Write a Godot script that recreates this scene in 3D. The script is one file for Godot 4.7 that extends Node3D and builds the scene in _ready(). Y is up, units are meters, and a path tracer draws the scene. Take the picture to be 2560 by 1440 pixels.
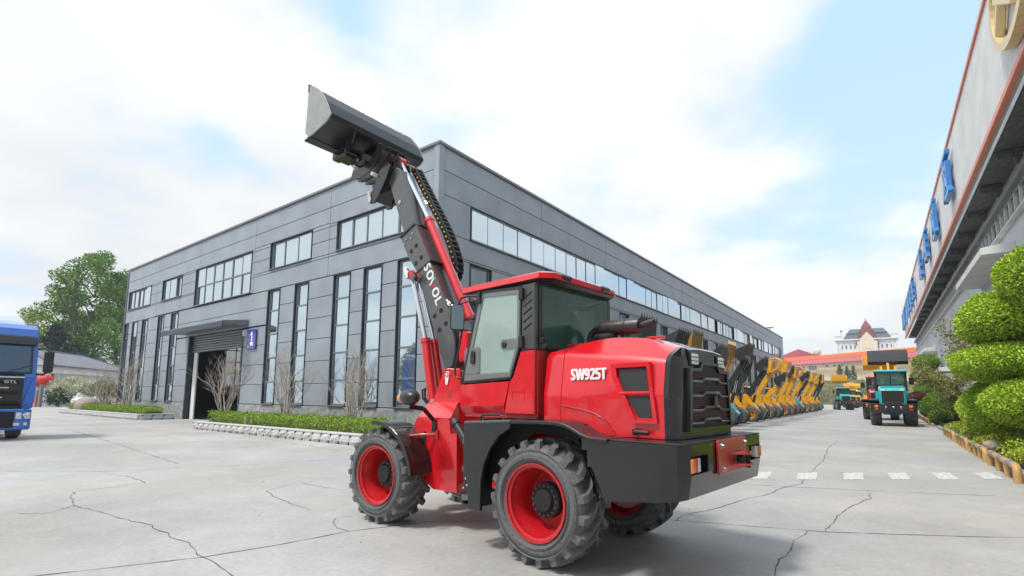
extends Node3D
# A factory yard with a red telescopic wheel loader. World axes: -Z runs along the long hall front, -X along its gable, metres, y up.

class MB:
	# collects triangles; faces are given counter-clockwise seen from outside
	var v := PackedVector3Array()
	var n := PackedVector3Array()
	var col := PackedColorArray()
	var uv := PackedVector2Array()
	var xf := Transform3D.IDENTITY
	var c := Color(1, 1, 1)
	var flip := false
	func at(t: Transform3D) -> MB:
		xf = t
		flip = t.basis.determinant() < 0.0
		return self
	func trin(a: Vector3, b: Vector3, d: Vector3, na: Vector3, nb: Vector3, nd: Vector3) -> void:
		var B := xf.basis
		if flip:
			v.append_array([xf * a, xf * b, xf * d])
			n.append_array([B * na, B * nb, B * nd])
		else:
			v.append_array([xf * a, xf * d, xf * b])
			n.append_array([B * na, B * nd, B * nb])
		col.append_array([c, c, c])
	func tri(a: Vector3, b: Vector3, d: Vector3) -> void:
		var k := (b - a).cross(d - a)
		if k.length_squared() < 1e-18:
			return
		k = k.normalized()
		trin(a, b, d, k, k, k)
	func quad(a: Vector3, b: Vector3, d: Vector3, e: Vector3) -> void:
		tri(a, b, d)
		tri(a, d, e)
	func quadn(a: Vector3, b: Vector3, d: Vector3, e: Vector3, na: Vector3, nb: Vector3, nd: Vector3, ne: Vector3) -> void:
		trin(a, b, d, na, nb, nd)
		trin(a, d, e, na, nd, ne)
	func box(o: Vector3, s: Vector3, bev := 0.0) -> MB:
		var h := s * 0.5
		if bev <= 0.0:
			for ax in 3:
				for sg in [-1.0, 1.0]:
					var w := Vector3.ZERO
					w[ax] = sg * h[ax]
					var a := Vector3.ZERO
					a[(ax + 1) % 3] = h[(ax + 1) % 3]
					var b := Vector3.ZERO
					b[(ax + 2) % 3] = h[(ax + 2) % 3] * sg
					quad(o + w - a - b, o + w + a - b, o + w + a + b, o + w - a + b)
			return self
		bev = minf(bev, minf(h.x, minf(h.y, h.z)) * 0.9)
		for ax in 3:
			var u := (ax + 1) % 3
			var t := (ax + 2) % 3
			for sg in [-1.0, 1.0]:
				var w := Vector3.ZERO
				w[ax] = sg * h[ax]
				var a := Vector3.ZERO
				a[u] = h[u] - bev
				var b := Vector3.ZERO
				b[t] = (h[t] - bev) * sg
				quad(o + w - a - b, o + w + a - b, o + w + a + b, o + w - a + b)
			for s1 in [-1.0, 1.0]:
				for s2 in [-1.0, 1.0]:
					# edge along ax between faces +-u and +-t
					var e0 := Vector3.ZERO
					e0[u] = s1 * h[u]
					e0[t] = s2 * (h[t] - bev)
					var e1 := Vector3.ZERO
					e1[u] = s1 * (h[u] - bev)
					e1[t] = s2 * h[t]
					var l := Vector3.ZERO
					l[ax] = h[ax] - bev
					if s1 * s2 > 0.0:
						quad(o + e0 - l, o + e1 - l, o + e1 + l, o + e0 + l)
					else:
						quad(o + e1 - l, o + e0 - l, o + e0 + l, o + e1 + l)
		for sx in [-1.0, 1.0]:
			for sy in [-1.0, 1.0]:
				for sz in [-1.0, 1.0]:
					var p := Vector3(sx * h.x, sy * (h.y - bev), sz * (h.z - bev))
					var q := Vector3(sx * (h.x - bev), sy * h.y, sz * (h.z - bev))
					var r := Vector3(sx * (h.x - bev), sy * (h.y - bev), sz * h.z)
					if sx * sy * sz > 0.0:
						tri(o + p, o + q, o + r)
					else:
						tri(o + p, o + r, o + q)
		return self
	func bar(a: Vector3, b: Vector3, w: float, h: float, bev := 0.0, side := Vector3.BACK) -> MB:
		# a box from a to b, h across `side`'s normal and w along `side`
		var keep := xf
		var kf := flip
		var x := (b - a).normalized()
		var z := (side - x * side.dot(x))
		if z.length() < 1e-4:
			z = Vector3.RIGHT - x * x.x
		z = z.normalized()
		var y := z.cross(x)
		xf = keep * Transform3D(Basis(x, y, z), (a + b) * 0.5)
		box(Vector3.ZERO, Vector3(a.distance_to(b), h, w), bev)
		xf = keep
		flip = kf
		return self
	static func inset(p: PackedVector2Array, d: float) -> PackedVector2Array:
		var o := PackedVector2Array()
		var k := p.size()
		for i in k:
			var e0 := (p[i] - p[(i + k - 1) % k]).normalized()
			var e1 := (p[(i + 1) % k] - p[i]).normalized()
			var n0 := Vector2(-e0.y, e0.x)
			var n1 := Vector2(-e1.y, e1.x)
			var m := (n0 + n1)
			var q := m.length_squared()
			o.append(p[i] + (m * (2.0 / q) * d if q > 0.3 else n0 * d))
		return o
	func prism(pts: Array, z0: float, z1: float, bev := 0.0) -> MB:
		# polygon in XY, extruded along Z from z0 to z1
		var p := PackedVector2Array(pts)
		if Geometry2D.is_polygon_clockwise(p):
			p.reverse()
		# Godot's y-down test: make sure that the area is positive
		var ar := 0.0
		for i in p.size():
			ar += p[i].cross(p[(i + 1) % p.size()])
		if ar < 0.0:
			p.reverse()
		var q := inset(p, bev) if bev > 0.0 else p
		var ids := Geometry2D.triangulate_polygon(q)
		for i in range(0, ids.size(), 3):
			var a := q[ids[i]]
			var b := q[ids[i + 1]]
			var d := q[ids[i + 2]]
			if (b - a).cross(d - a) < 0.0:
				var s := b
				b = d
				d = s
			tri(Vector3(a.x, a.y, z1), Vector3(b.x, b.y, z1), Vector3(d.x, d.y, z1))
			tri(Vector3(a.x, a.y, z0), Vector3(d.x, d.y, z0), Vector3(b.x, b.y, z0))
		var k := p.size()
		for i in k:
			var j := (i + 1) % k
			var lo := z0 + bev
			var hi := z1 - bev
			quad(Vector3(p[i].x, p[i].y, lo), Vector3(p[j].x, p[j].y, lo), Vector3(p[j].x, p[j].y, hi), Vector3(p[i].x, p[i].y, hi))
			if bev > 0.0:
				quad(Vector3(p[i].x, p[i].y, hi), Vector3(p[j].x, p[j].y, hi), Vector3(q[j].x, q[j].y, z1), Vector3(q[i].x, q[i].y, z1))
				quad(Vector3(q[i].x, q[i].y, z0), Vector3(q[j].x, q[j].y, z0), Vector3(p[j].x, p[j].y, lo), Vector3(p[i].x, p[i].y, lo))
		return self
	func loft(rings: Array, caps := true) -> MB:
		# closed rings of equal size, each counter-clockwise seen against the direction of travel (from the last ring)
		var k: int = rings[0].size()
		for r in rings.size() - 1:
			var a: Array = rings[r]
			var b: Array = rings[r + 1]
			for i in k:
				var j := (i + 1) % k
				quad(a[i], a[j], b[j], b[i])
		if caps:
			for e in 2:
				var g: Array = rings[0] if e == 0 else rings[-1]
				var o := Vector3.ZERO
				for q in g:
					o += q
				o /= k
				for i in k:
					var j := (i + 1) % k
					if e == 0:
						tri(o, g[j], g[i])
					else:
						tri(o, g[i], g[j])
		return self
	func tube(path: Array, rad, seg := 8, caps := true) -> MB:
		var k := path.size()
		var prev := Vector3.ZERO
		var rings := []
		var nrm := []
		for i in k:
			var d: Vector3 = ((path[mini(i + 1, k - 1)] - path[maxi(i - 1, 0)]) as Vector3).normalized()
			if prev == Vector3.ZERO:
				prev = d.cross(Vector3.UP if absf(d.y) < 0.9 else Vector3.RIGHT).normalized()
			prev = (prev - d * prev.dot(d)).normalized()
			var w := d.cross(prev)
			var r: float = rad[i] if rad is Array else rad
			var ring := []
			var nn := []
			for s in seg:
				var t := TAU * s / seg
				var o := prev * cos(t) + w * sin(t)
				ring.append(path[i] + o * r)
				nn.append(o)
			rings.append(ring)
			nrm.append(nn)
		for i in k - 1:
			for s in seg:
				var t := (s + 1) % seg
				quadn(rings[i][s], rings[i][t], rings[i + 1][t], rings[i + 1][s], nrm[i][s], nrm[i][t], nrm[i + 1][t], nrm[i + 1][s])
		if caps:
			for s in seg:
				var t := (s + 1) % seg
				tri(path[0], rings[0][t], rings[0][s])
				tri(path[k - 1], rings[k - 1][s], rings[k - 1][t])
		return self
	func cyl(a: Vector3, b: Vector3, r: float, seg := 16) -> MB:
		return tube([a, b], r, seg)
	func lathe(prof: Array, seg := 32, crease := 0.7) -> MB:
		# profile of Vector2(radius, along z), turned round the z axis; the outside lies to the right when walking along it with radius up and z to the right
		var k := prof.size()
		var en := []
		for i in k - 1:
			var e: Vector2 = (prof[i + 1] - prof[i]).normalized()
			en.append(Vector2(e.y, -e.x))
		for i in k - 1:
			var n0: Vector2 = en[i]
			var n1: Vector2 = en[i]
			if i > 0 and en[i].dot(en[i - 1]) > crease:
				n0 = (en[i] + en[i - 1]).normalized()
			if i < k - 2 and en[i].dot(en[i + 1]) > crease:
				n1 = (en[i] + en[i + 1]).normalized()
			var p: Vector2 = prof[i]
			var q: Vector2 = prof[i + 1]
			for s in seg:
				var t0 := TAU * s / seg
				var t1 := TAU * (s + 1) / seg
				var c0 := cos(t0)
				var s0 := sin(t0)
				var c1 := cos(t1)
				var s1 := sin(t1)
				quadn(Vector3(p.x * c0, p.x * s0, p.y), Vector3(p.x * c1, p.x * s1, p.y), Vector3(q.x * c1, q.x * s1, q.y), Vector3(q.x * c0, q.x * s0, q.y),
					Vector3(n0.x * c0, n0.x * s0, n0.y), Vector3(n0.x * c1, n0.x * s1, n0.y), Vector3(n1.x * c1, n1.x * s1, n1.y), Vector3(n1.x * c0, n1.x * s0, n1.y))
		return self
	func ball(o: Vector3, r: Vector3, seg := 16, rings := 10, noise: FastNoiseLite = null, amp := 0.0) -> MB:
		var g := []
		for i in rings + 1:
			var a := PI * i / rings
			var row := []
			for s in seg:
				var t := TAU * s / seg
				var d := Vector3(sin(a) * cos(t), cos(a), sin(a) * sin(t))
				var m := 1.0
				if noise:
					m += amp * noise.get_noise_3dv((o + d * r) * 1.0)
				row.append([o + d * r * m, (d / r).normalized()])
			g.append(row)
		for i in rings:
			for s in seg:
				var t := (s + 1) % seg
				var a = g[i][s]
				var b = g[i][t]
				var e = g[i + 1][t]
				var f = g[i + 1][s]
				if i > 0:
					trin(a[0], b[0], e[0], a[1], b[1], e[1])
				if i < rings - 1:
					trin(a[0], e[0], f[0], a[1], e[1], f[1])
		return self
	func leaf(p: Vector3, d: Vector3, w: Vector3, shade: Color) -> void:
		# a small pointed leaf: length along d, half width w
		var q := p + d * 0.45
		var k := w.cross(d).normalized()
		v.append_array([p, q - w, p + d, p, p + d, q + w])
		n.append_array([k, k, k, k, k, k])
		col.append_array([shade, shade, shade, shade, shade, shade])
	func smooth(deg := 35.0) -> MB:
		# one normal for corners that meet at less than deg
		var lim := cos(deg_to_rad(deg))
		var by := {}
		for i in v.size():
			var key := Vector3i((v[i] * 4000.0).round())
			if not by.has(key):
				by[key] = []
			by[key].append(i)
		var o := PackedVector3Array()
		o.resize(n.size())
		var fa := PackedFloat32Array()
		fa.resize(v.size() / 3)
		for t in fa.size():
			fa[t] = (v[t * 3 + 1] - v[t * 3]).cross(v[t * 3 + 2] - v[t * 3]).length()
		for key in by:
			for i in by[key]:
				var s := Vector3.ZERO
				for j in by[key]:
					if n[i].dot(n[j]) > lim:
						s += n[j] * fa[j / 3]
				o[i] = s.normalized() if s.length_squared() > 1e-20 else n[i]
		n = o
		return self
	func mesh() -> ArrayMesh:
		var a := []
		a.resize(Mesh.ARRAY_MAX)
		a[Mesh.ARRAY_VERTEX] = v
		for i in n.size():
			n[i] = n[i].normalized()
		a[Mesh.ARRAY_NORMAL] = n
		a[Mesh.ARRAY_COLOR] = col
		if uv.size() == v.size():
			a[Mesh.ARRAY_TEX_UV] = uv
		var m := ArrayMesh.new()
		if v.size():
			m.add_surface_from_arrays(Mesh.PRIMITIVE_TRIANGLES, a)
		return m

var M := {}
var rng := RandomNumberGenerator.new()
var taken := {}

func V(x: float, y: float, z := 0.0) -> Vector3:
	return Vector3(x, y, z)

func lin(r: float, g: float, b: float) -> Color:
	return Color(r, g, b).linear_to_srgb()

func numbered(nm: String) -> String:
	taken[nm] = taken.get(nm, -1) + 1
	return nm if taken[nm] == 0 else "%s_%03d" % [nm, taken[nm]]

func tag(o: Node, label: String, cat := "", group := "", kind := "") -> Node:
	if label:
		o.set_meta("label", label)
	if cat:
		o.set_meta("category", cat)
	if group:
		o.set_meta("group", group)
	if kind:
		o.set_meta("kind", kind)
	return o

func thing(nm: String, label: String, cat: String, pos := Vector3.ZERO, turn := 0.0, group := "") -> Node3D:
	var o := Node3D.new()
	o.name = numbered(nm)
	add_child(o)
	o.position = pos
	o.rotation.y = turn
	tag(o, label, cat, group)
	return o

func part(par: Node3D, nm: String, m, mat: Material, xf := Transform3D.IDENTITY) -> MeshInstance3D:
	var o := MeshInstance3D.new()
	o.name = numbered(nm) if par == self else nm
	o.mesh = m.mesh() if m is MB else m
	o.material_override = mat
	o.transform = xf
	par.add_child(o, true)
	return o

func hub_node(par: Node3D, nm: String, xf := Transform3D.IDENTITY) -> Node3D:
	var o := Node3D.new()
	o.name = nm
	o.transform = xf
	par.add_child(o, true)
	return o

func struct(nm: String, m, mat: Material, xf := Transform3D.IDENTITY) -> MeshInstance3D:
	var o := part(self, nm, m, mat, xf)
	o.set_meta("kind", "structure")
	return o

func copy(o: Node3D, label: String) -> Node3D:
	var r: Node3D = o.duplicate()
	r.name = numbered(String(o.name).rstrip("0123456789").trim_suffix("_") if String(o.name).right(3).is_valid_int() else String(o.name))
	add_child(r)
	r.set_meta("label", label)
	return r

func move(x: float, y: float, z: float, ry := 0.0) -> Transform3D:
	return Transform3D(Basis(Vector3.UP, ry), Vector3(x, y, z))

func arc(cx: float, cy: float, r: float, a0: float, a1: float, k: int) -> Array:
	var o := []
	for i in k + 1:
		var t := deg_to_rad(lerpf(a0, a1, float(i) / k))
		o.append(Vector2(cx + r * cos(t), cy + r * sin(t)))
	return o

func rrect(x0: float, y0: float, x1: float, y1: float, r: float, k := 3) -> Array:
	return arc(x1 - r, y0 + r, r, -90, 0, k) + arc(x1 - r, y1 - r, r, 0, 90, k) + arc(x0 + r, y1 - r, r, 90, 180, k) + arc(x0 + r, y0 + r, r, 180, 270, k)

func lettering(par: Node3D, nm: String, s: String, size: float, depth: float, mat: Material, xf: Transform3D, wide := 1.0, bold := 800) -> MeshInstance3D:
	var f := SystemFont.new()
	f.font_names = PackedStringArray(["Droid Sans"])
	f.font_weight = bold
	var t := TextMesh.new()
	t.text = s
	t.font = f
	t.font_size = 64
	t.pixel_size = size / 64.0 * 1.37
	t.depth = depth
	var o := part(par, nm, t, mat, xf * Transform3D(Basis.from_scale(Vector3(wide, 1, 1)), Vector3.ZERO))
	return o

# ---------------------------------------------------------------- materials
func noise_tex(seed_: int, freq: float, size := 512, ramp = null, oct := 4, kind := FastNoiseLite.TYPE_SIMPLEX_SMOOTH) -> NoiseTexture2D:
	var f := FastNoiseLite.new()
	f.seed = seed_
	f.frequency = freq
	f.noise_type = kind
	f.fractal_octaves = oct
	var t := NoiseTexture2D.new()
	t.width = size
	t.height = size
	t.seamless = true
	t.noise = f
	if ramp:
		var g := Gradient.new()
		g.offsets = PackedFloat32Array([0.0, 1.0])
		g.colors = PackedColorArray(ramp)
		t.color_ramp = g
	return t

func mat(nm: String, c: Color, rough := 0.6, metal := 0.0, coat := 0.0, tex = null, scale := 1.0, bump = null, bump_cm := 0.0) -> StandardMaterial3D:
	var m := StandardMaterial3D.new()
	m.resource_name = nm
	m.albedo_color = c
	m.roughness = rough
	m.metallic = metal
	if coat > 0.0:
		m.clearcoat_enabled = true
		m.clearcoat = coat
		m.clearcoat_roughness = 0.04
	if tex:
		m.albedo_texture = tex
		m.uv1_triplanar = true
		m.uv1_scale = Vector3.ONE * scale
	if bump:
		m.heightmap_enabled = true
		m.heightmap_texture = bump
		m.heightmap_scale = bump_cm
		m.uv1_triplanar = true
		m.uv1_scale = Vector3.ONE * scale
	M[nm] = m
	return m

func make_materials() -> void:
	var soft := noise_tex(3, 0.006, 512, [Color(0.9, 0.9, 0.9), Color(1, 1, 1)], 5)
	var grime := noise_tex(5, 0.012, 512, [Color(0.62, 0.6, 0.58), Color(1, 1, 1)], 5)
	var fine := noise_tex(9, 0.09, 512, null, 3)
	var coarse := noise_tex(11, 0.02, 512, null, 5)
	var dust := noise_tex(15, 0.02, 512, [Color(0.7, 0.7, 0.7), Color(1, 1, 1)], 5)
	mat("red", lin(0.74, 0.005, 0.014), 0.3, 0.0, 1.0, soft, 0.7)
	mat("red_wheel", lin(0.66, 0.007, 0.014), 0.4, 0.0, 0.5, dust, 3.0)
	mat("red_plate", lin(0.42, 0.03, 0.025), 0.35, 0.0, 0.5)
	mat("gloss_black", lin(0.012, 0.0125, 0.013), 0.13, 0.0, 0.35)
	mat("satin_black", lin(0.018, 0.019, 0.021), 0.42, 0.0, 0.35, dust, 1.5)
	mat("matt_black", lin(0.02, 0.021, 0.022), 0.75, 0.0, 0.0, dust, 2.0)
	mat("boom_grey", lin(0.085, 0.088, 0.093), 0.34, 0.0, 0.7, soft, 1.0)
	mat("bucket_grey", lin(0.022, 0.023, 0.025), 0.38, 0.0, 0.0, soft, 1.0)
	mat("bucket_end", lin(0.33, 0.34, 0.34), 0.35, 0.3, 0.4, soft, 1.0)
	mat("fin_red", lin(0.1, 0.012, 0.012), 0.4)
	mat("rubber", lin(0.17, 0.173, 0.175), 0.7, 0.0, 0.0, dust, 2.2)
	mat("rubber_far", lin(0.17, 0.173, 0.175), 0.8, 0.0, 0.0, dust, 2.0)
	mat("chrome", lin(0.75, 0.76, 0.78), 0.18, 1.0)
	mat("steel", lin(0.5, 0.5, 0.5), 0.35, 1.0)
	mat("muffler", lin(0.1, 0.098, 0.1), 0.42, 0.6, 0.0, dust, 3.0)
	mat("white_print", lin(0.82, 0.82, 0.84), 0.45)
	mat("frit", lin(0.17, 0.172, 0.175), 0.3, 0.0, 0.6)
	mat("pillar_grey", lin(0.06, 0.06, 0.062), 0.4, 0.0, 0.4)
	mat("seam_dark", lin(0.012, 0.012, 0.012), 0.9)
	mat("amber", lin(0.85, 0.22, 0.01), 0.12, 0.0, 1.0)
	mat("lens_red", lin(0.6, 0.05, 0.02), 0.12, 0.0, 1.0)
	mat("lens_clear", lin(0.75, 0.76, 0.74), 0.1, 0.2, 1.0)
	mat("yellow", lin(0.85, 0.42, 0.012), 0.4, 0.0, 0.6, soft, 0.8)
	mat("ochre", lin(0.42, 0.23, 0.04), 0.5, 0.0, 0.3, dust, 1.0)
	mat("teal", lin(0.015, 0.48, 0.5), 0.35, 0.0, 0.8, soft, 0.8)
	mat("dark_bucket", lin(0.03, 0.031, 0.034), 0.5, 0.0, 0.3, dust, 0.8)
	mat("link_yellow", lin(0.75, 0.5, 0.04), 0.5)
	mat("plastic_black", lin(0.02, 0.02, 0.02), 0.5)
	mat("truck_blue", lin(0.012, 0.14, 0.55), 0.3, 0.0, 1.0)
	mat("white_paint", lin(0.8, 0.8, 0.8), 0.3, 0.0, 1.0)
	mat("red_car", lin(0.45, 0.02, 0.03), 0.3, 0.0, 1.0)
	mat("deflector", lin(0.42, 0.5, 0.62), 0.3, 0.0, 0.5)
	mat("panel_grey", lin(0.335, 0.375, 0.42), 0.5, 0.15, 0.0, soft, 0.13)
	mat("panel_grey_b", lin(0.325, 0.362, 0.405), 0.5, 0.15, 0.0, soft, 0.17)
	mat("frame_navy", lin(0.035, 0.045, 0.06), 0.4, 0.2)
	mat("frame_grey", lin(0.2, 0.21, 0.23), 0.4, 0.3)
	mat("plinth", lin(0.44, 0.45, 0.455), 0.85, 0.0, 0.0, dust, 0.35)
	mat("interior", lin(0.3, 0.31, 0.32), 0.9)
	mat("curtain", lin(0.3, 0.33, 0.34), 0.9)
	mat("floor_inside", lin(0.14, 0.2, 0.17), 0.4, 0.0, 0.3)
	mat("cardboard", lin(0.38, 0.27, 0.16), 0.9, 0.0, 0.0, dust, 1.0)
	mat("sign_blue", lin(0.05, 0.055, 0.36), 0.35, 0.0, 0.4)
	mat("fascia_white", lin(0.76, 0.765, 0.765), 0.6, 0.0, 0.0, soft, 0.1)
	mat("fascia_orange", lin(0.72, 0.2, 0.1), 0.5, 0.0, 0.2)
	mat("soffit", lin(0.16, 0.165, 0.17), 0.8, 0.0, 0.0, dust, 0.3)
	mat("letter_blue", lin(0.03, 0.2, 0.52), 0.35, 0.0, 0.4)
	mat("gold", lin(0.72, 0.56, 0.3), 0.45, 0.2, 0.2)
	mat("wall_pale", lin(0.62, 0.66, 0.7), 0.7, 0.0, 0.0, soft, 0.1)
	mat("wall_white", lin(0.78, 0.78, 0.76), 0.8, 0.0, 0.0, soft, 0.2)
	mat("cream", lin(0.84, 0.7, 0.46), 0.85, 0.0, 0.0, soft, 0.06)
	mat("cream_pale", lin(0.76, 0.68, 0.55), 0.85, 0.0, 0.0, soft, 0.06)
	mat("roof_pink", lin(0.62, 0.15, 0.18), 0.6, 0.0, 0.0, dust, 0.1)
	mat("roof_crimson", lin(0.42, 0.03, 0.06), 0.6, 0.0, 0.0, dust, 0.1)
	mat("roof_rust", lin(0.3, 0.07, 0.055), 0.7, 0.0, 0.0, dust, 0.15)
	mat("beam_orange", lin(0.85, 0.2, 0.06), 0.5)
	mat("slate", lin(0.14, 0.19, 0.23), 0.7, 0.0, 0.0, dust, 0.2)
	mat("tile_grey", lin(0.3, 0.31, 0.35), 0.6, 0.0, 0.0, dust, 0.3)
	mat("far_glass", lin(0.2, 0.28, 0.34), 0.1, 0.4)
	mat("bark_pale", lin(0.7, 0.62, 0.54), 0.9, 0.0, 0.0, grime, 2.0)
	mat("bark", lin(0.16, 0.13, 0.1), 0.9, 0.0, 0.0, grime, 1.0)
	mat("stone", lin(0.74, 0.74, 0.735), 0.9, 0.0, 0.0, dust, 1.3, coarse, 0.8)
	mat("rock", lin(0.55, 0.48, 0.4), 0.9, 0.0, 0.0, grime, 1.3, coarse, 3.0)
	mat("soil", lin(0.08, 0.06, 0.04), 0.95, 0.0, 0.0, grime, 1.0)
	mat("guard_yellow", lin(0.72, 0.42, 0.16), 0.5, 0.0, 0.1, dust, 3.0)
	mat("guard_grey", lin(0.2, 0.2, 0.22), 0.6)
	mat("post_teal", lin(0.03, 0.2, 0.28), 0.5)
	mat("lantern", lin(0.6, 0.03, 0.03), 0.6)
	mat("hill", lin(0.2, 0.19, 0.08), 1.0, 0.0, 0.0, grime, 0.05)
	mat("hill_far", lin(0.1, 0.13, 0.1), 1.0, 0.0, 0.0, grime, 0.03)
	mat("paint_white", lin(0.78, 0.78, 0.75), 0.8, 0.0, 0.0, dust, 1.2)
	mat("crack", lin(0.09, 0.088, 0.085), 1.0)
	mat("crack_pale", lin(0.24, 0.235, 0.23), 1.0)
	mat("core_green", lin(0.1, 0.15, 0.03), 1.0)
	var lf := mat("leaf", Color(1, 1, 1), 0.55)
	lf.vertex_color_use_as_albedo = true
	lf.backlight_enabled = true
	lf.backlight = Color(0.35, 0.4, 0.2)
	# coated window glass: mirrors sky and yard, lets little through
	var g := mat("coated_glass", lin(0.56, 0.65, 0.7), 0.03, 0.92)
	g.normal_enabled = true
	g.normal_texture = null
	g.normal_enabled = false
	var wave := noise_tex(21, 0.004, 256, null, 2)
	g.heightmap_enabled = true
	g.heightmap_texture = wave
	g.heightmap_scale = 0.6
	g.uv1_triplanar = true
	g.uv1_scale = Vector3.ONE * 0.15
	var d := mat("dim_glass", lin(0.25, 0.31, 0.34), 0.03, 0.9)
	d.heightmap_enabled = true
	d.heightmap_texture = wave
	d.heightmap_scale = 0.6
	d.uv1_triplanar = true
	d.uv1_scale = Vector3.ONE * 0.15
	mat("truck_glass", lin(0.1, 0.12, 0.13), 0.04, 0.85)
	for a in [["cab_glass", Color(0.80, 0.9, 0.87, 0.34)], ["rear_glass", Color(0.2, 0.4, 0.34, 0.5)], ["windscreen", Color(0.35, 0.45, 0.46, 0.5)], ["clear_film", Color(0.75, 0.9, 0.82, 0.4)]]:
		var q := mat(a[0], a[1], 0.02)
		q.transparency = BaseMaterial3D.TRANSPARENCY_ALPHA
	# perforated sheet of the engine vents: round holes as relief and print
	var im := Image.create(64, 64, false, Image.FORMAT_RGB8)
	for y in 64:
		for x in 64:
			var e := 1e9
			for o in [Vector2(16, 16), Vector2(48, 48), Vector2(-16, 48), Vector2(80, 16), Vector2(48, -16), Vector2(16, 80)]:
				e = minf(e, Vector2(x, y).distance_to(o))
			var k := 0.12 if e < 11.0 else 1.0
			im.set_pixel(x, y, Color(k, k, k))
	mat("perforated", lin(0.05, 0.052, 0.054), 0.5, 0.2, 0.0, ImageTexture.create_from_image(im), 80.0)
	mat("perforated_far", lin(0.03, 0.026, 0.026), 0.5, 0.2, 0.0, M["perforated"].albedo_texture, 90.0)
	# yard concrete: broad patches, wiped streaks and fine speckle, one 24 m square
	var f1 := FastNoiseLite.new()
	f1.seed = 31
	f1.frequency = 0.006
	f1.fractal_octaves = 5
	var f2 := FastNoiseLite.new()
	f2.seed = 37
	f2.frequency = 0.05
	f2.fractal_octaves = 3
	var i1 := f1.get_seamless_image(1024, 1024)
	var i2 := f2.get_seamless_image(1024, 1024)
	var f3 := FastNoiseLite.new()
	f3.seed = 41
	f3.frequency = 0.35
	var i3 := f3.get_seamless_image(1024, 1024)
	var con := Image.create(1024, 1024, false, Image.FORMAT_RGB8)
	for y in 1024:
		for x in 1024:
			var k := 0.80 + 0.13 * (i1.get_pixel(x, y).r - 0.5) + 0.05 * (i2.get_pixel(x, y).r - 0.5) + 0.09 * (i3.get_pixel(x, y).r - 0.5)
			var w := 0.035 * (i1.get_pixel((x + 500) % 1024, (y + 300) % 1024).r - 0.5)
			con.set_pixel(x, y, Color(k + w, k * 0.99, k * 0.975 - w))
	var cm := mat("concrete", lin(0.62, 0.62, 0.62), 0.72)
	cm.albedo_texture = ImageTexture.create_from_image(con)
	cm.heightmap_enabled = true
	cm.heightmap_texture = fine
	cm.heightmap_scale = 0.2
	cm.uv1_scale = Vector3(1, 1, 1)

# ---------------------------------------------------------------- camera, sky, sun
func sky_image() -> Image:
	var f := FastNoiseLite.new()
	f.seed = 12
	f.frequency = 0.95
	f.fractal_octaves = 6
	f.fractal_gain = 0.52
	var g := FastNoiseLite.new()
	g.seed = 77
	g.frequency = 0.22
	g.fractal_octaves = 3
	var gaps := [[V(0.05, 0.43, -0.9), 0.75, 0.17], [V(0.08, 0.52, -0.85), 0.35, 0.12], [V(-0.67, 0.607, -0.427), 0.45, 0.07], [V(-0.853, 0.414, -0.319), 0.35, 0.07], [V(0.6, 0.5, 0.5), 0.7, 0.2], [V(-0.5, 0.5, 0.7), 0.6, 0.15], [V(0.9, 0.4, -0.3), 0.6, 0.2], [V(-0.1, 0.95, 0.2), 0.5, 0.2]]
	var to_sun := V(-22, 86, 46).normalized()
	for o in gaps:
		o[0] = o[0].normalized()
	var im := Image.create(2048, 1024, false, Image.FORMAT_RGBF)
	for j in 1024:
		var th := PI * (j + 0.5) / 1024.0
		var y := cos(th)
		for i in 2048:
			if y < -0.02:
				im.set_pixel(i, j, Color(0.62, 0.62, 0.62))
				continue
			var ph := TAU * (i + 0.5) / 2048.0
			var d := Vector3(sin(ph) * sin(th), y, -cos(ph) * sin(th))
			var p := Vector3(d.x, 0, d.z) / (maxf(y, 0.0) + 0.22) * 1.5 + Vector3(0, y * 0.8, 0)
			var fine := f.get_noise_3dv(p)
			var q := 0.80 + 0.85 * fine + 0.6 * g.get_noise_3dv(p)
			# openings in the cloud deck
			for o in gaps:
				q -= o[1] * exp(-pow(d.angle_to(o[0]) / o[2], 2.0))
			var k := smoothstep(0.1, 0.8, q)
			var veil := 0.3 + 0.7 * pow(1.0 - maxf(y, 0.0), 3.0)
			var blue := Color(0.36, 0.60, 0.98).lerp(Color(0.72, 0.88, 1.0), veil)
			var puff := 0.86 + 0.14 * fine + 0.2 * g.get_noise_3dv(p * 1.7)
			var white := Color(puff * 0.955, puff * 0.985, puff * 1.005)
			# glow added to the thin cloud round the unseen sun, for brighter paint reflections
			var added_glow := 1.0 + 2.2 * exp(-pow(d.angle_to(to_sun) / 0.33, 2.0))
			im.set_pixel(i, j, blue.lerp(white, k) * added_glow)
	return im

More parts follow.
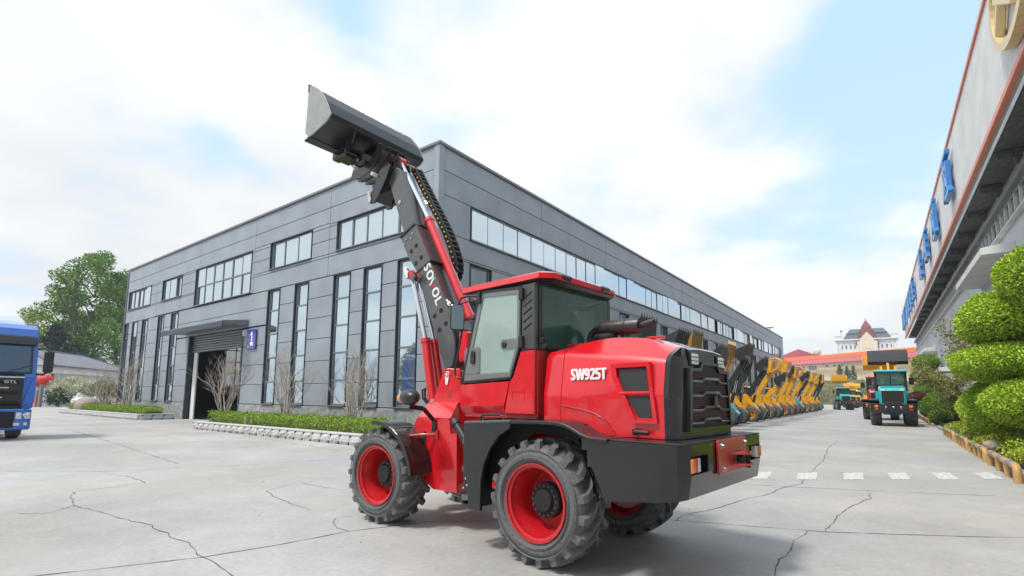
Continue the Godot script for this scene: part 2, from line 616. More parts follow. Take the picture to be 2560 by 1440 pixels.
func set_view() -> void:
	var cam := Camera3D.new()
	cam.name = "camera"
	add_child(cam)
	cam.projection = Camera3D.PROJECTION_FRUSTUM
	cam.near = 0.1
	cam.far = 2500.0
	cam.size = 0.1 * 1440.0 / 1255.23
	cam.frustum_offset = Vector2(0.0, 0.1 * 124.27 / 1255.23)
	cam.position = Vector3(0, 1.4261, 0)
	cam.rotation = Vector3(deg_to_rad(6.692), deg_to_rad(36.79), deg_to_rad(0.359))
	cam.current = true
	var pan := PanoramaSkyMaterial.new()
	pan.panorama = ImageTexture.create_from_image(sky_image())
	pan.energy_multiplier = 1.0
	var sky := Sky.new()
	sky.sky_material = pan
	var env := Environment.new()
	env.background_mode = Environment.BG_SKY
	env.sky = sky
	env.background_energy_multiplier = 1.0
	env.tonemap_mode = Environment.TONE_MAPPER_LINEAR
	env.tonemap_exposure = 1.2
	env.sdfgi_enabled = true
	env.ssao_enabled = true
	env.ssil_enabled = true
	env.fog_enabled = true
	env.fog_density = 0.0006
	env.fog_light_color = Color(0.88, 0.94, 1.0)
	var we := WorldEnvironment.new()
	we.name = "environment"
	we.environment = env
	add_child(we)
	var sun := DirectionalLight3D.new()
	sun.name = "sun"
	sun.light_color = Color(1.0, 0.965, 0.91)
	sun.light_energy = 0.8
	sun.light_angular_distance = 8.0
	sun.shadow_enabled = true
	add_child(sun)
	sun.look_at_from_position(Vector3(-22, 86, 46), Vector3.ZERO)

func _ready() -> void:
	rng.seed = 20240
	set_view()
	make_materials()
	build_ground()
	build_hall()
	build_right_hall()
	build_background()
	build_main_loader()
	build_parked_row()
	build_yard_loaders()
	build_truck()
	build_gate()
	build_planters()
	build_topiary()
	build_trees()

# ---------------------------------------------------------------- ground
func strip(mb: MB, pts: Array, w: float, y: float, jitter := 0.0) -> void:
	var last_a := Vector3.ZERO
	var last_b := Vector3.ZERO
	var line := []
	for i in pts.size() - 1:
		var a: Vector2 = pts[i]
		var b: Vector2 = pts[i + 1]
		var k := maxi(1, int(a.distance_to(b) / 0.12)) if jitter > 0.0 else 1
		for s in k:
			var p := a.lerp(b, float(s) / k)
			if jitter > 0.0:
				p += Vector2(rng.randfn(0, jitter), rng.randfn(0, jitter))
			line.append(p)
	line.append(pts[-1])
	for i in line.size():
		var d: Vector2 = (line[mini(i + 1, line.size() - 1)] - line[maxi(i - 1, 0)]).normalized()
		var ww := w * (rng.randf_range(0.35, 1.5) if jitter > 0.0 else 1.0)
		var s := Vector2(-d.y, d.x) * ww * 0.5
		var a := Vector3(line[i].x + s.x, y, line[i].y + s.y)
		var b := Vector3(line[i].x - s.x, y, line[i].y - s.y)
		if i > 0:
			mb.trin(last_a, a, b, Vector3.UP, Vector3.UP, Vector3.UP)
			mb.trin(last_a, b, last_b, Vector3.UP, Vector3.UP, Vector3.UP)
		last_a = a
		last_b = b

func build_ground() -> void:
	var g := MB.new()
	var xs := [-900.0, -200.0, -80.0, -40.0, -16.0, 8.0, 40.0, 120.0, 900.0]
	var zs := [-900.0, -240.0, -120.0, -72.0, -48.0, -24.0, 0.0, 24.0, 120.0, 900.0]
	for i in xs.size() - 1:
		for j in zs.size() - 1:
			g.quad(V(xs[i], 0, zs[j + 1]), V(xs[i + 1], 0, zs[j + 1]), V(xs[i + 1], 0, zs[j]), V(xs[i], 0, zs[j]))
	for p in g.v:
		g.uv.append(Vector2(p.x, p.z) / 24.0)
	var ground := struct("ground", g, M["concrete"])
	# saw-cut joints between the slabs and the cracks that wander off them
	var joints := [
		[V2(-14.6, -1.3), V2(-13.24, -1.96), V2(-11.79, -3.09), V2(-10.91, -4.6), V2(-9.97, -7.01), V2(-9.5, -9.0)],
		[V2(-5.75, -0.5), V2(-5.46, -1.11), V2(-4.95, -2.08), V2(-4.79, -2.65), V2(-4.67, -3.39), V2(-4.3, -4.2), V2(-2.22, -5.98), V2(-0.64, -6.52), V2(0.62, -7.27), V2(1.3, -7.75)],
		[V2(-2.7, -8.95), V2(-2.05, -9.17), V2(-1.48, -9.38), V2(-0.35, -9.81), V2(0.16, -10.04), V2(1.2, -10.5)]]
	for j in joints:
		var m := MB.new()
		strip(m, j, 0.012, 0.003, 0.0025)
		part(ground, "joint", m, M["crack"])
	var cracks := [
		[0.012, V2(-11.43, -3.06), V2(-10.6, -3.2), V2(-9.74, -3.13), V2(-9.64, -2.23), V2(-9.3, -2.11), V2(-8.5, -1.99), V2(-7.38, -2.09), V2(-6.81, -2.19), V2(-6.59, -2.22), V2(-6.35, -2.18), V2(-5.78, -2.17), V2(-5.51, -2.2), V2(-5.15, -2.12), V2(-5.04, -2.08), V2(-4.95, -2.08), V2(-4.69, -2.07), V2(-4.27, -2.02), V2(-3.9, -2.0)],
		[0.012, V2(-8.5, -1.99), V2(-8.21, -1.68), V2(-8.41, -1.44)],
		[0.01, V2(-6.69, -4.73), V2(-7.92, -4.67), V2(-7.54, -3.97), V2(-6.99, -3.83), V2(-6.31, -3.74), V2(-5.9, -3.7)],
		[0.01, V2(-5.22, -3.82), V2(-5.3, -3.67), V2(-5.14, -3.51), V2(-4.9, -3.4), V2(-4.67, -3.39)],
		[0.014, V2(-1.49, -20.57), V2(-1.54, -17.71), V2(-1.33, -13.83), V2(-1.32, -11.83), V2(-1.3, -9.77), V2(-1.47, -9.3), V2(-1.55, -8.48), V2(-1.76, -7.73), V2(-1.92, -6.87), V2(-2.13, -6.27), V2(-2.08, -6.01)],
		[0.012, V2(-0.34, -9.82), V2(-0.33, -9.0), V2(-0.5, -8.21), V2(-0.55, -7.86), V2(-0.63, -7.14), V2(-0.64, -6.53)],
		[0.012, V2(-0.79, -6.45), V2(-0.82, -6.16), V2(-0.87, -5.93), V2(-0.84, -5.59), V2(-0.87, -5.3), V2(-0.91, -5.17), V2(-0.86, -4.92), V2(-0.85, -4.7), V2(-0.8, -4.2)]]
	for k in cracks:
		var m := MB.new()
		strip(m, k.slice(1), k[0] * 0.75, 0.0035, 0.013)
		part(ground, "crack", m, M["crack"])
	for k in [[V2(-27, -5.8), V2(-18.5, -5.05), V2(-11.9, -4.4)], [V2(-20, -9.0), V2(-15, -8.4), V2(-11.5, -8.0)], [V2(-40, -7.5), V2(-27, -6.9)]]:
		var m := MB.new()
		strip(m, k, 0.03, 0.0025, 0.02)
		part(ground, "crack", m, M["crack_pale"])
	# worn crossing stripes
	for q in [[-2.2, -10.75], [-1.5, -11.21], [-0.81, -11.77], [-0.14, -12.32], [0.55, -12.88], [1.2, -13.45]]:
		var m := MB.new()
		var cs := [Vector2(0, 0), Vector2(0.29, -0.35), Vector2(0.36, 0.68), Vector2(0.08, 0.9)]
		var e := []
		for i in 40:
			var t := i / 10.0
			var p: Vector2 = cs[int(t)].lerp(cs[(int(t) + 1) % 4], t - int(t)) + Vector2(rng.randfn(0, 0.007), rng.randfn(0, 0.012))
			e.append(V(q[0] + p.x, 0.004, q[1] + p.y))
		for i in 40:
			m.trin(V(q[0] + 0.18, 0.004, q[1] + 0.3), e[(i + 1) % 40], e[i], Vector3.UP, Vector3.UP, Vector3.UP)
		part(ground, "crossing_stripe", m, M["paint_white"])
	# bits of litter and grit
	for i in 26:
		var m := MB.new()
		var s := rng.randf_range(0.008, 0.022)
		var p := Vector2(rng.randf_range(-9, 1.2), rng.randf_range(-9.5, -2.2))
		m.ball(V(p.x, s * 0.3, p.y), V(s, s * 0.4, s * 0.8), 6, 4)
		part(ground, "grit", m, M["stone"] if i % 3 else M["crack"])

func V2(x: float, y: float) -> Vector2:
	return Vector2(x, y)

# ---------------------------------------------------------------- grey hall
const HX := -12.523
const HZ := -12.282
const HTOP := 10.6

func cut(r: Rect2, holes: Array) -> Array:
	# the rectangle less the holes, as rectangles
	var out := [r]
	for h in holes:
		var nx := []
		for q in out:
			var s: Rect2 = q.intersection(h)
			if s.size.x <= 0.001 or s.size.y <= 0.001:
				nx.append(q)
				continue
			if s.position.y > q.position.y + 0.001:
				nx.append(Rect2(q.position.x, q.position.y, q.size.x, s.position.y - q.position.y))
			if s.end.y < q.end.y - 0.001:
				nx.append(Rect2(q.position.x, s.end.y, q.size.x, q.end.y - s.end.y))
			if s.position.x > q.position.x + 0.001:
				nx.append(Rect2(q.position.x, s.position.y, s.position.x - q.position.x, s.size.y))
			if s.end.x < q.end.x - 0.001:
				nx.append(Rect2(s.end.x, s.position.y, q.end.x - s.end.x, s.size.y))
		out = nx
	return out

func window_unit(par: Node3D, r: Rect2, cols: int, rows: Array, glass: Material, face: Transform3D, deep := 0.07, mw := 0.075, md := 0.08) -> void:
	# face: x along the wall, y up, z out of the wall; the opening r is filled `deep` behind the face
	var w := hub_node(par, "window", face)
	var m := MB.new()
	var t := 0.07
	var zc := -deep - 0.03
	# lining of the reveal
	var c := r.get_center()
	m.box(V(r.position.x + 0.02, c.y, -deep * 0.5 - 0.02), V(0.04, r.size.y, deep + 0.1), 0.004)
	m.box(V(r.end.x - 0.02, c.y, -deep * 0.5 - 0.02), V(0.04, r.size.y, deep + 0.1), 0.004)
	m.box(V(c.x, r.end.y - 0.02, -deep * 0.5 - 0.02), V(r.size.x - 0.081, 0.04, deep + 0.1), 0.004)
	part(w, "reveal", m, M["frame_navy"])
	m = MB.new()
	m.box(V(c.x, r.position.y + 0.02, -deep * 0.5 + 0.03), V(r.size.x - 0.081, 0.04, deep + 0.12), 0.006)
	part(w, "sill", m, M["frame_grey"])
	m = MB.new()
	for sx in [r.position.x + 0.04 + t * 0.5, r.end.x - 0.04 - t * 0.5]:
		m.box(V(sx, c.y, zc), V(t, r.size.y - 0.09, 0.06), 0.006)
	for sy in [r.position.y + 0.045 + t * 0.5, r.end.y - 0.045 - t * 0.5]:
		m.box(V(c.x, sy, zc), V(r.size.x - 0.22, t, 0.058), 0.006)
	part(w, "frame", m, M["frame_grey"])
	var x0 := r.position.x + 0.04
	var x1 := r.end.x - 0.04
	var ys := [r.position.y + 0.045] + rows + [r.end.y - 0.045]
	for i in range(1, cols):
		m = MB.new()
		m.box(V(lerpf(x0, x1, float(i) / cols), c.y, zc), V(mw, r.size.y - 0.23, md), 0.006)
		part(w, "mullion", m, M["frame_grey"])
	for y in rows:
		m = MB.new()
		m.box(V(c.x, y, zc + 0.004), V(r.size.x - 0.22, 0.075, 0.07), 0.006)
		part(w, "transom", m, M["frame_grey"])
	for i in cols:
		for j in ys.size() - 1:
			m = MB.new()
			var a := lerpf(x0, x1, float(i) / cols)
			var b := lerpf(x0, x1, float(i + 1) / cols)
			var tilt := rng.randfn(0, 0.0012)
			m.box(V((a + b) / 2, (ys[j] + ys[j + 1]) / 2, zc), V(b - a - 0.02, ys[j + 1] - ys[j] - 0.02, 0.012))
			part(w, "pane", m, glass, Transform3D(Basis(Vector3.RIGHT, tilt) * Basis(Vector3.UP, rng.randfn(0, 0.0012)), Vector3.ZERO))

func clad(par: Node3D, x0: float, x1: float, bands: Array, seams: Array, low_seams: Array, holes: Array, face: Transform3D) -> void:
	# joint groove = the gap between panels, backed by the wall behind
	var back := MB.new()
	for q in cut(Rect2(x0, 0.0, x1 - x0, HTOP - 0.02), holes):
		back.box(V(q.get_center().x, q.get_center().y, -0.19), V(q.size.x, q.size.y, 0.2))
	part(par, "wall", back, M["frame_navy"], face)
	var gap := 0.022
	for b in bands.size() - 1:
		var cuts: Array = [x0] + (seams if bands[b] > 6.5 else low_seams) + [x1]
		for s in cuts.size() - 1:
			for q in cut(Rect2(cuts[s], bands[b], cuts[s + 1] - cuts[s], bands[b + 1] - bands[b]), holes):
				if q.size.x < 0.06 or q.size.y < 0.06:
					continue
				var m := MB.new()
				m.box(V(q.get_center().x, q.get_center().y, -0.045), V(q.size.x - gap, q.size.y - gap, 0.09), 0.012)
				part(par, "panel", m, M["panel_grey"] if rng.randf() < 0.6 else M["panel_grey_b"], face)

func build_hall() -> void:
	var b := thing("factory_hall", "dark grey panelled factory hall with tall recessed windows behind the red loader", "factory building", V(HX, 0, HZ))
	# gable front: local x runs left from the corner as negative world x; face transform puts x along +X world, z out (+Z)
	var bands := [0.96, 1.93, 2.9, 3.87, 4.8, 5.7, 6.57, 7.42, 8.2, 8.78, 9.66, 10.55]
	var gab := Transform3D.IDENTITY
	var L := -32.3
	var tall := [[-44.99, -43.99], [-43.19, -42.14], [-41.27, -40.18], [-38.36, -37.35], [-36.17, -35.05], [-24.2, -23.06], [-21.76, -20.62], [-18.72, -17.53], [-16.66, -15.51], [-14.61, -13.45]]
	var holes := []
	var wins := []
	for t in tall:
		var r := Rect2(t[0] - HX, 0.98, t[1] - t[0], 5.57)
		holes.append(r)
		wins.append([r, 1, [2.05, 3.2, 4.35, 5.5]])
	for u in [[-44.43, -40.07, 7.5, 8.88, 5, []], [-38.06, -34.9, 7.5, 8.9, 3, []], [-32.9, -26.06, 6.62, 8.9, 6, [7.8]], [-24.22, -20.54, 7.55, 8.95, 3, []], [-18.64, -13.7, 7.55, 8.9, 5, []]]:
		var r := Rect2(u[0] - HX, u[2], u[1] - u[0], u[3] - u[2])
		holes.append(r)
		wins.append([r, u[4], u[5]])
	var door := Rect2(-33.2 - HX, 0.0, 6.75, 4.86)
	holes.append(door)
	clad(b, L, 0.0, bands, [-26.5, -19.9, -13.28, -6.68], [], holes, gab)
	for w in wins:
		window_unit(b, w[0], w[1], w[2], M["coated_glass"], gab)
	# long front: face x runs along -Z world, z out along +X
	var lng := Transform3D(Basis(Vector3(0, 0, -1), Vector3.UP, Vector3(1, 0, 0)), Vector3.ZERO)
	var LEN := 73.5
	holes = [Rect2(1.75, 7.36, LEN - 4.3, 1.38)]
	var lows := []
	var zz := 1.75
	while zz < LEN - 3.0:
		var r := Rect2(zz, 0.98, 1.3, 5.5)
		holes.append(r)
		lows.append(r)
		zz += 3.35
	var ls := []
	var k := 6.7
	while k < LEN - 2.0:
		ls.append(k)
		k += 6.7
	clad(b, 0.0, LEN, [0.96, 2.9, 4.8, 6.57, 7.36, 8.74, 9.66, 10.55], ls, [], holes, lng)
	for r in lows:
		window_unit(b, r, 1, [2.05, 3.2, 4.35, 5.5], M["dim_glass"], lng)
	window_unit(b, holes[0], 67, [], M["coated_glass"], lng, 0.015, 0.05, 0.026)
	# plinth, corner post, coping, roof, far walls, floor
	var m := MB.new()
	for q in cut(Rect2(L, 0, -L, 0.96), [door]):
		m.box(V(q.get_center().x, 0.48, -0.06), V(q.size.x, 0.96, 0.16), 0.015)
	part(b, "plinth", m, M["plinth"])
	m = MB.new()
	m.box(V(-0.06, 0.48, -LEN / 2 - 0.081), V(0.16, 0.96, LEN), 0.015)
	part(b, "plinth", m, M["plinth"])
	m = MB.new()
	m.box(V(-0.11, 5.77, -0.11), V(0.3, 9.6, 0.3), 0.02)
	part(b, "corner_post", m, M["panel_grey"])
	m = MB.new()
	m.box(V(L / 2 - 0.1, HTOP, -0.08), V(-L + 0.4, 0.12, 0.34), 0.02)
	part(b, "coping", m, M["frame_grey"])
	m = MB.new()
	m.box(V(-0.08, HTOP + 0.003, -LEN / 2), V(0.34, 0.12, LEN), 0.02)
	part(b, "coping", m, M["frame_grey"])
	m = MB.new()
	m.box(V(L / 2 - 0.3, HTOP - 0.5, -LEN / 2), V(-L - 0.65, 0.2, LEN - 0.6))
	part(b, "roof", m, M["interior"])
	m = MB.new()
	m.box(V(L / 2, HTOP / 2, -LEN + 0.15), V(-L - 0.8, HTOP - 0.1, 0.25))
	for q in cut(Rect2(-LEN + 0.5, 0, LEN - 1.0, HTOP - 0.1), [Rect2(-8.9, 2.0, 1.8, 5.2), Rect2(-16, 1.5, 5, 6), Rect2(-26, 1.5, 7, 6)]):
		m.box(V(L + 0.12, q.get_center().y, q.get_center().x), V(0.25, q.size.y, q.size.x))
	part(b, "rear_wall", m, M["interior"])
	for r in [Rect2(-8.9, 2.0, 1.8, 5.2), Rect2(-16, 1.5, 5, 6), Rect2(-26, 1.5, 7, 6)]:  # narrow one shows through the door; the wide two are added to light inside
		window_unit(b, r, 2, [3.2, 4.2, 5.2, 6.2], M["clear_film"], Transform3D(Basis(Vector3(0, 0, 1), Vector3.UP, Vector3(-1, 0, 0)), V(L, 0, 0)), 0.05)
	m = MB.new()
	m.box(V(L / 2, 0.006, -LEN / 2), V(-L - 0.7, 0.012, LEN - 0.7))
	part(b, "inner_floor", m, M["floor_inside"])
	m = MB.new()
	for i in 6:
		m.box(V(-31.0 + i * 5.2, 4.9, -9.0), V(0.35, 9.8, 0.35))
	part(b, "inner_columns", m, M["interior"])
	# curtain wall and bracing seen through the door
	m = MB.new()
	for i in 14:
		m.box(V(-20.5 + i * 0.24, 2.6, -4.2 + 0.06 * (i % 2)), V(0.25, 5.2, 0.05))
	part(b, "curtain", m, M["curtain"])
	# door: jambs, roller shutter drawn up, boxes inside
	var d := hub_node(b, "loading_door", Transform3D(Basis.IDENTITY, V(door.position.x, 0, 0)))
	m = MB.new()
	m.box(V(0.06, 2.43, -0.18), V(0.14, 4.86, 0.42), 0.01)
	part(d, "jamb", m, M["frame_navy"])
	m = MB.new()
	m.box(V(6.69, 2.43, -0.18), V(0.14, 4.86, 0.42), 0.01)
	part(d, "jamb", m, M["frame_navy"])
	m = MB.new()
	m.box(V(0.5, 2.0, -0.28), V(0.45, 4.0, 0.08), 0.01)
	part(d, "jamb_panel", m, M["wall_white"])
	for i in 7:
		m = MB.new()
		m.tube([V(0.14, 4.8 - i * 0.14, -0.25), V(6.6, 4.8 - i * 0.14, -0.25)], 0.078, 8)
		part(d, "shutter_slat", m, M["frame_grey"])
	# canopy
	var cn := hub_node(b, "door_canopy")
	m = MB.new()
	m.prism([V2(0.02, 5.26), V2(1.25, 5.08), V2(1.25, 4.9), V2(0.02, 4.96)], 0.0, 7.7, 0.01)
	part(cn, "slab", m, M["frame_grey"], Transform3D(Basis(Vector3(0, 0, 1), Vector3.UP, Vector3(-1, 0, 0)), V(-26.0 - HX, 0, 0)))
	m = MB.new()
	m.box(V(-29.85 - HX, 4.9, 1.27), V(7.74, 0.28, 0.04), 0.008)
	part(cn, "front_trim", m, M["frame_navy"])
	# downpipe at the far left corner, lamp by the door
	m = MB.new()
	m.cyl(V(L - 0.08, 0.1, 0.02), V(L - 0.08, 10.4, 0.02), 0.06, 8)
	part(b, "downpipe", m, M["frame_grey"])
	m = MB.new()
	m.box(V(-26.1 - HX, 4.55, 0.1), V(0.12, 0.3, 0.2), 0.02)
	part(b, "door_lamp", m, M["wall_white"])
	m = MB.new()
	m.box(V(-0.1, HTOP + 0.5, -64.0), V(0.9, 0.08, 0.5), 0.02)
	m.cyl(V(-0.1, HTOP, -64.0), V(-0.1, HTOP + 0.5, -64.0), 0.05, 6)
	part(b, "roof_lamp", m, M["frame_navy"])
	# number sign
	var sg := thing("number_sign", "blue number sign reading 1 on the grey wall beside the loading door", "sign", V(-25.42, 3.7, HZ + 0.03))
	m = MB.new()
	m.prism(rrect(-0.42, 0.0, 0.42, 1.0, 0.05), 0.0, 0.06, 0.008)
	part(sg, "plate", m, M["sign_blue"])
	lettering(sg, "numeral", "1", 0.5, 0.01, M["white_print"], move(0.02, 0.62, 0.063))
	lettering(sg, "caption", "车间", 0.14, 0.008, M["white_print"], move(0.05, 0.24, 0.063))
	m = MB.new()
	m.tube([V(-0.33, 0.1, 0.064), V(-0.28, 0.17, 0.064), V(-0.22, 0.1, 0.064)], 0.018, 5)
	part(sg, "logo", m, M["white_print"])
	# cardboard boxes inside the door
	var boxes := [[-29.0, -15.6, 1.3, 1.1, 1.5, "tall brown cardboard box just inside the loading door"], [-27.6, -15.9, 1.3, 1.0, 1.35, "square brown cardboard box beside the tall one inside the door"], [-28.6, -14.1, 0.7, 0.45, 0.6, "low open cardboard box in front of the tall boxes"]]
	for q in boxes:
		var c := thing("cardboard_box", q[5], "box", V(q[0], 0.013, q[1]), rng.randf_range(-0.2, 0.2), "boxes inside the loading door")
		m = MB.new()
		m.box(V(0, q[3] / 2, 0), V(q[2], q[3], q[4]), 0.01)
		part(c, "carton", m, M["cardboard"])
		m = MB.new()
		m.box(V(0, q[3] + 0.002, 0), V(0.06, 0.004, q[4] - 0.02))
		m.box(V(0, q[3] * 0.5, q[4] / 2 + 0.002), V(0.06, q[3] * 0.9, 0.004))
		part(c, "tape", m, M["ochre"])
	var pl := thing("scrap_pile", "dark heap of machine parts just inside the loading door", "pile", V(-31.6, 0.013, -14.8))
	for i in 9:
		m = MB.new()
		m.box(V(rng.randf_range(-0.9, 0.9), 0.25 + rng.randf() * 0.7, rng.randf_range(-0.6, 0.6)), V(rng.randf_range(0.3, 0.9), rng.randf_range(0.2, 0.5), rng.randf_range(0.3, 0.7)), 0.03)
		part(pl, "machine_part", m, M["matt_black"], Transform3D(Basis(Vector3.UP, rng.randf() * 3.0), Vector3.ZERO))
	m = MB.new()
	m.box(V(0, 0.3, 0), V(1.9, 0.6, 1.3), 0.05)
	part(pl, "pallet_load", m, M["matt_black"])

# ---------------------------------------------------------------- white hall on the right
func glyph(seed_: int, s: float) -> MB:
	# a raised character of crossing strokes, s metres square, in XY facing +Z
	var r := RandomNumberGenerator.new()
	r.seed = seed_
	var m := MB.new()
	var k := s / 10.0
	var z := 0.0
	for i in 4:
		var y := -4.2 + i * 2.8 + r.randf_range(-0.5, 0.5)
		var a := r.randf_range(-4.6, -2.4)
		m.box(V((a + r.randf_range(2.4, 4.6)) * 0.5 * k, y * k, 0.2 + z), V((4.4 - a) * 0.9 * k, 0.95 * k, 0.26), 0.03)
		z += 0.003
	for i in 3:
		var x := -2.9 + i * 2.9 + r.randf_range(-0.6, 0.6)
		m.box(V(x * k, r.randf_range(-0.8, 0.8) * k, 0.2 + z), V(0.95 * k, r.randf_range(6.0, 9.0) * k, 0.26), 0.03)
		z += 0.003
	m.bar(V(-0.5 * k, 0.5 * k, 0.21), V(4.4 * k, -4.6 * k, 0.21), 0.26, 0.9 * k, 0.03)
	m.bar(V(0.3 * k, 0.6 * k, 0.215), V(-4.5 * k, -4.4 * k, 0.215), 0.26, 0.9 * k, 0.03)
	return m

func build_right_hall() -> void:
	# local frame: x along the front away from the camera, y up, z out towards the yard
	var rot := deg_to_rad(0.7)
	# the front looks along -X: x axis = y cross z = (0,0,1), so the far end has negative x
	var turned := Basis(Vector3.UP, rot) * Basis(Vector3(0, 0, 1), Vector3.UP, Vector3(-1, 0, 0))
	var b := thing("white_hall", "long white factory hall with orange edged sign fascia at the right edge", "factory building", V(3.1, 0.372, -14.8))
	b.basis = turned.scaled_local(Vector3.ONE * 0.738)
	var x0 := -96.0
	var x1 := 34.0
	var cx := (x0 + x1) / 2
	var len_ := x1 - x0
	var m := MB.new()
	# ribbed sheet: the face is folded every 0.4 m
	var yb := 12.65
	var yt := 17.35
	var pts := []
	var x := x0
	while x < x1:
		pts.append_array([V2(x, 0.0), V2(x + 0.3, 0.0), V2(x + 0.34, 0.012), V2(x + 0.36, 0.012)])
		x += 0.4
	for i in pts.size() - 1:
		var p: Vector2 = pts[i]
		var q: Vector2 = pts[i + 1]
		m.quad(V(p.x, yb, p.y), V(q.x, yb, q.y), V(q.x, yt, q.y), V(p.x, yt, p.y))
	m.box(V(cx, (yb + yt) / 2, -0.16), V(len_, yt - yb, 0.3))
	part(b, "fascia", m, M["fascia_white"])
	for y in [[yb - 0.1, 0.28], [yt + 0.08, 0.26]]:
		m = MB.new()
		m.box(V(cx, y[0], -0.02), V(len_ + 0.4, y[1], 0.2), 0.03)
		part(b, "edge_trim", m, M["fascia_orange"])
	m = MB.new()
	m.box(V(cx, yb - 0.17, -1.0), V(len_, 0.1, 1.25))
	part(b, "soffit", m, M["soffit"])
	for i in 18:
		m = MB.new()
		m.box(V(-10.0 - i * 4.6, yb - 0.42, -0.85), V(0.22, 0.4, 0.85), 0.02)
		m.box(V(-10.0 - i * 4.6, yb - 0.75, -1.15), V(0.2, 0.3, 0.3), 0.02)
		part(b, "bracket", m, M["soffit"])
	m = MB.new()
	m.box(V(cx, 11.0 + 1.0, -1.5), V(len_, 0.9, 0.12))
	m.box(V(cx, 4.8, -1.52), V(len_, 10.6, 0.2))
	m.box(V(cx, 15.0, -1.9), V(len_, 5.2, 0.2))
	part(b, "wall", m, M["wall_pale"])
	m = MB.new()
	m.box(V(cx, 11.62, -1.3), V(len_, 0.34, 0.3), 0.03)
	part(b, "lintel_beam", m, M["frame_grey"])
	m = MB.new()
	m.box(V(cx, 10.13, -1.36), V(len_, 0.12, 0.34), 0.02)
	part(b, "sill", m, M["wall_white"])
	var rb := hub_node(b, "ribbon_window")
	x = x0 + 1.0
	var n := 0
	while x < 0.0:
		m = MB.new()
		m.box(V(x + 0.6, 10.82, -1.56), V(1.14, 1.28, 0.02))
		part(rb, "pane", m, M["dim_glass"] if n % 9 else M["seam_dark"])
		m = MB.new()
		m.box(V(x, 10.82, -1.5), V(0.1, 1.28, 0.14), 0.01)
		part(rb, "mullion", m, M["wall_white"])
		x += 1.2
		n += 1
	m = MB.new()
	m.box(V(cx, 5.75, -14.0), V(len_, 12.5, 0.3))
	m.box(V(cx, 16.9, -8.0), V(len_, 0.3, 12.0))
	part(b, "rear_wall", m, M["wall_pale"])
	# canopies over the doors
	for c in [[-24.5, -14.0, 8.75], [-66.0, -58.0, 7.2], [-44.0, -40.0, 4.0]]:
		m = MB.new()
		m.prism([V2(-1.42, c[2] + 0.5), V2(-0.15, c[2] + 0.3), V2(-0.15, c[2] - 0.05), V2(-1.42, c[2] - 0.05)], -c[1], -c[0], 0.02)
		part(b, "canopy", m, M["wall_white"], Transform3D(Basis(Vector3(0, 0, 1), Vector3(0, 1, 0), Vector3(-1, 0, 0)), Vector3.ZERO))
	for g in [-18.8, -27.0, -42.0, -62.0]:
		m = MB.new()
		m.box(V(g, 2.2, -1.39), V(3.2, 4.4, 0.06), 0.01)
		part(b, "gate", m, M["frame_grey"])
	# raised blue characters
	var at := [-19.6, -28.6, -36.8, -44.5, -59.0, -64.5, -70.0, -75.5, -84.0, -88.0, -92.0]
	for i in at.size():
		part(b, "sign_character", glyph(100 + i, 2.9), M["letter_blue"], move(at[i], 15.0, 0.06))
	# gold oval emblem
	var em := hub_node(b, "emblem", move(-1.2, 15.1, 0.0))
	var ring := []
	for i in 41:
		var t := TAU * i / 40
		ring.append(V(2.6 * cos(t), 2.05 * sin(t), 0.2))
	m = MB.new()
	for i in 40:
		m.bar(ring[i], ring[i + 1], 0.3, 0.3)
	part(em, "oval", m, M["gold"])
	m = MB.new()
	m.bar(V(-2.3, -0.9, 0.2), V(-0.2, 1.3, 0.2), 0.26, 0.3, 0.04)
	m.bar(V(-2.0, 0.4, 0.205), V(0.3, -1.1, 0.205), 0.26, 0.34, 0.04)
	m.bar(V(-0.6, 0.0, 0.21), V(1.3, 0.9, 0.21), 0.26, 0.42, 0.04)
	m.bar(V(0.2, -1.0, 0.215), V(1.7, 0.4, 0.215), 0.26, 0.34, 0.04)
	m.ball(V(-1.0, 0.2, 0.2), V(0.5, 0.36, 0.16), 12, 8)
	part(em, "crest", m, M["gold"])

# ---------------------------------------------------------------- far buildings and slopes
func px_at(fx: float, fy: float, d: float) -> Vector3:
	# the point at plan distance d (along the view axis) in the direction given by tangents right and up
	var yaw := deg_to_rad(36.79)
	var f := V(-sin(yaw), 0, -cos(yaw))
	var r := V(cos(yaw), 0, -sin(yaw))
	return f * d + r * fx * d + V(0, 1.4261 + fy * d, 0)

func facade(par: Node3D, w: float, h: float, deep: float, wall: Material, wins: Array) -> void:
	# wall in XY, x from 0 to w, front at z=0 looking +Z; wins: [x, y, width, height, cols]
	var holes := []
	for q in wins:
		holes.append(Rect2(q[0], q[1], q[2], q[3]))
	var m := MB.new()
	for q in cut(Rect2(0, 0, w, h), holes):
		m.box(V(q.get_center().x, q.get_center().y, -0.2), V(q.size.x, q.size.y, 0.4))
	m.box(V(w / 2, h / 2, -deep / 2 - 0.3), V(w, h, deep - 0.5))
	part(par, "wall", m, wall)
	for q in wins:
		var o := hub_node(par, "window")
		m = MB.new()
		m.box(V(q[0] + q[2] / 2, q[1] + q[3] / 2, -0.3), V(q[2], q[3], 0.06))
		part(o, "pane", m, M["far_glass"])
		m = MB.new()
		for i in q[4] + 1:
			m.box(V(q[0] + q[2] * i / q[4], q[1] + q[3] / 2, -0.22), V(0.14, q[3], 0.1))
		m.box(V(q[0] + q[2] / 2, q[1] - 0.06, -0.1), V(q[2] + 0.3, 0.14, 0.36))
		part(o, "frame", m, M["wall_white"])

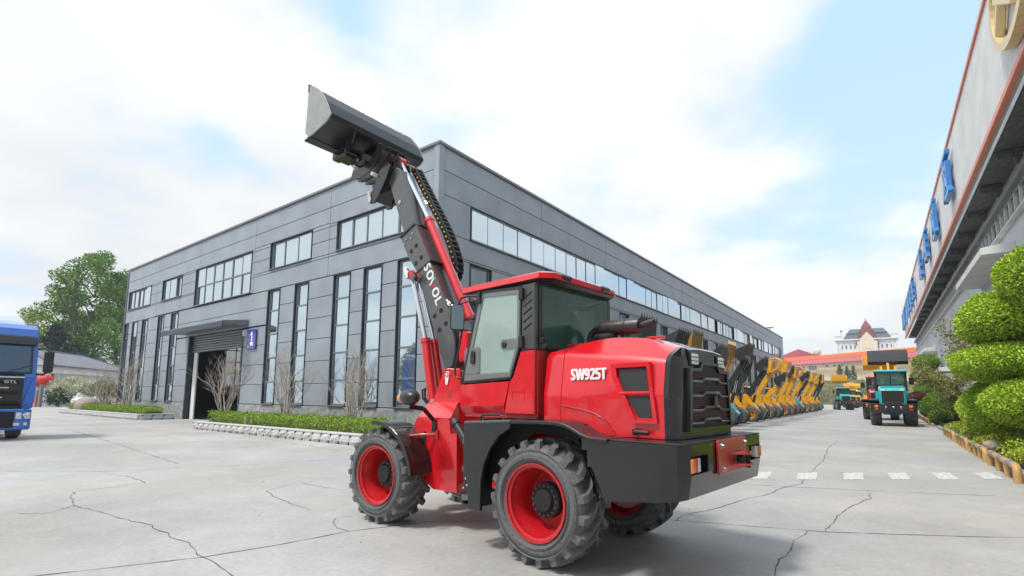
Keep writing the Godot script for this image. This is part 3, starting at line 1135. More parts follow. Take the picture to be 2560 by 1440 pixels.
func build_background() -> void:
	# grassy bank at the end of the yard and a far ridge
	var n := FastNoiseLite.new()
	n.seed = 8
	n.frequency = 0.03
	var m := MB.new()
	var o := px_at(0.66, 0, 118)
	var yaw := deg_to_rad(36.79)
	var rt := V(cos(yaw), 0, -sin(yaw))
	var fw := V(-sin(yaw), 0, -cos(yaw))
	var rows := []
	for j in 7:
		var row := []
		for i in 26:
			var p := o + rt * (i - 12) * 6.0 + fw * j * 5.0
			row.append(V(p.x, -0.3 + 7.0 * smoothstep(0.0, 5.0, j) + (1.3 * n.get_noise_2d(p.x * 2, p.z * 2) if j > 0 else 0.0), p.z))
		rows.append(row)
	for j in 6:
		for i in 25:
			m.quad(rows[j][i], rows[j][i + 1], rows[j + 1][i + 1], rows[j + 1][i])
	m.smooth(60)
	struct("bank", m, M["hill"])
	m = MB.new()
	rows = []
	for j in 5:
		var row := []
		for i in 60:
			var a := lerpf(-1.3, 1.6, i / 59.0)
			var d := 420.0 + j * 60.0
			var p := fw * d + rt * a * d
			row.append(V(p.x, -2.0 + sin(j / 4.0 * PI * 0.5) * (20.0 + 12.0 * n.get_noise_2d(i * 9.0, 3.0)), p.z))
		rows.append(row)
	for j in 4:
		for i in 59:
			m.quad(rows[j][i], rows[j][i + 1], rows[j + 1][i + 1], rows[j + 1][i])
	m.smooth(60)
	struct("hills", m, M["hill_far"])
	# cream block with a pink roof across the end of the yard
	var turn := deg_to_rad(-35)
	var c := px_at(0.53, 0, 186)
	var b := thing("cream_building", "long cream building with a pink metal roof beyond the bank", "building", V(c.x, 0, c.z), turn)
	facade(b, 64, 13.0, 20, M["cream"], [[2.0, 11.1, 1.6, 1.5, 1], [6.4, 11.1, 1.6, 1.5, 1], [9.0, 11.1, 2.5, 1.5, 2], [13.0, 11.1, 3.2, 1.5, 3], [19.6, 11.8, 0.8, 0.75, 1], [22.4, 11.8, 0.8, 0.75, 1], [25.1, 11.8, 0.8, 0.75, 1], [13.2, 8.4, 4.0, 1.4, 4], [8.6, 8.4, 2.6, 1.4, 3], [26.3, 8.6, 1.9, 1.9, 2], [34, 11.1, 3, 1.5, 2]])
	var m2 := MB.new()
	m2.prism([V2(0.8, 13.0), V2(0.8, 13.2), V2(-4.5, 15.4), V2(-10, 16.2), V2(-16, 15.2), V2(-21, 13.2), V2(-21, 13.0)], -0.8, 65, 0.0)
	part(b, "roof", m2, M["roof_pink"], Transform3D(Basis(Vector3(0, 0, 1), Vector3.UP, Vector3(-1, 0, 0)), V(64, 0, 0)))
	m2 = MB.new()
	m2.box(V(32, 10.4, 0.06), V(64, 0.16, 0.2))
	part(b, "string_course", m2, M["cream_pale"])
	# orange gantry girder in front of the roof
	var gz := thing("gantry_crane", "orange gantry crane girder in front of the pink roof", "crane", V(c.x, 0, c.z) + Basis(Vector3.UP, turn) * V(4.5, 0, 3), turn)
	m = MB.new()
	m.box(V(24, 15.0, 0), V(50, 1.3, 1.0), 0.05)
	part(gz, "girder", m, M["beam_orange"])
	m = MB.new()
	m.box(V(0.6, 14.5, 0.2), V(2.6, 2.0, 1.5), 0.05)
	part(gz, "end_carriage", m, M["beam_orange"])
	for s in [[-0.4, 2.0], [44.0, 46.4]]:
		m = MB.new()
		for x in s:
			m.bar(V(x + 0.1, 13.6, 0), V(x - 0.2, 0, 0), 0.35, 0.3)
		for i in 9:
			m.bar(V(s[0] - 0.05, 2.0 + i * 1.3, 0.01), V(s[1], 2.0 + i * 1.3, 0.01), 0.18, 0.16)
		part(gz, "leg", m, M["beam_orange"])
	# crimson hipped roof behind
	c = px_at(0.573, 0, 214)
	var tent := thing("hipped_roof_house", "house with a steep crimson hipped roof behind the cream building", "building", V(c.x, 0, c.z), turn)
	m = MB.new()
	m.box(V(0, 8.8, 0), V(12, 17.6, 12))
	part(tent, "wall", m, M["cream"])
	m = MB.new()
	var apex := V(0, 22.4, 0)
	var e := [V(-8.2, 17.6, 8.2), V(8.2, 17.6, 8.2), V(8.2, 17.6, -8.2), V(-8.2, 17.6, -8.2)]
	for i in 4:
		m.tri(e[i], e[(i + 1) % 4], apex)
	m.quad(e[3], e[2], e[1], e[0])
	part(tent, "roof", m, M["roof_crimson"])
	m = MB.new()
	m.ball(V(3.0, 21.0, -7.0), V(1.5, 1.9, 1.5), 14, 10)
	m.cyl(V(3.0, 12, -7.0), V(3.0, 20, -7.0), 1.0, 10)
	part(tent, "finial_dome", m, M["cream_pale"])
	# white mansion with slate mansard and red spire
	c = px_at(0.65, 0, 250)
	var k := thing("spired_mansion", "white mansion with slate mansard roof and a dark red spire", "building", V(c.x, 9.6, c.z), deg_to_rad(2))
	k.scale = Vector3.ONE * 0.45
	m = MB.new()
	m.box(V(27, -10.7, -13), V(54, 21.4, 26))
	part(k, "basement", m, M["wall_white"])
	var w2 := []
	for i in 4:
		w2.append([4.0 + i * 4.0, 36.0, 2.0, 4.0, 1])
		w2.append([36.0 + i * 4.0, 36.0, 2.0, 4.0, 1])
	facade(k, 54, 45.5, 26, M["wall_white"], w2)
	m = MB.new()
	m.box(V(27, 46.0, -12), V(57, 1.2, 29), 0.2)
	m.box(V(27, 43.4, 0.2), V(55, 0.8, 1.2), 0.1)
	part(k, "cornice", m, M["wall_white"])
	for s in [0.6, 4.0, 18.5, 35.0, 49.8, 53.4]:
		m = MB.new()
		m.box(V(s, 22.5, 0.35), V(1.3, 45, 0.8), 0.1)
		m.box(V(s, 44.5, 0.5), V(2.0, 1.4, 1.2), 0.1)
		part(k, "pilaster", m, M["wall_white"])
	for s in [2.2, 51.8]:
		m = MB.new()
		m.box(V(s, 48.4, -0.6), V(6.0, 4.0, 4.0), 0.2)
		m.box(V(s, 50.6, -0.6), V(7.0, 0.8, 5.0), 0.1)
		part(k, "parapet_pier", m, M["wall_white"])
	m = MB.new()
	m.loft([[V(6, 46.5, -2), V(50, 46.5, -2), V(50, 46.5, -24), V(6, 46.5, -24)], [V(10, 53.5, -5), V(46, 53.5, -5), V(46, 53.5, -21), V(10, 53.5, -21)], [V(13, 58.5, -9), V(43, 58.5, -9), V(43, 58.5, -17), V(13, 58.5, -17)]])
	part(k, "mansard_roof", m, M["slate"])
	m = MB.new()
	m.box(V(28, 53.6, -12.5), V(37, 0.5, 17.5))
	part(k, "roof_band", m, M["tile_grey"])
	m = MB.new()
	m.prism([V2(19, 30), V2(37, 30), V2(37, 44), V2(34, 44), V2(34, 46), V2(28, 54), V2(22, 46), V2(22, 44), V2(19, 44)], 0.3, 3.2, 0.1)
	part(k, "gable_bay", m, M["cream_pale"])
	m = MB.new()
	m.prism([V2(25.6, 36), V2(30.4, 36), V2(30.4, 43), V2(28, 45.5), V2(25.6, 43)], 3.21, 3.6, 0.05)
	part(k, "bay_window", m, M["cream"])
	m = MB.new()
	for s in [[17.4, 22.2], [33.8, 38.6]]:
		m.prism([V2(s[0], 40), V2(s[1], 44 if s[0] < 20.0 else 40), V2((s[1] if s[0] < 20.0 else s[0]) , 58)], -6, 1.6, 0.05)
	for a in 1:
		var base := [V(21.4, 46, 2.0), V(34.6, 46, 2.0), V(34.6, 46, -10), V(21.4, 46, -10)]
		var mid := [V(23.6, 60, -0.4), V(32.4, 60, -0.4), V(32.4, 60, -8), V(23.6, 60, -8)]
		var top := [V(27.85, 67.5, -3.85), V(28.15, 67.5, -3.85), V(28.15, 67.5, -4.15), V(27.85, 67.5, -4.15)]
		for r in [[base, mid], [mid, top]]:
			for i in 4:
				var j := (i + 1) % 4
				m.quad(r[0][i], r[0][j], r[1][j], r[1][i])
	part(k, "spire", m, M["roof_rust"])
	m = MB.new()
	m.ball(V(28, 68.6, -4), V(1.0, 1.0, 1.0), 8, 6)
	m.cyl(V(28, 68, -4), V(28, 71.5, -4), 0.18, 6)
	part(k, "finial", m, M["gold"])
	m = MB.new()
	m.cyl(V(4.6, 50.5, -2), V(4.6, 57.5, -2), 0.15, 6)
	m.box(V(5.3, 56.2, -2), V(1.2, 2.4, 0.1))
	part(k, "flag", m, M["roof_rust"])

# ---------------------------------------------------------------- wheels shared by all loaders
var wheel_cache := {}

func tyre_mesh(R: float, W: float, rim: float, lugs: int, fine: bool) -> MB:
	var m := MB.new()
	var r0 := R - 0.1 * R
	var h := W * 0.5
	m.lathe([V2(rim - 0.02, -h * 0.78), V2(rim + 0.012, -h * 0.9), V2(rim + 0.05, -h * 1.0), V2(lerpf(rim, r0, 0.5), -h * 1.06), V2(r0 - 0.13 * R, -h * 1.03), V2(r0 - 0.05 * R, -h * 0.95), V2(r0, -h * 0.72), V2(r0 + 0.01, 0), V2(r0, h * 0.72), V2(r0 - 0.05 * R, h * 0.95), V2(r0 - 0.13 * R, h * 1.03), V2(lerpf(rim, r0, 0.5), h * 1.06), V2(rim + 0.05, h), V2(rim + 0.012, h * 0.9), V2(rim - 0.02, h * 0.78)], 48 if fine else 24)
	if fine:
		for t in [0.3, 0.36, 0.78]:
			var rr := lerpf(rim, r0, t)
			for s in [-1.0, 1.0]:
				var z: float = s * h * (1.045 if t < 0.5 else 1.04)
				m.lathe([V2(rr - 0.006, z), V2(rr, z + s * 0.008), V2(rr + 0.006, z)] if s > 0 else [V2(rr + 0.006, z), V2(rr, z + s * 0.008), V2(rr - 0.006, z)], 48, 0.2)
	var d := TAU / lugs
	for k in lugs:
		for s in [-1.0, 1.0]:
			var a0 := d * (k + (0.5 if s > 0.0 else 0.0))
			# lug centre line from the crown to the shoulder, raked back
			var st := [[0.0, 0.0, R], [0.45, 0.42, R - 0.002], [0.84, 0.62, R - 0.008], [1.07, 0.64, R - 0.022]]
			var wd := [0.021, 0.024, 0.029, 0.027]
			var rings := []
			for i in st.size():
				var a: float = a0 + st[i][1] * d * 1.5
				var z: float = s * h * st[i][0] - s * 0.02
				var top: float = st[i][2]
				var bot: float = r0 - 0.015 if i < 3 else r0 - 0.115 * R
				var w: float = wd[i] * R / 0.54
				var e := w / top
				var f := w * 1.35 / bot
				var q := [V(bot * cos(a - f), bot * sin(a - f), z), V(bot * cos(a + f), bot * sin(a + f), z), V(top * cos(a + e), top * sin(a + e), z), V(top * cos(a - e), top * sin(a - e), z)]
				if s > 0.0:
					q.reverse()
				rings.append(q)
			for r in rings.size() - 1:
				for i in 4:
					var j := (i + 1) % 4
					m.quad(rings[r][i], rings[r][j], rings[r + 1][j], rings[r + 1][i])
			var g: Array = rings[-1]
			m.quad(g[0], g[1], g[2], g[3])
	return m

func rim_mesh(rim: float, W: float, seg: int) -> MB:
	# outside looks along -z
	var m := MB.new()
	var h := W * 0.5
	m.lathe([V2(0.0, 0.05), V2(0.17 * rim / 0.315, 0.05), V2(0.2 * rim / 0.315, 0.07), V2(rim - 0.075, 0.07), V2(rim - 0.06, 0.03), V2(rim - 0.055, -h * 0.45), V2(rim - 0.03, -h * 0.62), V2(rim - 0.025, -h * 0.86), V2(rim - 0.005, -h * 0.9), V2(rim - 0.002, -h * 0.985), V2(rim + 0.014, -h * 1.0), V2(rim + 0.018, -h * 0.9), V2(rim - 0.01, -h * 0.78)], seg, 0.8)
	m.lathe([V2(rim - 0.01, h * 0.78), V2(rim + 0.014, h), V2(rim - 0.02, h * 0.9), V2(rim - 0.05, 0.09), V2(0.0, 0.08)], seg, 0.8)
	return m

func hub_mesh(k: float, seg: int) -> MB:
	var m := MB.new()
	m.lathe([V2(0.0, -0.085 * k), V2(0.088 * k, -0.085 * k), V2(0.095 * k, -0.075 * k), V2(0.1 * k, -0.05 * k), V2(0.15 * k, -0.045 * k), V2(0.155 * k, -0.035 * k), V2(0.155 * k, 0.02 * k), V2(0.12 * k, 0.052)], seg, 0.8)
	return m

func add_wheel(par: Node3D, nm: String, R: float, W: float, rim: float, xf: Transform3D, rim_mat: Material, hub_mat: Material, fine: bool, rubber: Material) -> Node3D:
	var key := "%s_%s_%s" % [R, W, fine]
	if not wheel_cache.has(key):
		var b := MB.new()
		for i in 16:
			var t := TAU * i / 16
			b.at(Transform3D(Basis.IDENTITY, V(0.127 * cos(t), 0.127 * sin(t), -0.052) * rim / 0.315))
			b.lathe([V2(0, -0.01), V2(0.008, -0.01), V2(0.009, 0.0), V2(0.009, 0.02)], 6, 0.9)
		wheel_cache[key] = [tyre_mesh(R, W, rim, 19 if fine else 14, fine).mesh(), rim_mesh(rim, W, 48 if fine else 20).mesh(), hub_mesh(rim / 0.315, 32 if fine else 14).mesh(), b.mesh()]
	var c: Array = wheel_cache[key]
	var w := hub_node(par, nm, xf)
	part(w, "tyre", c[0], rubber)
	part(w, "rim", c[1], rim_mat)
	part(w, "hub", c[2], hub_mat)
	if fine:
		part(w, "bolts", c[3], M["boom_grey"])
	return w

# ---------------------------------------------------------------- the red loader
func ring(m: MB, o: Array, i: Array, z0: float, z1: float) -> MB:
	var k := o.size()
	for a in k:
		var b := (a + 1) % k
		m.quad(V(o[a].x, o[a].y, z1), V(o[b].x, o[b].y, z1), V(i[b].x, i[b].y, z1), V(i[a].x, i[a].y, z1))
		m.quad(V(i[a].x, i[a].y, z0), V(i[b].x, i[b].y, z0), V(o[b].x, o[b].y, z0), V(o[a].x, o[a].y, z0))
		m.quad(V(o[a].x, o[a].y, z0), V(o[b].x, o[b].y, z0), V(o[b].x, o[b].y, z1), V(o[a].x, o[a].y, z1))
		m.quad(V(i[b].x, i[b].y, z0), V(i[a].x, i[a].y, z0), V(i[a].x, i[a].y, z1), V(i[b].x, i[b].y, z1))
	return m

func hood_ring(x: float, zs: float, zl: float, sh: float, ty: float) -> Array:
	var h := [V2(zl, 1.11), V2(zl, 1.40), V2(zs + 0.012, 1.46), V2(zs - 0.035, sh - 0.05), V2(zs - 0.05, sh - 0.01), V2(zs - 0.085, sh + 0.022), V2(0.36, ty - 0.015), V2(0.16, ty)]
	var o := []
	for p in h:
		o.append(V(x, p.y, p.x))
	for i in 8:
		o.append(V(x, h[7 - i].y, -h[7 - i].x))
	return o

func build_main_loader() -> void:
	var ld := thing("wheel_loader", "large red telescopic wheel loader with raised grey boom in the foreground", "wheel loader", V(-3.55, 0, -4.63), deg_to_rad(174.3))
	var FR := Transform3D(Basis(Vector3.UP, deg_to_rad(4.7)), Vector3.ZERO)
	var PLAN := Transform3D(Basis(V(1, 0, 0), V(0, 0, -1), V(0, 1, 0)), Vector3.ZERO)
	var BACK := Basis(V(0, 0, 1), V(0, 1, 0), V(-1, 0, 0))
	var red: Material = M["red"]
	var blk: Material = M["gloss_black"]
	var sat: Material = M["satin_black"]
	var m: MB
	var o: Node3D
	# wheels: outside of a wheel looks along -z, so the far side is turned round
	for s in [-1.0, 1.0]:
		var turn := Basis.IDENTITY if s < 0.0 else Basis(Vector3.UP, PI)
		add_wheel(ld, "wheel", 0.5375, 0.40, 0.315, Transform3D(turn, V(-1.17, 0.5325, 0.69 * s)), M["red_wheel"], M["matt_black"], true, M["rubber"])
		add_wheel(ld, "wheel", 0.5375, 0.40, 0.315, FR * Transform3D(turn, V(1.17, 0.5325, 0.70 * s)), M["red_wheel"], M["matt_black"], true, M["rubber"])
	m = MB.new()
	m.cyl(V(-1.17, 0.53, -0.6), V(-1.17, 0.53, 0.6), 0.09, 16)
	m.ball(V(-1.17, 0.53, 0), V(0.2, 0.2, 0.2), 16, 10)
	part(ld, "rear_axle", m, M["matt_black"])
	m = MB.new()
	m.cyl(V(1.17, 0.53, -0.6), V(1.17, 0.53, 0.6), 0.09, 16)
	m.ball(V(1.17, 0.53, 0), V(0.2, 0.2, 0.2), 16, 10)
	part(ld, "front_axle", m, M["matt_black"], FR)
	# rear chassis
	m = MB.new()
	for s in [-1.0, 1.0]:
		m.prism([V2(-2.3, 0.72), V2(-1.75, 0.62), V2(-0.7, 0.62), V2(-0.25, 0.45), V2(0.0, 0.45), V2(0.0, 1.15), V2(-2.3, 1.12)], 0.3 * s - 0.02, 0.3 * s + 0.02, 0.004)
	part(ld, "chassis", m, red)
	m = MB.new()
	m.box(V(-1.3, 0.95, 0), V(2.0, 0.45, 0.5), 0.03)
	m.box(V(-0.4, 0.75, 0), V(0.5, 0.6, 0.4), 0.03)
	m.box(V(-1.2, 1.17, 0), V(2.0, 0.05, 1.1))
	part(ld, "engine_block", m, M["matt_black"])
	# hood in two lengths with the panel gap between them
	var secs := [[-1.05, 0.585, 0.6, 1.825, 1.895], [-1.15, 0.6, 0.62, 1.83, 1.915], [-1.256, 0.6, 0.62, 1.825, 1.93]]
	var secs2 := [[-1.263, 0.6, 0.62, 1.825, 1.93], [-1.45, 0.6, 0.625, 1.81, 1.955], [-1.65, 0.603, 0.625, 1.79, 1.968], [-1.78, 0.603, 0.606, 1.78, 1.962], [-1.9, 0.603, 0.603, 1.77, 1.95], [-2.05, 0.603, 0.603, 1.755, 1.915], [-2.235, 0.6, 0.603, 1.735, 1.84]]
	for g in [secs, secs2]:
		m = MB.new()
		m.loft(g.map(func(a): return hood_ring(a[0], a[1], a[2], a[3], a[4])))
		m.smooth(28)
		o = part(ld, "hood", m, red)
	# hinges on the hood top
	for x in [-1.12, -1.98]:
		m = MB.new()
		m.box(V(x, 1.935 if x > -1.5 else 1.945, -0.2), V(0.16, 0.02, 0.05), 0.004)
		part(o, "hinge", m, red)
	# side vents and latch, both sides
	for s in [-1.0, 1.0]:
		var T := Transform3D(Basis.IDENTITY, V(0, 0, -0.602)) if s < 0.0 else Transform3D(Basis.from_scale(V(1, 1, -1)), V(0, 0, 0.602))
		m = MB.new().at(T)
		ring(m, [V2(-2.185, 1.225), V2(-1.98, 1.225), V2(-1.79, 1.6), V2(-1.785, 1.7), V2(-2.13, 1.705)], [V2(-2.15, 1.25), V2(-2.0, 1.25), V2(-1.84, 1.6), V2(-1.83, 1.665), V2(-2.105, 1.67)], -0.03, 0.02)
		m.at(T)
		m.bar(V(-1.86, 1.457, -0.02), V(-2.135, 1.462, -0.02), 0.03, 0.024, 0.006)
		var vf := part(ld, "vent_frame", m, red)
		m = MB.new().at(T)
		m.prism([V2(-1.85, 1.645), V2(-1.86, 1.655), V2(-2.085, 1.658), V2(-2.095, 1.645), V2(-2.117, 1.485), V2(-2.105, 1.475), V2(-1.885, 1.475), V2(-1.87, 1.488)], -0.012, 0.01, 0.004)
		part(vf, "vent_mesh", m, M["perforated"])
		m = MB.new().at(T)
		m.prism([V2(-1.91, 1.435), V2(-2.118, 1.44), V2(-2.139, 1.278), V2(-2.128, 1.268), V2(-2.025, 1.268), V2(-2.01, 1.275)], -0.012, 0.01, 0.004)
		part(vf, "vent_mesh", m, M["perforated"])
		m = MB.new().at(T)
		m.bar(V(-1.99, 1.158, -0.045), V(-2.13, 1.152, -0.045), 0.03, 0.035, 0.012)
		m.box(V(-1.995, 1.157, -0.03), V(0.03, 0.05, 0.05), 0.006)
		part(ld, "hood_latch", m, sat)
		# swage line along the lower hood: a raised rail that follows the arch
		m = MB.new().at(T)
		var sw := [V(-1.262, 1.352, -0.022), V(-1.45, 1.325, -0.024), V(-1.62, 1.29, -0.026), V(-1.7, 1.25, -0.027), V(-1.76, 1.18, -0.027), V(-1.8, 1.115, -0.026)]
		m.tube(sw, 0.006, 6)
		part(ld, "arch_seam", m, M["red_plate"])
	for q in [-0.0035, 0.0035]:
		lettering(ld, "model_lettering", "SW925T", 0.098, 0.004, M["white_print"], Transform3D(Basis(Vector3.UP, PI) * Basis(Vector3.BACK, deg_to_rad(0.5)), V(-1.545 + q, 1.622, -0.6063 - absf(q + 0.0035) * 0.1)), 0.74, 900)
	lettering(ld, "model_lettering", "SW925T", 0.098, 0.004, M["white_print"], Transform3D(Basis(Vector3.UP, PI) * Basis(Vector3.BACK, deg_to_rad(0.5)), V(-1.545, 1.622, -0.606)), 0.74, 900)
	# black tail cap with grille
	m = MB.new()
	m.loft([hood_ring(-2.242, 0.606, 0.626, 1.742, 1.848), hood_ring(-2.275, 0.6, 0.61, 1.738, 1.846), hood_ring(-2.315, 0.53, 0.575, 1.72, 1.835), hood_ring(-2.335, 0.44, 0.5, 1.70, 1.82)])
	m.smooth(24)
	var cap := part(ld, "tail_cap", m, blk)
	m = MB.new().at(Transform3D(BACK, V(-2.335, 0, 0)))
	var gout := [V2(-0.455, 1.165), V2(0.455, 1.165), V2(0.40, 1.66), V2(0.22, 1.665), V2(0.17, 1.72), V2(-0.17, 1.72), V2(-0.22, 1.665), V2(-0.40, 1.66)]
	var gin := [V2(-0.415, 1.19), V2(0.415, 1.19), V2(0.37, 1.635), V2(0.20, 1.64), V2(0.15, 1.695), V2(-0.15, 1.695), V2(-0.20, 1.64), V2(-0.37, 1.635)]
	ring(m, gout, gin, 0.0, 0.035)
	part(cap, "grille_frame", m, blk)
	m = MB.new().at(Transform3D(BACK, V(-2.335, 0, 0)))
	m.prism(gin, 0.004, 0.012)
	part(cap, "grille_mesh", m, M["perforated_far"])
	for y in [1.555, 1.44, 1.325, 1.225]:
		m = MB.new().at(Transform3D(BACK, V(-2.335, 0, 0)))
		var e = 0.385 + (1.56 - y) * 0.1
		var p := [V(-e, y, 0.022), V(-0.2, y, 0.034), V(-0.15, y + 0.028, 0.036), V(0.15, y + 0.028, 0.036), V(0.2, y, 0.034), V(e, y, 0.022)]
		for i in 5:
			m.bar(p[i], p[i + 1], 0.02, 0.02, 0.005)
		part(cap, "grille_bar", m, M["boom_grey"])
		m = MB.new().at(Transform3D(BACK, V(-2.335, 0, 0)))
		for i in 4:
			m.bar(V(-e, y + 0.022 + i * 0.02, 0.018), V(e, y + 0.022 + i * 0.02, 0.018), 0.006, 0.006)
		part(cap, "grille_fins", m, M["fin_red"])
	m = MB.new().at(Transform3D(BACK, V(-2.375, 1.40, 0.06)))
	m.prism([V2(0, 0.075), V2(0.03, 0.03), V2(0.042, -0.02), V2(0.03, -0.055), V2(0, -0.065), V2(-0.03, -0.055), V2(-0.042, -0.02), V2(-0.03, 0.03)], -0.012, 0.012, 0.008)
	part(cap, "emblem", m, blk)
	for s in [-1.0, 1.0]:
		m = MB.new().at(Transform3D(BACK, V(-2.335, 1.735, 0.28 * s)))
		m.prism(rrect(-0.075, -0.055, 0.075, 0.055, 0.015), 0.0, 0.015, 0.004)
		var lamp := part(cap, "rear_lamp", m, sat)
		m = MB.new().at(Transform3D(BACK, V(-2.335, 1.735, 0.28 * s)))
		for i in 3:
			for j in 3:
				m.box(V((i - 1) * 0.042, (j - 1) * 0.03, 0.018), V(0.036, 0.024, 0.012), 0.004)
		part(lamp, "lens", m, M["lens_clear"])
	# counterweight in three courses, the middle one notched for the lamps
	var plan := func(x: float, notch: bool, x0: float) -> Array:
		var h := [V2(x0, 0.88), V2(-2.3, 0.88), V2(-2.43, 0.84), V2(x, 0.76)]
		if notch:
			h += [V2(x + 0.13, 0.755), V2(x + 0.13, 0.47), V2(x, 0.465)]
		var q := []
		for p in h:
			q.append(p)
		for i in h.size():
			q.append(V2(h[h.size() - 1 - i].x, -h[h.size() - 1 - i].y))
		return q
	var cw := hub_node(ld, "counterweight")
	m = MB.new().at(PLAN)
	m.prism(plan.call(-2.5, false, -1.66), 1.012, 1.095, 0.0)
	m.prism(plan.call(-2.5, true, -1.71), 0.885, 1.012, 0.0)
	m.at(Transform3D.IDENTITY)
	var pl: Array = plan.call(-2.5, false, -1.75)
	var top := []
	var bot := []
	for p in pl:
		top.append(V(p.x, 0.885, p.y))
		bot.append(V(p.x + (0.03 if p.x < -2.45 else (-0.12 if p.x > -2.0 else 0.0)), 0.64 + clampf((-1.9 - p.x) * 0.13, 0, 0.09), p.y))
	top.reverse()
	bot.reverse()
	m.loft([bot, top])
	for s in [-1.0, 1.0]:
		m.prism([V2(-1.76, 1.094), V2(-1.63, 1.094), V2(-1.66, 1.0), V2(-1.72, 0.86), V2(-1.77, 0.74), V2(-1.8, 0.63), V2(-1.86, 0.642), V2(-1.76, 0.66)], 0.865 * s - 0.0145, 0.865 * s + 0.0145)
	part(cw, "weight_block", m, blk)
	m = MB.new()
	m.box(V(-2.05, 1.099, 0), V(0.85, 0.012, 1.72), 0.003)
	part(cw, "top_plate", m, sat)
	for s in [-1.0, 1.0]:
		var lm := hub_node(cw, "tail_lamp", Transform3D(BACK, V(-2.455, 0.948, 0.67 * s)))
		for q in [[-0.07, 0.05, "amber"], [-0.02, 0.045, "lens_red"], [0.025, 0.04, "lens_clear"]]:
			m = MB.new()
			m.box(V(q[0] if s < 0.0 else -q[0], 0, 0.03), V(q[1], 0.1, 0.05), 0.006)
			for i in 6:
				m.box(V(q[0] if s < 0.0 else -q[0], -0.04 + i * 0.016, 0.056), V(q[1] - 0.008, 0.004, 0.004))
			part(lm, "lens", m, M[q[2]])
	# red drawbar plate
	var dp := hub_node(ld, "drawbar_plate", Transform3D(BACK, V(-2.503, 0, 0)))
	m = MB.new()
	m.prism(rrect(-0.31, 0.84, 0.31, 1.105, 0.02), 0.0, 0.022, 0.004)
	part(dp, "plate", m, M["red_plate"])
	for y in [0.985, 0.895]:
		m = MB.new()
		m.prism([V2(-0.16, 0.022), V2(0.16, 0.022), V2(0.07, 0.11), V2(0.03, 0.13), V2(-0.03, 0.13), V2(-0.07, 0.11)], -0.009, 0.009, 0.003)
		part(dp, "jaw", m, M["red_plate"], Transform3D(Basis(V(1, 0, 0), V(0, 0, 1), V(0, -1, 0)), V(0.1, y, 0)))
	for p in [[-0.26, 1.06], [0.26, 1.06], [-0.24, 0.885], [0.25, 0.9]]:
		m = MB.new()
		m.at(Transform3D(Basis.IDENTITY, V(p[0], p[1], 0.022)))
		m.lathe([V2(0.026, 0.0), V2(0.026, 0.006), V2(0.016, 0.008), V2(0.016, 0.024), V2(0, 0.026)], 10, 0.9)
		part(dp, "bolt", m, M["steel"])
	m = MB.new()
	m.cyl(V(0.1, 0.87, 0.1), V(0.1, 1.0, 0.1), 0.02, 10)
	m.box(V(0.05, 0.94, 0.06), V(0.05, 0.06, 0.06), 0.01)
	part(dp, "pin", m, M["matt_black"])
	# muffler
	var mf := hub_node(ld, "muffler", Transform3D(Basis(V(0, 0, 1), V(0, 1, 0), V(-1, 0, 0)), V(0, 2.12, 0.15)))
	m = MB.new()
	m.lathe([V2(0, 1.2), V2(0.06, 1.2), V2(0.078, 1.21), V2(0.08, 1.22), V2(0.08, 1.64), V2(0.076, 1.652), V2(0.0, 1.655)], 28, 0.8)
	part(mf, "canister", m, M["muffler"])
	for z in [1.29, 1.5]:
		m = MB.new()
		m.lathe([V2(0.079, z - 0.012), V2(0.084, z - 0.01), V2(0.084, z + 0.01), V2(0.079, z + 0.012)], 28, 0.5)
		m.box(V(0, -0.14, z), V(0.09, 0.14, 0.015), 0.003)
		part(mf, "band", m, M["muffler"])
	m = MB.new()
	var pe := [V(0, 0, 1.65), V(0, 0.008, 1.7), V(0, 0.02, 1.755)]
	m.tube(pe, 0.032, 16, false)
	m.tube([V(0, 0.02, 1.755), V(0, 0.027, 1.79)], [0.032, 0.02], 16, false)
	part(mf, "tail_pipe", m, M["muffler"])
	m = MB.new()
	m.tube([V(0, 0, 1.21), V(0, -0.005, 1.15), V(0, -0.03, 1.1), V(0, -0.08, 1.07), V(0, -0.3, 1.06)], 0.036, 14)
	part(mf, "inlet_pipe", m, M["muffler"])
	m = MB.new()
	m.box(V(-1.3, 2.0, 0.1), V(0.2, 0.12, 0.18), 0.03)
	m.tube([V(-1.2, 1.93, 0.0), V(-1.22, 2.02, 0.0), V(-1.3, 2.03, 0.05)], 0.02, 8)
	m.tube([V(-1.42, 1.95, 0.2), V(-1.45, 2.03, 0.15), V(-1.5, 1.96, 0.1)], 0.015, 8)
	part(ld, "air_fittings", m, M["matt_black"])
	build_cab(ld, red, blk, sat)
	for s in [-1.0, 1.0]:
		m = MB.new()
		m.prism([V2(-0.4, 0.6), V2(-0.55, 0.6), V2(-0.7, 0.95), V2(-1.0, 1.1), V2(-1.35, 1.08), V2(-1.5, 1.0), V2(-1.55, 1.2), V2(-0.4, 1.2)], 0.645 * s - 0.008, 0.645 * s + 0.008)
		m.box(V(-0.5, 0.85, 0.5 * s), V(0.05, 0.6, 0.28))
		part(ld, "wheel_house", m, M["matt_black"])
	# rear fenders with step box
	for s in [-1.0, 1.0]:
		var S := Transform3D.IDENTITY if s < 0.0 else Transform3D(Basis.from_scale(V(1, 1, -1)), Vector3.ZERO)
		m = MB.new().at(S)
		var crv := [V2(-0.9, 1.212), V2(-1.2, 1.222), V2(-1.4, 1.222), V2(-1.5, 1.208), V2(-1.58, 1.178), V2(-1.66, 1.14), V2(-1.74, 1.116), V2(-1.9, 1.108)]
		var lo := []
		for p in crv:
			lo.push_front(p + V2(0.0, -0.03))
		m.prism(crv + lo, -0.9, -0.58, 0.006)
		m.smooth(30)
		part(ld, "rear_fender", m, sat)
		var st := hub_node(ld, "step_box")
		m = MB.new().at(S)
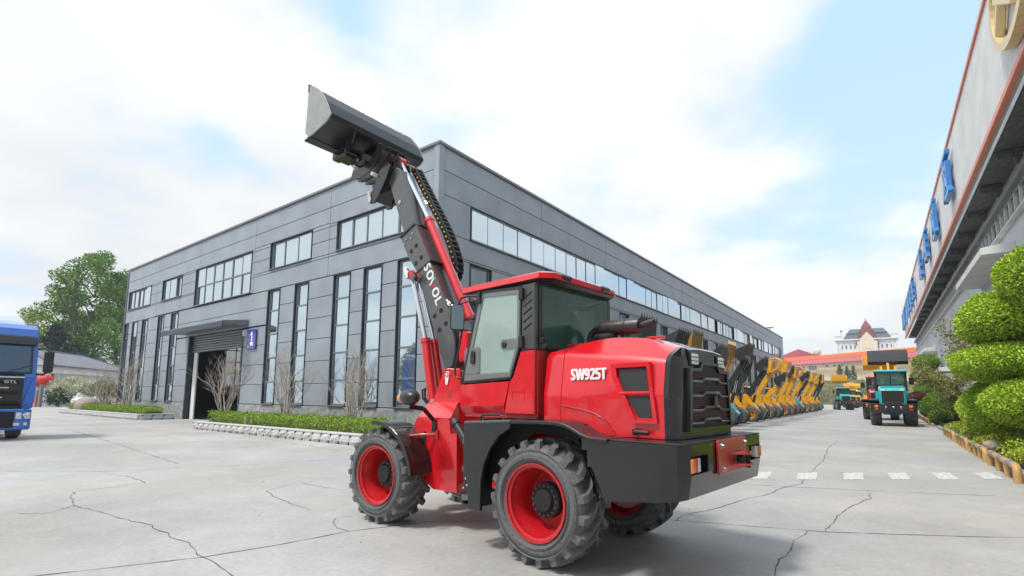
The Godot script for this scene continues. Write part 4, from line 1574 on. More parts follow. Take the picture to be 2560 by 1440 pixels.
		m.prism([V2(-0.285, 1.17), V2(-0.9, 1.205), V2(-0.9, 1.15), V2(-0.76, 1.07), V2(-0.65, 0.95), V2(-0.57, 0.8), V2(-0.53, 0.65), V2(-0.525, 0.37), V2(-0.375, 0.36), V2(-0.35, 0.5), V2(-0.285, 0.6)], -0.9, -0.86, 0.005)
		m.box(V(-0.31, 0.86, -0.7), V(0.05, 0.62, 0.31), 0.006)
		m.box(V(-0.36, 0.5, -0.72), V(0.04, 0.28, 0.27), 0.006)
		part(st, "side_plate", m, sat)
		m = MB.new().at(S)
		m.bar(V(-0.285, 1.178, -0.735), V(-0.9, 1.212, -0.735), 0.31, 0.016, 0.003)
		part(st, "tread_plate", m, M["boom_grey"])
		m = MB.new().at(S)
		for i in 22:
			var x := -0.3 - i * 0.0275
			m.bar(V(x, 1.166 - (x + 0.28) * 0.057, -0.9035), V(x - 0.016, 1.180 - (x + 0.28) * 0.057, -0.9035), 0.005, 0.006)
		part(st, "tread_bars", m, M["steel"])
		for y in [0.98, 0.72, 0.45]:
			m = MB.new().at(S)
			m.bar(V(-0.25, y, -0.86), V(-0.25, y, -0.62), 0.06, 0.05, 0.006, Vector3.RIGHT)
			m.bar(V(-0.28, y, -0.86), V(-0.36, y + 0.02, -0.87), 0.02, 0.05, 0.004)
			part(st, "rung", m, M["boom_grey"])
		for q in [[0.64, 0.0], [0.58, 0.02], [0.55, -0.03]]:
			m = MB.new().at(S)
			m.ball(V(-0.33 - q[1], q[0], -0.905), V(0.011, 0.011, 0.006), 8, 6)
			part(st, "bolt", m, M["steel"])
		m = MB.new().at(S)
		m.tube([V(-0.42, 1.195, -0.8), V(-0.43, 1.235, -0.8), V(-0.47, 1.25, -0.8), V(-0.68, 1.255, -0.8), V(-0.72, 1.24, -0.8), V(-0.73, 1.21, -0.8)], 0.011, 8)
		part(ld, "step_handle", m, sat)
	m = MB.new()
	m.tube([V(-0.03, 1.15, -0.78), V(-0.27, 0.93, -0.8)], 0.042, 14)
	m.tube([V(-0.005, 1.172, -0.778), V(-0.05, 1.132, -0.782)], 0.052, 14)
	m.box(V(0.005, 1.185, -0.778), V(0.04, 0.03, 0.03), 0.006)
	part(ld, "filler_pipe", m, M["plastic_black"])
	build_front(ld, FR, red, blk, sat)

func build_cab(ld: Node3D, red: Material, blk: Material, sat: Material) -> void:
	var cab := hub_node(ld, "cab")
	var m := MB.new()
	# floor and rear body
	m.box(V(-0.5, 1.24, 0), V(0.98, 0.05, 1.27), 0.005)
	m.box(V(-0.985, 1.55, 0), V(0.03, 0.62, 1.26), 0.005)
	part(cab, "floor", m, M["red_plate"])
	for s in [-1.0, 1.0]:
		var S := Transform3D.IDENTITY if s < 0.0 else Transform3D(Basis.from_scale(V(1, 1, -1)), Vector3.ZERO)
		m = MB.new().at(S)
		# lower door skin, folded along a crease
		var a := [V(0.012, 1.245, -0.64), V(-0.602, 1.257, -0.64), V(-0.612, 1.335, -0.678), V(0.02, 1.325, -0.678), V(0.03, 1.545, -0.668), V(-0.675, 1.575, -0.668)]
		var inn := V(0, 0.004, 0.045)
		m.quad(a[0], a[1], a[2], a[3])
		m.quad(a[3], a[2], a[5], a[4])
		m.quad(a[5], a[5] + inn, a[4] + inn, a[4])
		m.quad(a[4], a[4] + inn, a[0] + inn, a[0])
		m.tri(a[0], a[3], a[4])
		m.quad(a[1], a[1] + inn, a[5] + inn, a[5])
		m.tri(a[1], a[5], a[2])
		m.quad(a[1] + inn, a[1], a[0], a[0] + inn)
		part(cab, "door_skin", m, red)
		m = MB.new().at(S)
		m.prism([V2(-0.615, 1.257), V2(-0.995, 1.257), V2(-0.995, 1.86), V2(-0.825, 1.86), V2(-0.73, 1.62), V2(-0.685, 1.575)], -0.682, -0.63, 0.012)
		part(cab, "quarter_panel", m, red)
		m = MB.new().at(S)
		ring(m, [V2(-0.88, 1.385), V2(-0.725, 1.385), V2(-0.725, 1.478), V2(-0.88, 1.478)], [V2(-0.874, 1.391), V2(-0.731, 1.391), V2(-0.731, 1.472), V2(-0.874, 1.472)], -0.686, -0.68)
		part(cab, "panel_swage", m, red)
		# glazed door: black frame, printed border, pane
		var dout := [V2(0.018, 1.56), V2(-0.24, 2.52), V2(-0.832, 2.49), V2(-0.826, 1.93), V2(-0.70, 1.595)]
		var dmid := [V2(-0.012, 1.585), V2(-0.255, 2.495), V2(-0.812, 2.466), V2(-0.806, 1.935), V2(-0.685, 1.617)]
		var din := [V2(-0.075, 1.65), V2(-0.3, 2.45), V2(-0.775, 2.425), V2(-0.77, 1.94), V2(-0.67, 1.66)]
		m = MB.new().at(S)
		ring(m, dout, dmid, -0.675, -0.635)
		var door := part(cab, "door", m, sat)
		m = MB.new().at(S)
		ring(m, dmid, din, -0.67, -0.664)
		m.prism(rrect(-0.79, 1.895, -0.56, 1.985, 0.02), -0.6715, -0.6645)
		m.prism(rrect(-0.26, 1.66, -0.03, 1.93, 0.02), -0.6715, -0.6645)
		part(door, "printed_border", m, M["frit"])
		m = MB.new().at(S)
		m.prism(dmid, -0.663, -0.657)
		part(door, "pane", m, M["cab_glass"])
		m = MB.new().at(S)
		m.at(S * Transform3D(Basis.IDENTITY, V(-0.608, 1.937, -0.672)))
		m.lathe([V2(0, -0.016), V2(0.02, -0.016), V2(0.03, -0.01), V2(0.034, 0.0)], 16, 0.9)
		part(door, "lock", m, M["plastic_black"])
		m = MB.new().at(S)
		m.prism(rrect(-0.195, 1.76, -0.135, 1.9, 0.025), -0.69, -0.672, 0.005)
		part(door, "handle", m, M["plastic_black"])
		for y in [2.41, 1.945]:
			m = MB.new().at(S)
			m.box(V(-0.845, y, -0.69), V(0.05, 0.12, 0.035), 0.006)
			part(cab, "hinge", m, M["plastic_black"])
		# rear pillar with louvres
		m = MB.new().at(S)
		m.prism([V2(-0.836, 2.5), V2(-1.0, 2.505), V2(-1.0, 1.87), V2(-0.83, 1.87)], -0.672, -0.62, 0.008)
		part(cab, "rear_pillar", m, M["pillar_grey"])
		m = MB.new().at(S)
		for i in 5:
			m.bar(V(-0.86, 2.06 + i * 0.075, -0.672), V(-0.965, 2.12 + i * 0.075, -0.672), 0.008, 0.012)
		part(cab, "louvres", m, M["seam_dark"])
		m = MB.new().at(S)
		m.bar(V(0.01, 1.55, -0.63), V(-0.24, 2.53, -0.63), 0.05, 0.05, 0.01)
		part(cab, "front_pillar", m, sat)
		# mirror on its arm
		var mr := hub_node(cab, "mirror")
		m = MB.new().at(S)
		m.tube([V(-0.25, 2.47, -0.67), V(-0.1, 2.48, -0.72), V(-0.03, 2.46, -0.74), V(0.0, 2.4, -0.75)], 0.012, 8)
		m.tube([V(-0.24, 2.43, -0.67), V(-0.1, 2.42, -0.72), V(0.0, 2.4, -0.75)], 0.009, 8)
		m.box(V(-0.25, 2.45, -0.68), V(0.05, 0.12, 0.04), 0.008)
		part(mr, "arm", m, sat)
		m = MB.new().at(S * Transform3D(Basis(Vector3.UP, deg_to_rad(62)), V(0.0, 2.26, -0.76)))
		m.prism(rrect(-0.075, -0.14, 0.075, 0.14, 0.03), -0.012, 0.02, 0.008)
		part(mr, "housing", m, sat)
		m = MB.new().at(S * Transform3D(Basis(Vector3.UP, deg_to_rad(62)), V(0.0, 2.26, -0.76)))
		m.prism(rrect(-0.066, -0.13, 0.066, 0.13, 0.025), -0.015, -0.0125)
		part(mr, "glass", m, M["dim_glass"])
		m = MB.new().at(S)
		m.tube([V(-0.17, 2.235, -0.69), V(-0.06, 2.245, -0.7), V(-0.03, 2.2, -0.7), V(0.0, 2.06, -0.7), V(0.09, 1.7, -0.7), V(0.08, 1.64, -0.7), V(0.03, 1.615, -0.7), V(-0.03, 1.615, -0.69)], 0.011, 8)
		part(cab, "grab_rail", m, sat)
	# windscreen and rear window
	m = MB.new()
	m.loft([[V(0.02, 1.56, 0.61), V(-0.235, 2.52, 0.61), V(-0.235, 2.52, -0.61), V(0.02, 1.56, -0.61)], [V(0.026, 1.562, 0.61), V(-0.229, 2.522, 0.61), V(-0.229, 2.522, -0.61), V(0.026, 1.562, -0.61)]])
	part(cab, "windscreen", m, M["windscreen"])
	var B := Transform3D(Basis(V(0, 0, 1), V(0, 1, 0), V(-1, 0, 0)), V(-0.985, 0, 0))
	m = MB.new().at(B)
	ring(m, [V2(-0.62, 1.86), V2(0.62, 1.86), V2(0.62, 2.52), V2(-0.62, 2.52)], [V2(-0.545, 1.9), V2(0.545, 1.9), V2(0.545, 2.49), V2(-0.545, 2.49)], -0.02, 0.02)
	var rw := part(cab, "rear_window", m, sat)
	m = MB.new().at(B)
	m.box(V(0, 2.195, 0.022), V(1.16, 0.62, 0.006))
	part(rw, "pane", m, M["rear_glass"])
	m = MB.new().at(B)
	m.box(V(-0.585, 1.955, 0.035), V(0.07, 0.06, 0.05), 0.01)
	m.box(V(0.0, 1.89, 0.03), V(1.0, 0.03, 0.03), 0.005)
	part(rw, "latch", m, M["plastic_black"])
	m = MB.new()
	m.box(V(0.0, 1.4, 0), V(0.03, 0.32, 1.24), 0.005)
	part(cab, "front_bulkhead", m, red)
	# roof
	m = MB.new()
	var rr := func(y: float, d: float, x0: float, x1: float, zf: float, zb: float) -> Array:
		return [V(x0 - d, y, zf - d - 0.06), V(x0 - d - 0.06, y, zf - d), V(x1 + d + 0.1, y, zb - d), V(x1 + d, y, zb - d - 0.12), V(x1 + d, y, -zb + d + 0.12), V(x1 + d + 0.1, y, -zb + d), V(x0 - d - 0.06, y, -zf + d), V(x0 - d, y, -zf + d + 0.06)]
	m.loft([rr.call(2.51, 0.03, 0.02, -1.13, 0.7, 0.66), rr.call(2.535, 0.0, 0.02, -1.13, 0.7, 0.66), rr.call(2.56, 0.005, 0.02, -1.13, 0.7, 0.66)])
	part(cab, "roof_lining", m, sat)
	m = MB.new()
	var r2 := [rr.call(2.535, -0.012, 0.02, -1.13, 0.7, 0.66), rr.call(2.59, 0.0, 0.02, -1.13, 0.7, 0.66), rr.call(2.61, 0.03, 0.02, -1.13, 0.7, 0.66), rr.call(2.635, 0.14, 0.02, -1.13, 0.7, 0.66), rr.call(2.645, 0.25, 0.02, -1.13, 0.7, 0.66)]
	for g in r2:
		for i in g.size():
			g[i].y += 0.02 * (-g[i].x) - 0.012
	m.loft(r2)
	m.smooth(40)
	part(cab, "roof", m, red)
	for s in [-0.35, 0.35]:
		m = MB.new()
		m.box(V(-1.08, 2.58, s), V(0.16, 0.06, 0.16), 0.02)
		part(cab, "roof_pod", m, sat)
	# seat in its wrapping, wheel and console
	var seat := hub_node(cab, "driver_seat")
	m = MB.new()
	m.box(V(-0.55, 1.62, 0), V(0.5, 0.14, 0.48), 0.05)
	m.box(V(-0.78, 1.92, 0), V(0.14, 0.6, 0.46), 0.05)
	m.box(V(-0.8, 2.28, 0), V(0.1, 0.2, 0.28), 0.04)
	m.box(V(-0.55, 1.42, 0), V(0.36, 0.3, 0.36), 0.03)
	part(seat, "cushions", m, M["matt_black"])
	var n := FastNoiseLite.new()
	n.seed = 4
	n.frequency = 4.0
	m = MB.new()
	m.ball(V(-0.77, 2.05, 0), V(0.16, 0.42, 0.33), 24, 16, n, 0.5)
	part(seat, "plastic_wrap", m, M["clear_film"])
	m = MB.new()
	var hoop := []
	for i in 21:
		var t := TAU * i / 20
		hoop.append(V(-0.2 + 0.06 * cos(t), 1.86 + 0.1 * cos(t), 0.19 * sin(t)))
	m.tube(hoop, 0.015, 6, false)
	m.tube([V(-0.2, 1.86, 0), V(-0.08, 1.55, 0), V(-0.05, 1.28, 0)], 0.035, 8)
	part(cab, "steering_wheel", m, M["plastic_black"])
	m = MB.new()
	m.box(V(-0.5, 1.55, 0.42), V(0.7, 0.5, 0.2), 0.03)
	m.box(V(-0.06, 1.5, 0), V(0.08, 0.4, 0.5), 0.02)
	part(cab, "console", m, M["matt_black"])

func cylinder_ram(par: Node3D, nm: String, a: Vector3, g: Vector3, b: Vector3, r: float, xf: Transform3D, barrel: Material) -> void:
	# hydraulic ram: barrel from a to the gland g, bright rod on to b
	var h := hub_node(par, nm, xf)
	var m := MB.new()
	var d := (g - a).normalized()
	m.tube([a, g - d * 0.03], r, 16)
	m.tube([g - d * 0.05, g], r * 1.18, 16)
	m.tube([a - d * 0.02, a + d * 0.05], r * 1.1, 16)
	part(h, "barrel", m, barrel)
	m = MB.new()
	m.tube([g - d * 0.02, b], r * 0.58, 14)
	part(h, "rod", m, M["chrome"])
	m = MB.new()
	m.tube([b - V(0, 0, r * 1.1), b + V(0, 0, r * 1.1)], r * 1.05, 14)
	part(h, "rod_eye", m, barrel)

func build_front(ld: Node3D, FR: Transform3D, red: Material, blk: Material, sat: Material) -> void:
	var m: MB
	# front frame: outer plates lower and further out than the raised middle
	var edge := [V2(0.82, 1.19), V2(0.31, 1.19), V2(0.28, 1.02), V2(0.19, 1.03), V2(0.175, 0.41), V2(0.535, 0.41), V2(0.86, 0.59), V2(0.90, 1.04)]
	var midr := [V2(0.93, 1.355), V2(0.44, 1.355), V2(0.40, 1.02), V2(0.25, 1.03), V2(0.2, 0.41), V2(0.56, 0.41), V2(0.95, 0.59), V2(1.05, 1.1)]
	var rows := []
	for q in [[edge, -0.6], [edge, -0.575], [midr, -0.33], [midr, 0.33], [edge, 0.575], [edge, 0.6]]:
		var r := []
		for p in q[0]:
			r.append(V(p.x, p.y, q[1]))
		rows.append(r)
	m = MB.new()
	m.loft(rows, false)
	for e in [0, 5]:
		var c := V(0.5, 0.8, rows[e][0].z)
		for i in 8:
			m.tri(c, rows[e][i], rows[e][(i + 1) % 8])
	var fr := part(ld, "front_frame", m, red, FR)
	m = MB.new()
	for p in [[0.42, 0.95], [0.42, 0.78], [0.42, 0.7], [0.3, 0.92]]:
		m.ball(V(p[0], p[1], -0.601), V(0.008, 0.008, 0.004), 6, 4)
	m.prism(arc(0.69, 1.0, 0.03, 0, 180, 6) + arc(0.69, 0.93, 0.03, 180, 360, 6), -0.604, -0.6005)
	part(fr, "frame_holes", m, M["seam_dark"])
	m = MB.new()
	m.box(V(0.08, 0.62, 0), V(0.3, 0.1, 0.5), 0.01)
	m.box(V(0.08, 1.05, 0), V(0.3, 0.1, 0.5), 0.01)
	m.cyl(V(0.0, 0.5, 0), V(0.0, 1.15, 0), 0.06, 14)
	m.box(V(0.1, 0.5, -0.45), V(0.12, 0.03, 0.16), 0.004)
	part(ld, "steering_joint", m, M["red_plate"], FR)
	# tower cheeks with pin plates
	for s in [-1.0, 1.0]:
		m = MB.new()
		m.prism([V2(0.91, 1.34), V2(0.73, 1.735), V2(0.705, 1.755), V2(0.48, 1.75), V2(0.455, 1.72), V2(0.43, 1.34)], 0.27 * s - 0.02, 0.27 * s + 0.02, 0.006)
		var tw := part(ld, "tower_cheek", m, red, FR)
		m = MB.new()
		m.prism(arc(0.62, 1.45, 0.045, 0, 360, 14).slice(0, 14), 0.27 * s - 0.022, 0.27 * s + 0.022)
		part(tw, "hole", m, M["red_plate"])
		m = MB.new()
		m.prism(arc(0.655, 1.685, 0.036, -15, 195, 10) + arc(0.66, 1.575, 0.018, 195, 345, 6), 0.297 * s - 0.006, 0.297 * s + 0.006, 0.002)
		m.at(Transform3D(Basis.IDENTITY if s < 0 else Basis(Vector3.UP, PI), V(0.655, 1.685, 0.303 * s)))
		m.lathe([V2(0, -0.008), V2(0.014, -0.008), V2(0.016, 0.0)], 10, 0.9)
		part(tw, "pin_plate", m, M["white_print"])
	m = MB.new()
	m.cyl(V(0.655, 1.685, -0.31), V(0.655, 1.685, 0.31), 0.03, 14)
	part(ld, "boom_pin", m, M["steel"], FR)
	# boom: outer case, collar, inner tube
	var bm := hub_node(ld, "boom", FR)
	m = MB.new()
	m.prism([V2(0.80, 1.76), V2(0.835, 1.765), V2(1.02, 2.19), V2(1.395, 3.05), V2(1.44, 3.12), V2(1.60, 3.33), V2(1.755, 3.60), V2(1.46, 3.74), V2(1.10, 3.09), V2(0.80, 2.52), V2(0.665, 2.26), V2(0.61, 2.06), V2(0.62, 1.92), V2(0.69, 1.79), V2(0.75, 1.755)], -0.17, 0.17, 0.012)
	part(bm, "outer_case", m, M["boom_grey"])
	m = MB.new()
	m.bar(V(1.765, 3.612, 0), V(1.462, 3.752, 0), 0.37, 0.035, 0.006)
	part(bm, "wear_collar", m, blk)
	m = MB.new()
	m.prism([V2(1.395, 3.048), V2(1.415, 3.06), V2(1.12, 3.2), V2(1.105, 3.18)], -0.178, 0.178, 0.004)
	part(bm, "case_seam", m, M["seam_dark"])
	m = MB.new()
	m.prism([V2(1.69, 3.58), V2(2.12, 4.56), V2(2.08, 4.66), V2(1.95, 4.71), V2(1.86, 4.66), V2(1.46, 3.71)], -0.135, 0.135, 0.014)
	part(bm, "inner_tube", m, M["boom_grey"])
	for q in [[0.915, 2.5], [1.03, 2.44], [0.825, 2.325], [0.935, 2.255], [1.42, 3.435], [1.515, 3.375], [1.315, 3.255], [1.415, 3.19]]:
		m = MB.new()
		for s in [-1.0, 1.0]:
			m.at(Transform3D(Basis.IDENTITY if s < 0 else Basis(Vector3.UP, PI), V(q[0], q[1], 0.1695 * s)))
			m.lathe([V2(0, -0.002), V2(0.026, -0.002), V2(0.031, -0.003), V2(0.034, 0.0)], 16, 0.95)
		part(bm, "access_hole", m, M["seam_dark"])
	for q in [[1.62, 3.56], [1.66, 3.5], [1.5, 3.62], [1.53, 3.56], [1.84, 4.15]]:
		m = MB.new()
		m.at(Transform3D(Basis.IDENTITY, V(q[0], q[1], -0.172 if q[1] < 4.0 else -0.137)))
		m.lathe([V2(0, -0.012), V2(0.012, -0.012), V2(0.014, -0.008), V2(0.016, 0.0)] if q[1] < 4.0 else [V2(0, -0.012), V2(0.024, -0.012), V2(0.03, -0.006), V2(0.032, 0.0)], 10, 0.95)
		part(bm, "bolt", m, M["steel"])
	# maker's lettering, reading down the boom
	var dirv := V(-0.26, -0.555, 0).normalized()
	var upv := V(-dirv.y, dirv.x, 0) * -1.0
	var tb := Transform3D(Basis(dirv, V(dirv.y, -dirv.x, 0) * 1.0, V(0, 0, -1)), Vector3.ZERO)
	# text x = down the boom, text z = towards the viewer (-z), text y = z cross x
	tb.basis = Basis(dirv, V(0, 0, -1).cross(dirv), V(0, 0, -1))
	var word := [["S", 0.0], ["O", 0.128], ["O", 0.395], ["L", 0.52]]
	var st := V(1.19, 3.105, -0.173)
	for w in word:
		lettering(bm, "lettering", w[0], 0.125, 0.004, M["white_print"], Transform3D(tb.basis, st + dirv * w[1]), 1.15, 900)
	m = MB.new()
	m.at(Transform3D(tb.basis, st + dirv * 0.262))
	m.bar(V(-0.06, 0.055, 0), V(-0.005, -0.055, 0), 0.004, 0.024)
	part(bm, "lettering", m, M["white_print"])
	m = MB.new()
	m.at(Transform3D(tb.basis, st + dirv * 0.262))
	m.bar(V(-0.002, -0.055, 0), V(0.062, 0.055, 0), 0.004, 0.026)
	part(bm, "lettering", m, M["red_plate"])
	# rams
	cylinder_ram(ld, "lift_ram", V(0.95, 1.40, -0.25), V(1.12, 2.145, -0.235), V(1.43, 3.02, -0.22), 0.058, FR, red)
	cylinder_ram(ld, "lift_ram", V(0.95, 1.40, -0.09), V(1.12, 2.145, -0.09), V(1.43, 3.02, -0.09), 0.058, FR, red)
	m = MB.new()
	for z in [-0.275, -0.18]:
		m.prism(arc(1.46, 3.06, 0.045, -60, 150, 8) + [V2(1.3, 2.98), V2(1.34, 2.9)], z - 0.008, z + 0.008, 0.002)
	part(bm, "ram_ear", m, M["boom_grey"])
	m = MB.new()
	m.cyl(V(1.45, 3.05, -0.3), V(1.45, 3.05, 0.1), 0.028, 12)
	m.prism(arc(1.475, 3.1, 0.03, -20, 200, 8) + arc(1.44, 2.99, 0.02, 200, 340, 6), -0.302, -0.292, 0.002)
	part(bm, "ram_pin", m, M["white_print"])
	cylinder_ram(ld, "telescope_ram", V(0.62, 2.42, 0.04), V(1.42, 3.86, 0.04), V(2.02, 4.86, 0.0), 0.062, FR, red)
	# energy chain: side plates with brass rivets
	var ch := hub_node(ld, "energy_chain", FR)
	var path := [V(1.98, 4.80, 0.29), V(1.62, 4.23, 0.29), V(1.30, 3.72, 0.29), V(1.19, 3.5, 0.29), V(1.11, 3.3, 0.29), V(1.09, 3.16, 0.29), V(1.12, 3.06, 0.29), V(1.2, 3.03, 0.29), V(1.26, 3.1, 0.29)]
	var cv := Curve3D.new()
	for p in path:
		cv.add_point(p)
	var L := cv.get_baked_length()
	var k := int(L / 0.086)
	var lm := MB.new()
	for z in [-0.065, 0.065]:
		lm.prism(rrect(-0.05, -0.055, 0.05, 0.04, 0.02), z - 0.012, z + 0.012, 0.004)
	lm.box(V(0, 0.03, 0), V(0.03, 0.014, 0.13), 0.003)
	lm.box(V(0, -0.045, 0), V(0.03, 0.014, 0.13), 0.003)
	var link := lm.mesh()
	var rv := MB.new()
	rv.at(Transform3D(Basis.IDENTITY, V(0, -0.005, -0.079)))
	rv.lathe([V2(0, -0.006), V2(0.012, -0.005), V2(0.015, 0.0)], 8, 0.5)
	var rivet := rv.mesh()
	for i in k + 1:
		var p := cv.sample_baked(L * i / k)
		var q := cv.sample_baked(minf(L * i / k + 0.05, L)) - cv.sample_baked(maxf(L * i / k - 0.05, 0.0))
		var x := q.normalized()
		var t := Transform3D(Basis(x, V(0, 0, 1).cross(x), V(0, 0, 1)), p)
		part(ch, "link", link, M["plastic_black"], t)
		part(ch, "rivet", rivet, M["link_yellow"], t)
	m = MB.new()
	m.box(V(2.0, 4.83, 0.22), V(0.12, 0.03, 0.3), 0.006)
	m.bar(V(1.62, 4.2, 0.16), V(1.7, 4.14, 0.3), 0.03, 0.08, 0.004)
	part(ch, "bracket", m, M["steel"])
	# hoses down the boom back and to the rams
	for q in [[-0.13, 0.0], [-0.09, 0.02]]:
		m = MB.new()
		m.tube([V(0.86, 2.6, q[0]), V(0.79, 2.56, q[0]), V(0.745, 2.45, q[0] - 0.06), V(0.66, 2.28, q[0] - 0.09), V(0.60, 2.1, q[0] - 0.09), V(0.60, 1.95, q[0] - 0.08), V(0.66, 1.8, q[0] - 0.06), V(0.7, 1.7, q[0])], 0.018, 8)
		part(ld, "hose", m, M["plastic_black"], FR)
		m = MB.new()
		m.tube([V(0.95 - q[1], 2.68, q[0]), V(0.84, 2.62 - q[1], q[0]), V(0.8, 2.55, q[0] - 0.02)], 0.012, 8)
		part(ld, "hose_fitting", m, M["steel"], FR)
		m = MB.new()
		m.tube([V(1.03, 1.52 + q[1] * 2, q[0] - 0.15), V(1.1, 1.5, q[0] - 0.15), V(1.09, 1.4, q[0] - 0.15), V(1.0, 1.3, q[0] - 0.12)], 0.013, 8)
		part(ld, "hose", m, M["plastic_black"], FR)
	m = MB.new()
	m.box(V(0.5, 2.02, 0.05), V(0.16, 0.36, 0.5), 0.02)
	part(ld, "valve_guard", m, red, FR)
	# front fenders with their stays
	for s in [-1.0, 1.0]:
		var S := Transform3D.IDENTITY if s < 0.0 else Transform3D(Basis.from_scale(V(1, 1, -1)), Vector3.ZERO)
		var arcp := arc(1.17, 0.5, 0.63, 84, 172, 12)
		var inn := arc(1.17, 0.5, 0.612, 172, 84, 12)
		m = MB.new().at(S)
		m.prism(arcp + inn, -0.92, -0.54, 0.005)
		m.smooth(30)
		var fd := part(ld, "front_fender", m, blk, FR)
		m = MB.new().at(S)
		var lip := arc(1.17, 0.5, 0.645, 84, 172, 12)
		m.prism(lip + arc(1.17, 0.5, 0.6, 172, 84, 12), -0.93, -0.905, 0.004)
		part(fd, "lip", m, blk)
		for q in [[92, 116], [134, 160]]:
			m = MB.new().at(S)
			m.prism(arc(1.17, 0.5, 0.636, q[0], q[1], 4) + arc(1.17, 0.5, 0.628, q[1], q[0], 4), -0.86, -0.6, 0.003)
			m.smooth(30)
			part(fd, "pressed_panel", m, blk)
		m = MB.new().at(S)
		m.tube([V(0.5, 1.0, -0.6), V(0.62, 1.0, -0.7), V(0.78, 0.98, -0.74)], 0.018, 8)
		m.box(V(0.5, 1.0, -0.61), V(0.08, 0.1, 0.015), 0.003)
		part(ld, "fender_stay", m, M["red_plate"], FR)
		# indicator lamp on a bent bracket
		var lp := hub_node(ld, "indicator_lamp", FR)
		m = MB.new().at(S)
		m.bar(V(0.53, 1.03, -0.615), V(0.53, 1.17, -0.615), 0.012, 0.06, 0.003)
		m.bar(V(0.53, 1.16, -0.62), V(0.50, 1.29, -0.8), 0.05, 0.012, 0.003)
		m.bar(V(0.50, 1.29, -0.8), V(0.5, 1.315, -1.0), 0.05, 0.012, 0.003)
		part(lp, "bracket", m, sat)
		m = MB.new().at(S * Transform3D(Basis(Vector3.UP, deg_to_rad(-20)), V(0.5, 1.414, -1.0)))
		m.ball(Vector3.ZERO, V(0.165, 0.085, 0.1), 24, 14)
		part(lp, "pod", m, sat)
		m = MB.new().at(S * Transform3D(Basis(Vector3.UP, deg_to_rad(-20)), V(0.5, 1.414, -1.0)))
		m.ball(V(0.085, -0.01, -0.03), V(0.078, 0.062, 0.078), 16, 12)
		part(lp, "lens", m, M["amber"])
	build_bucket(ld, FR, blk, sat)

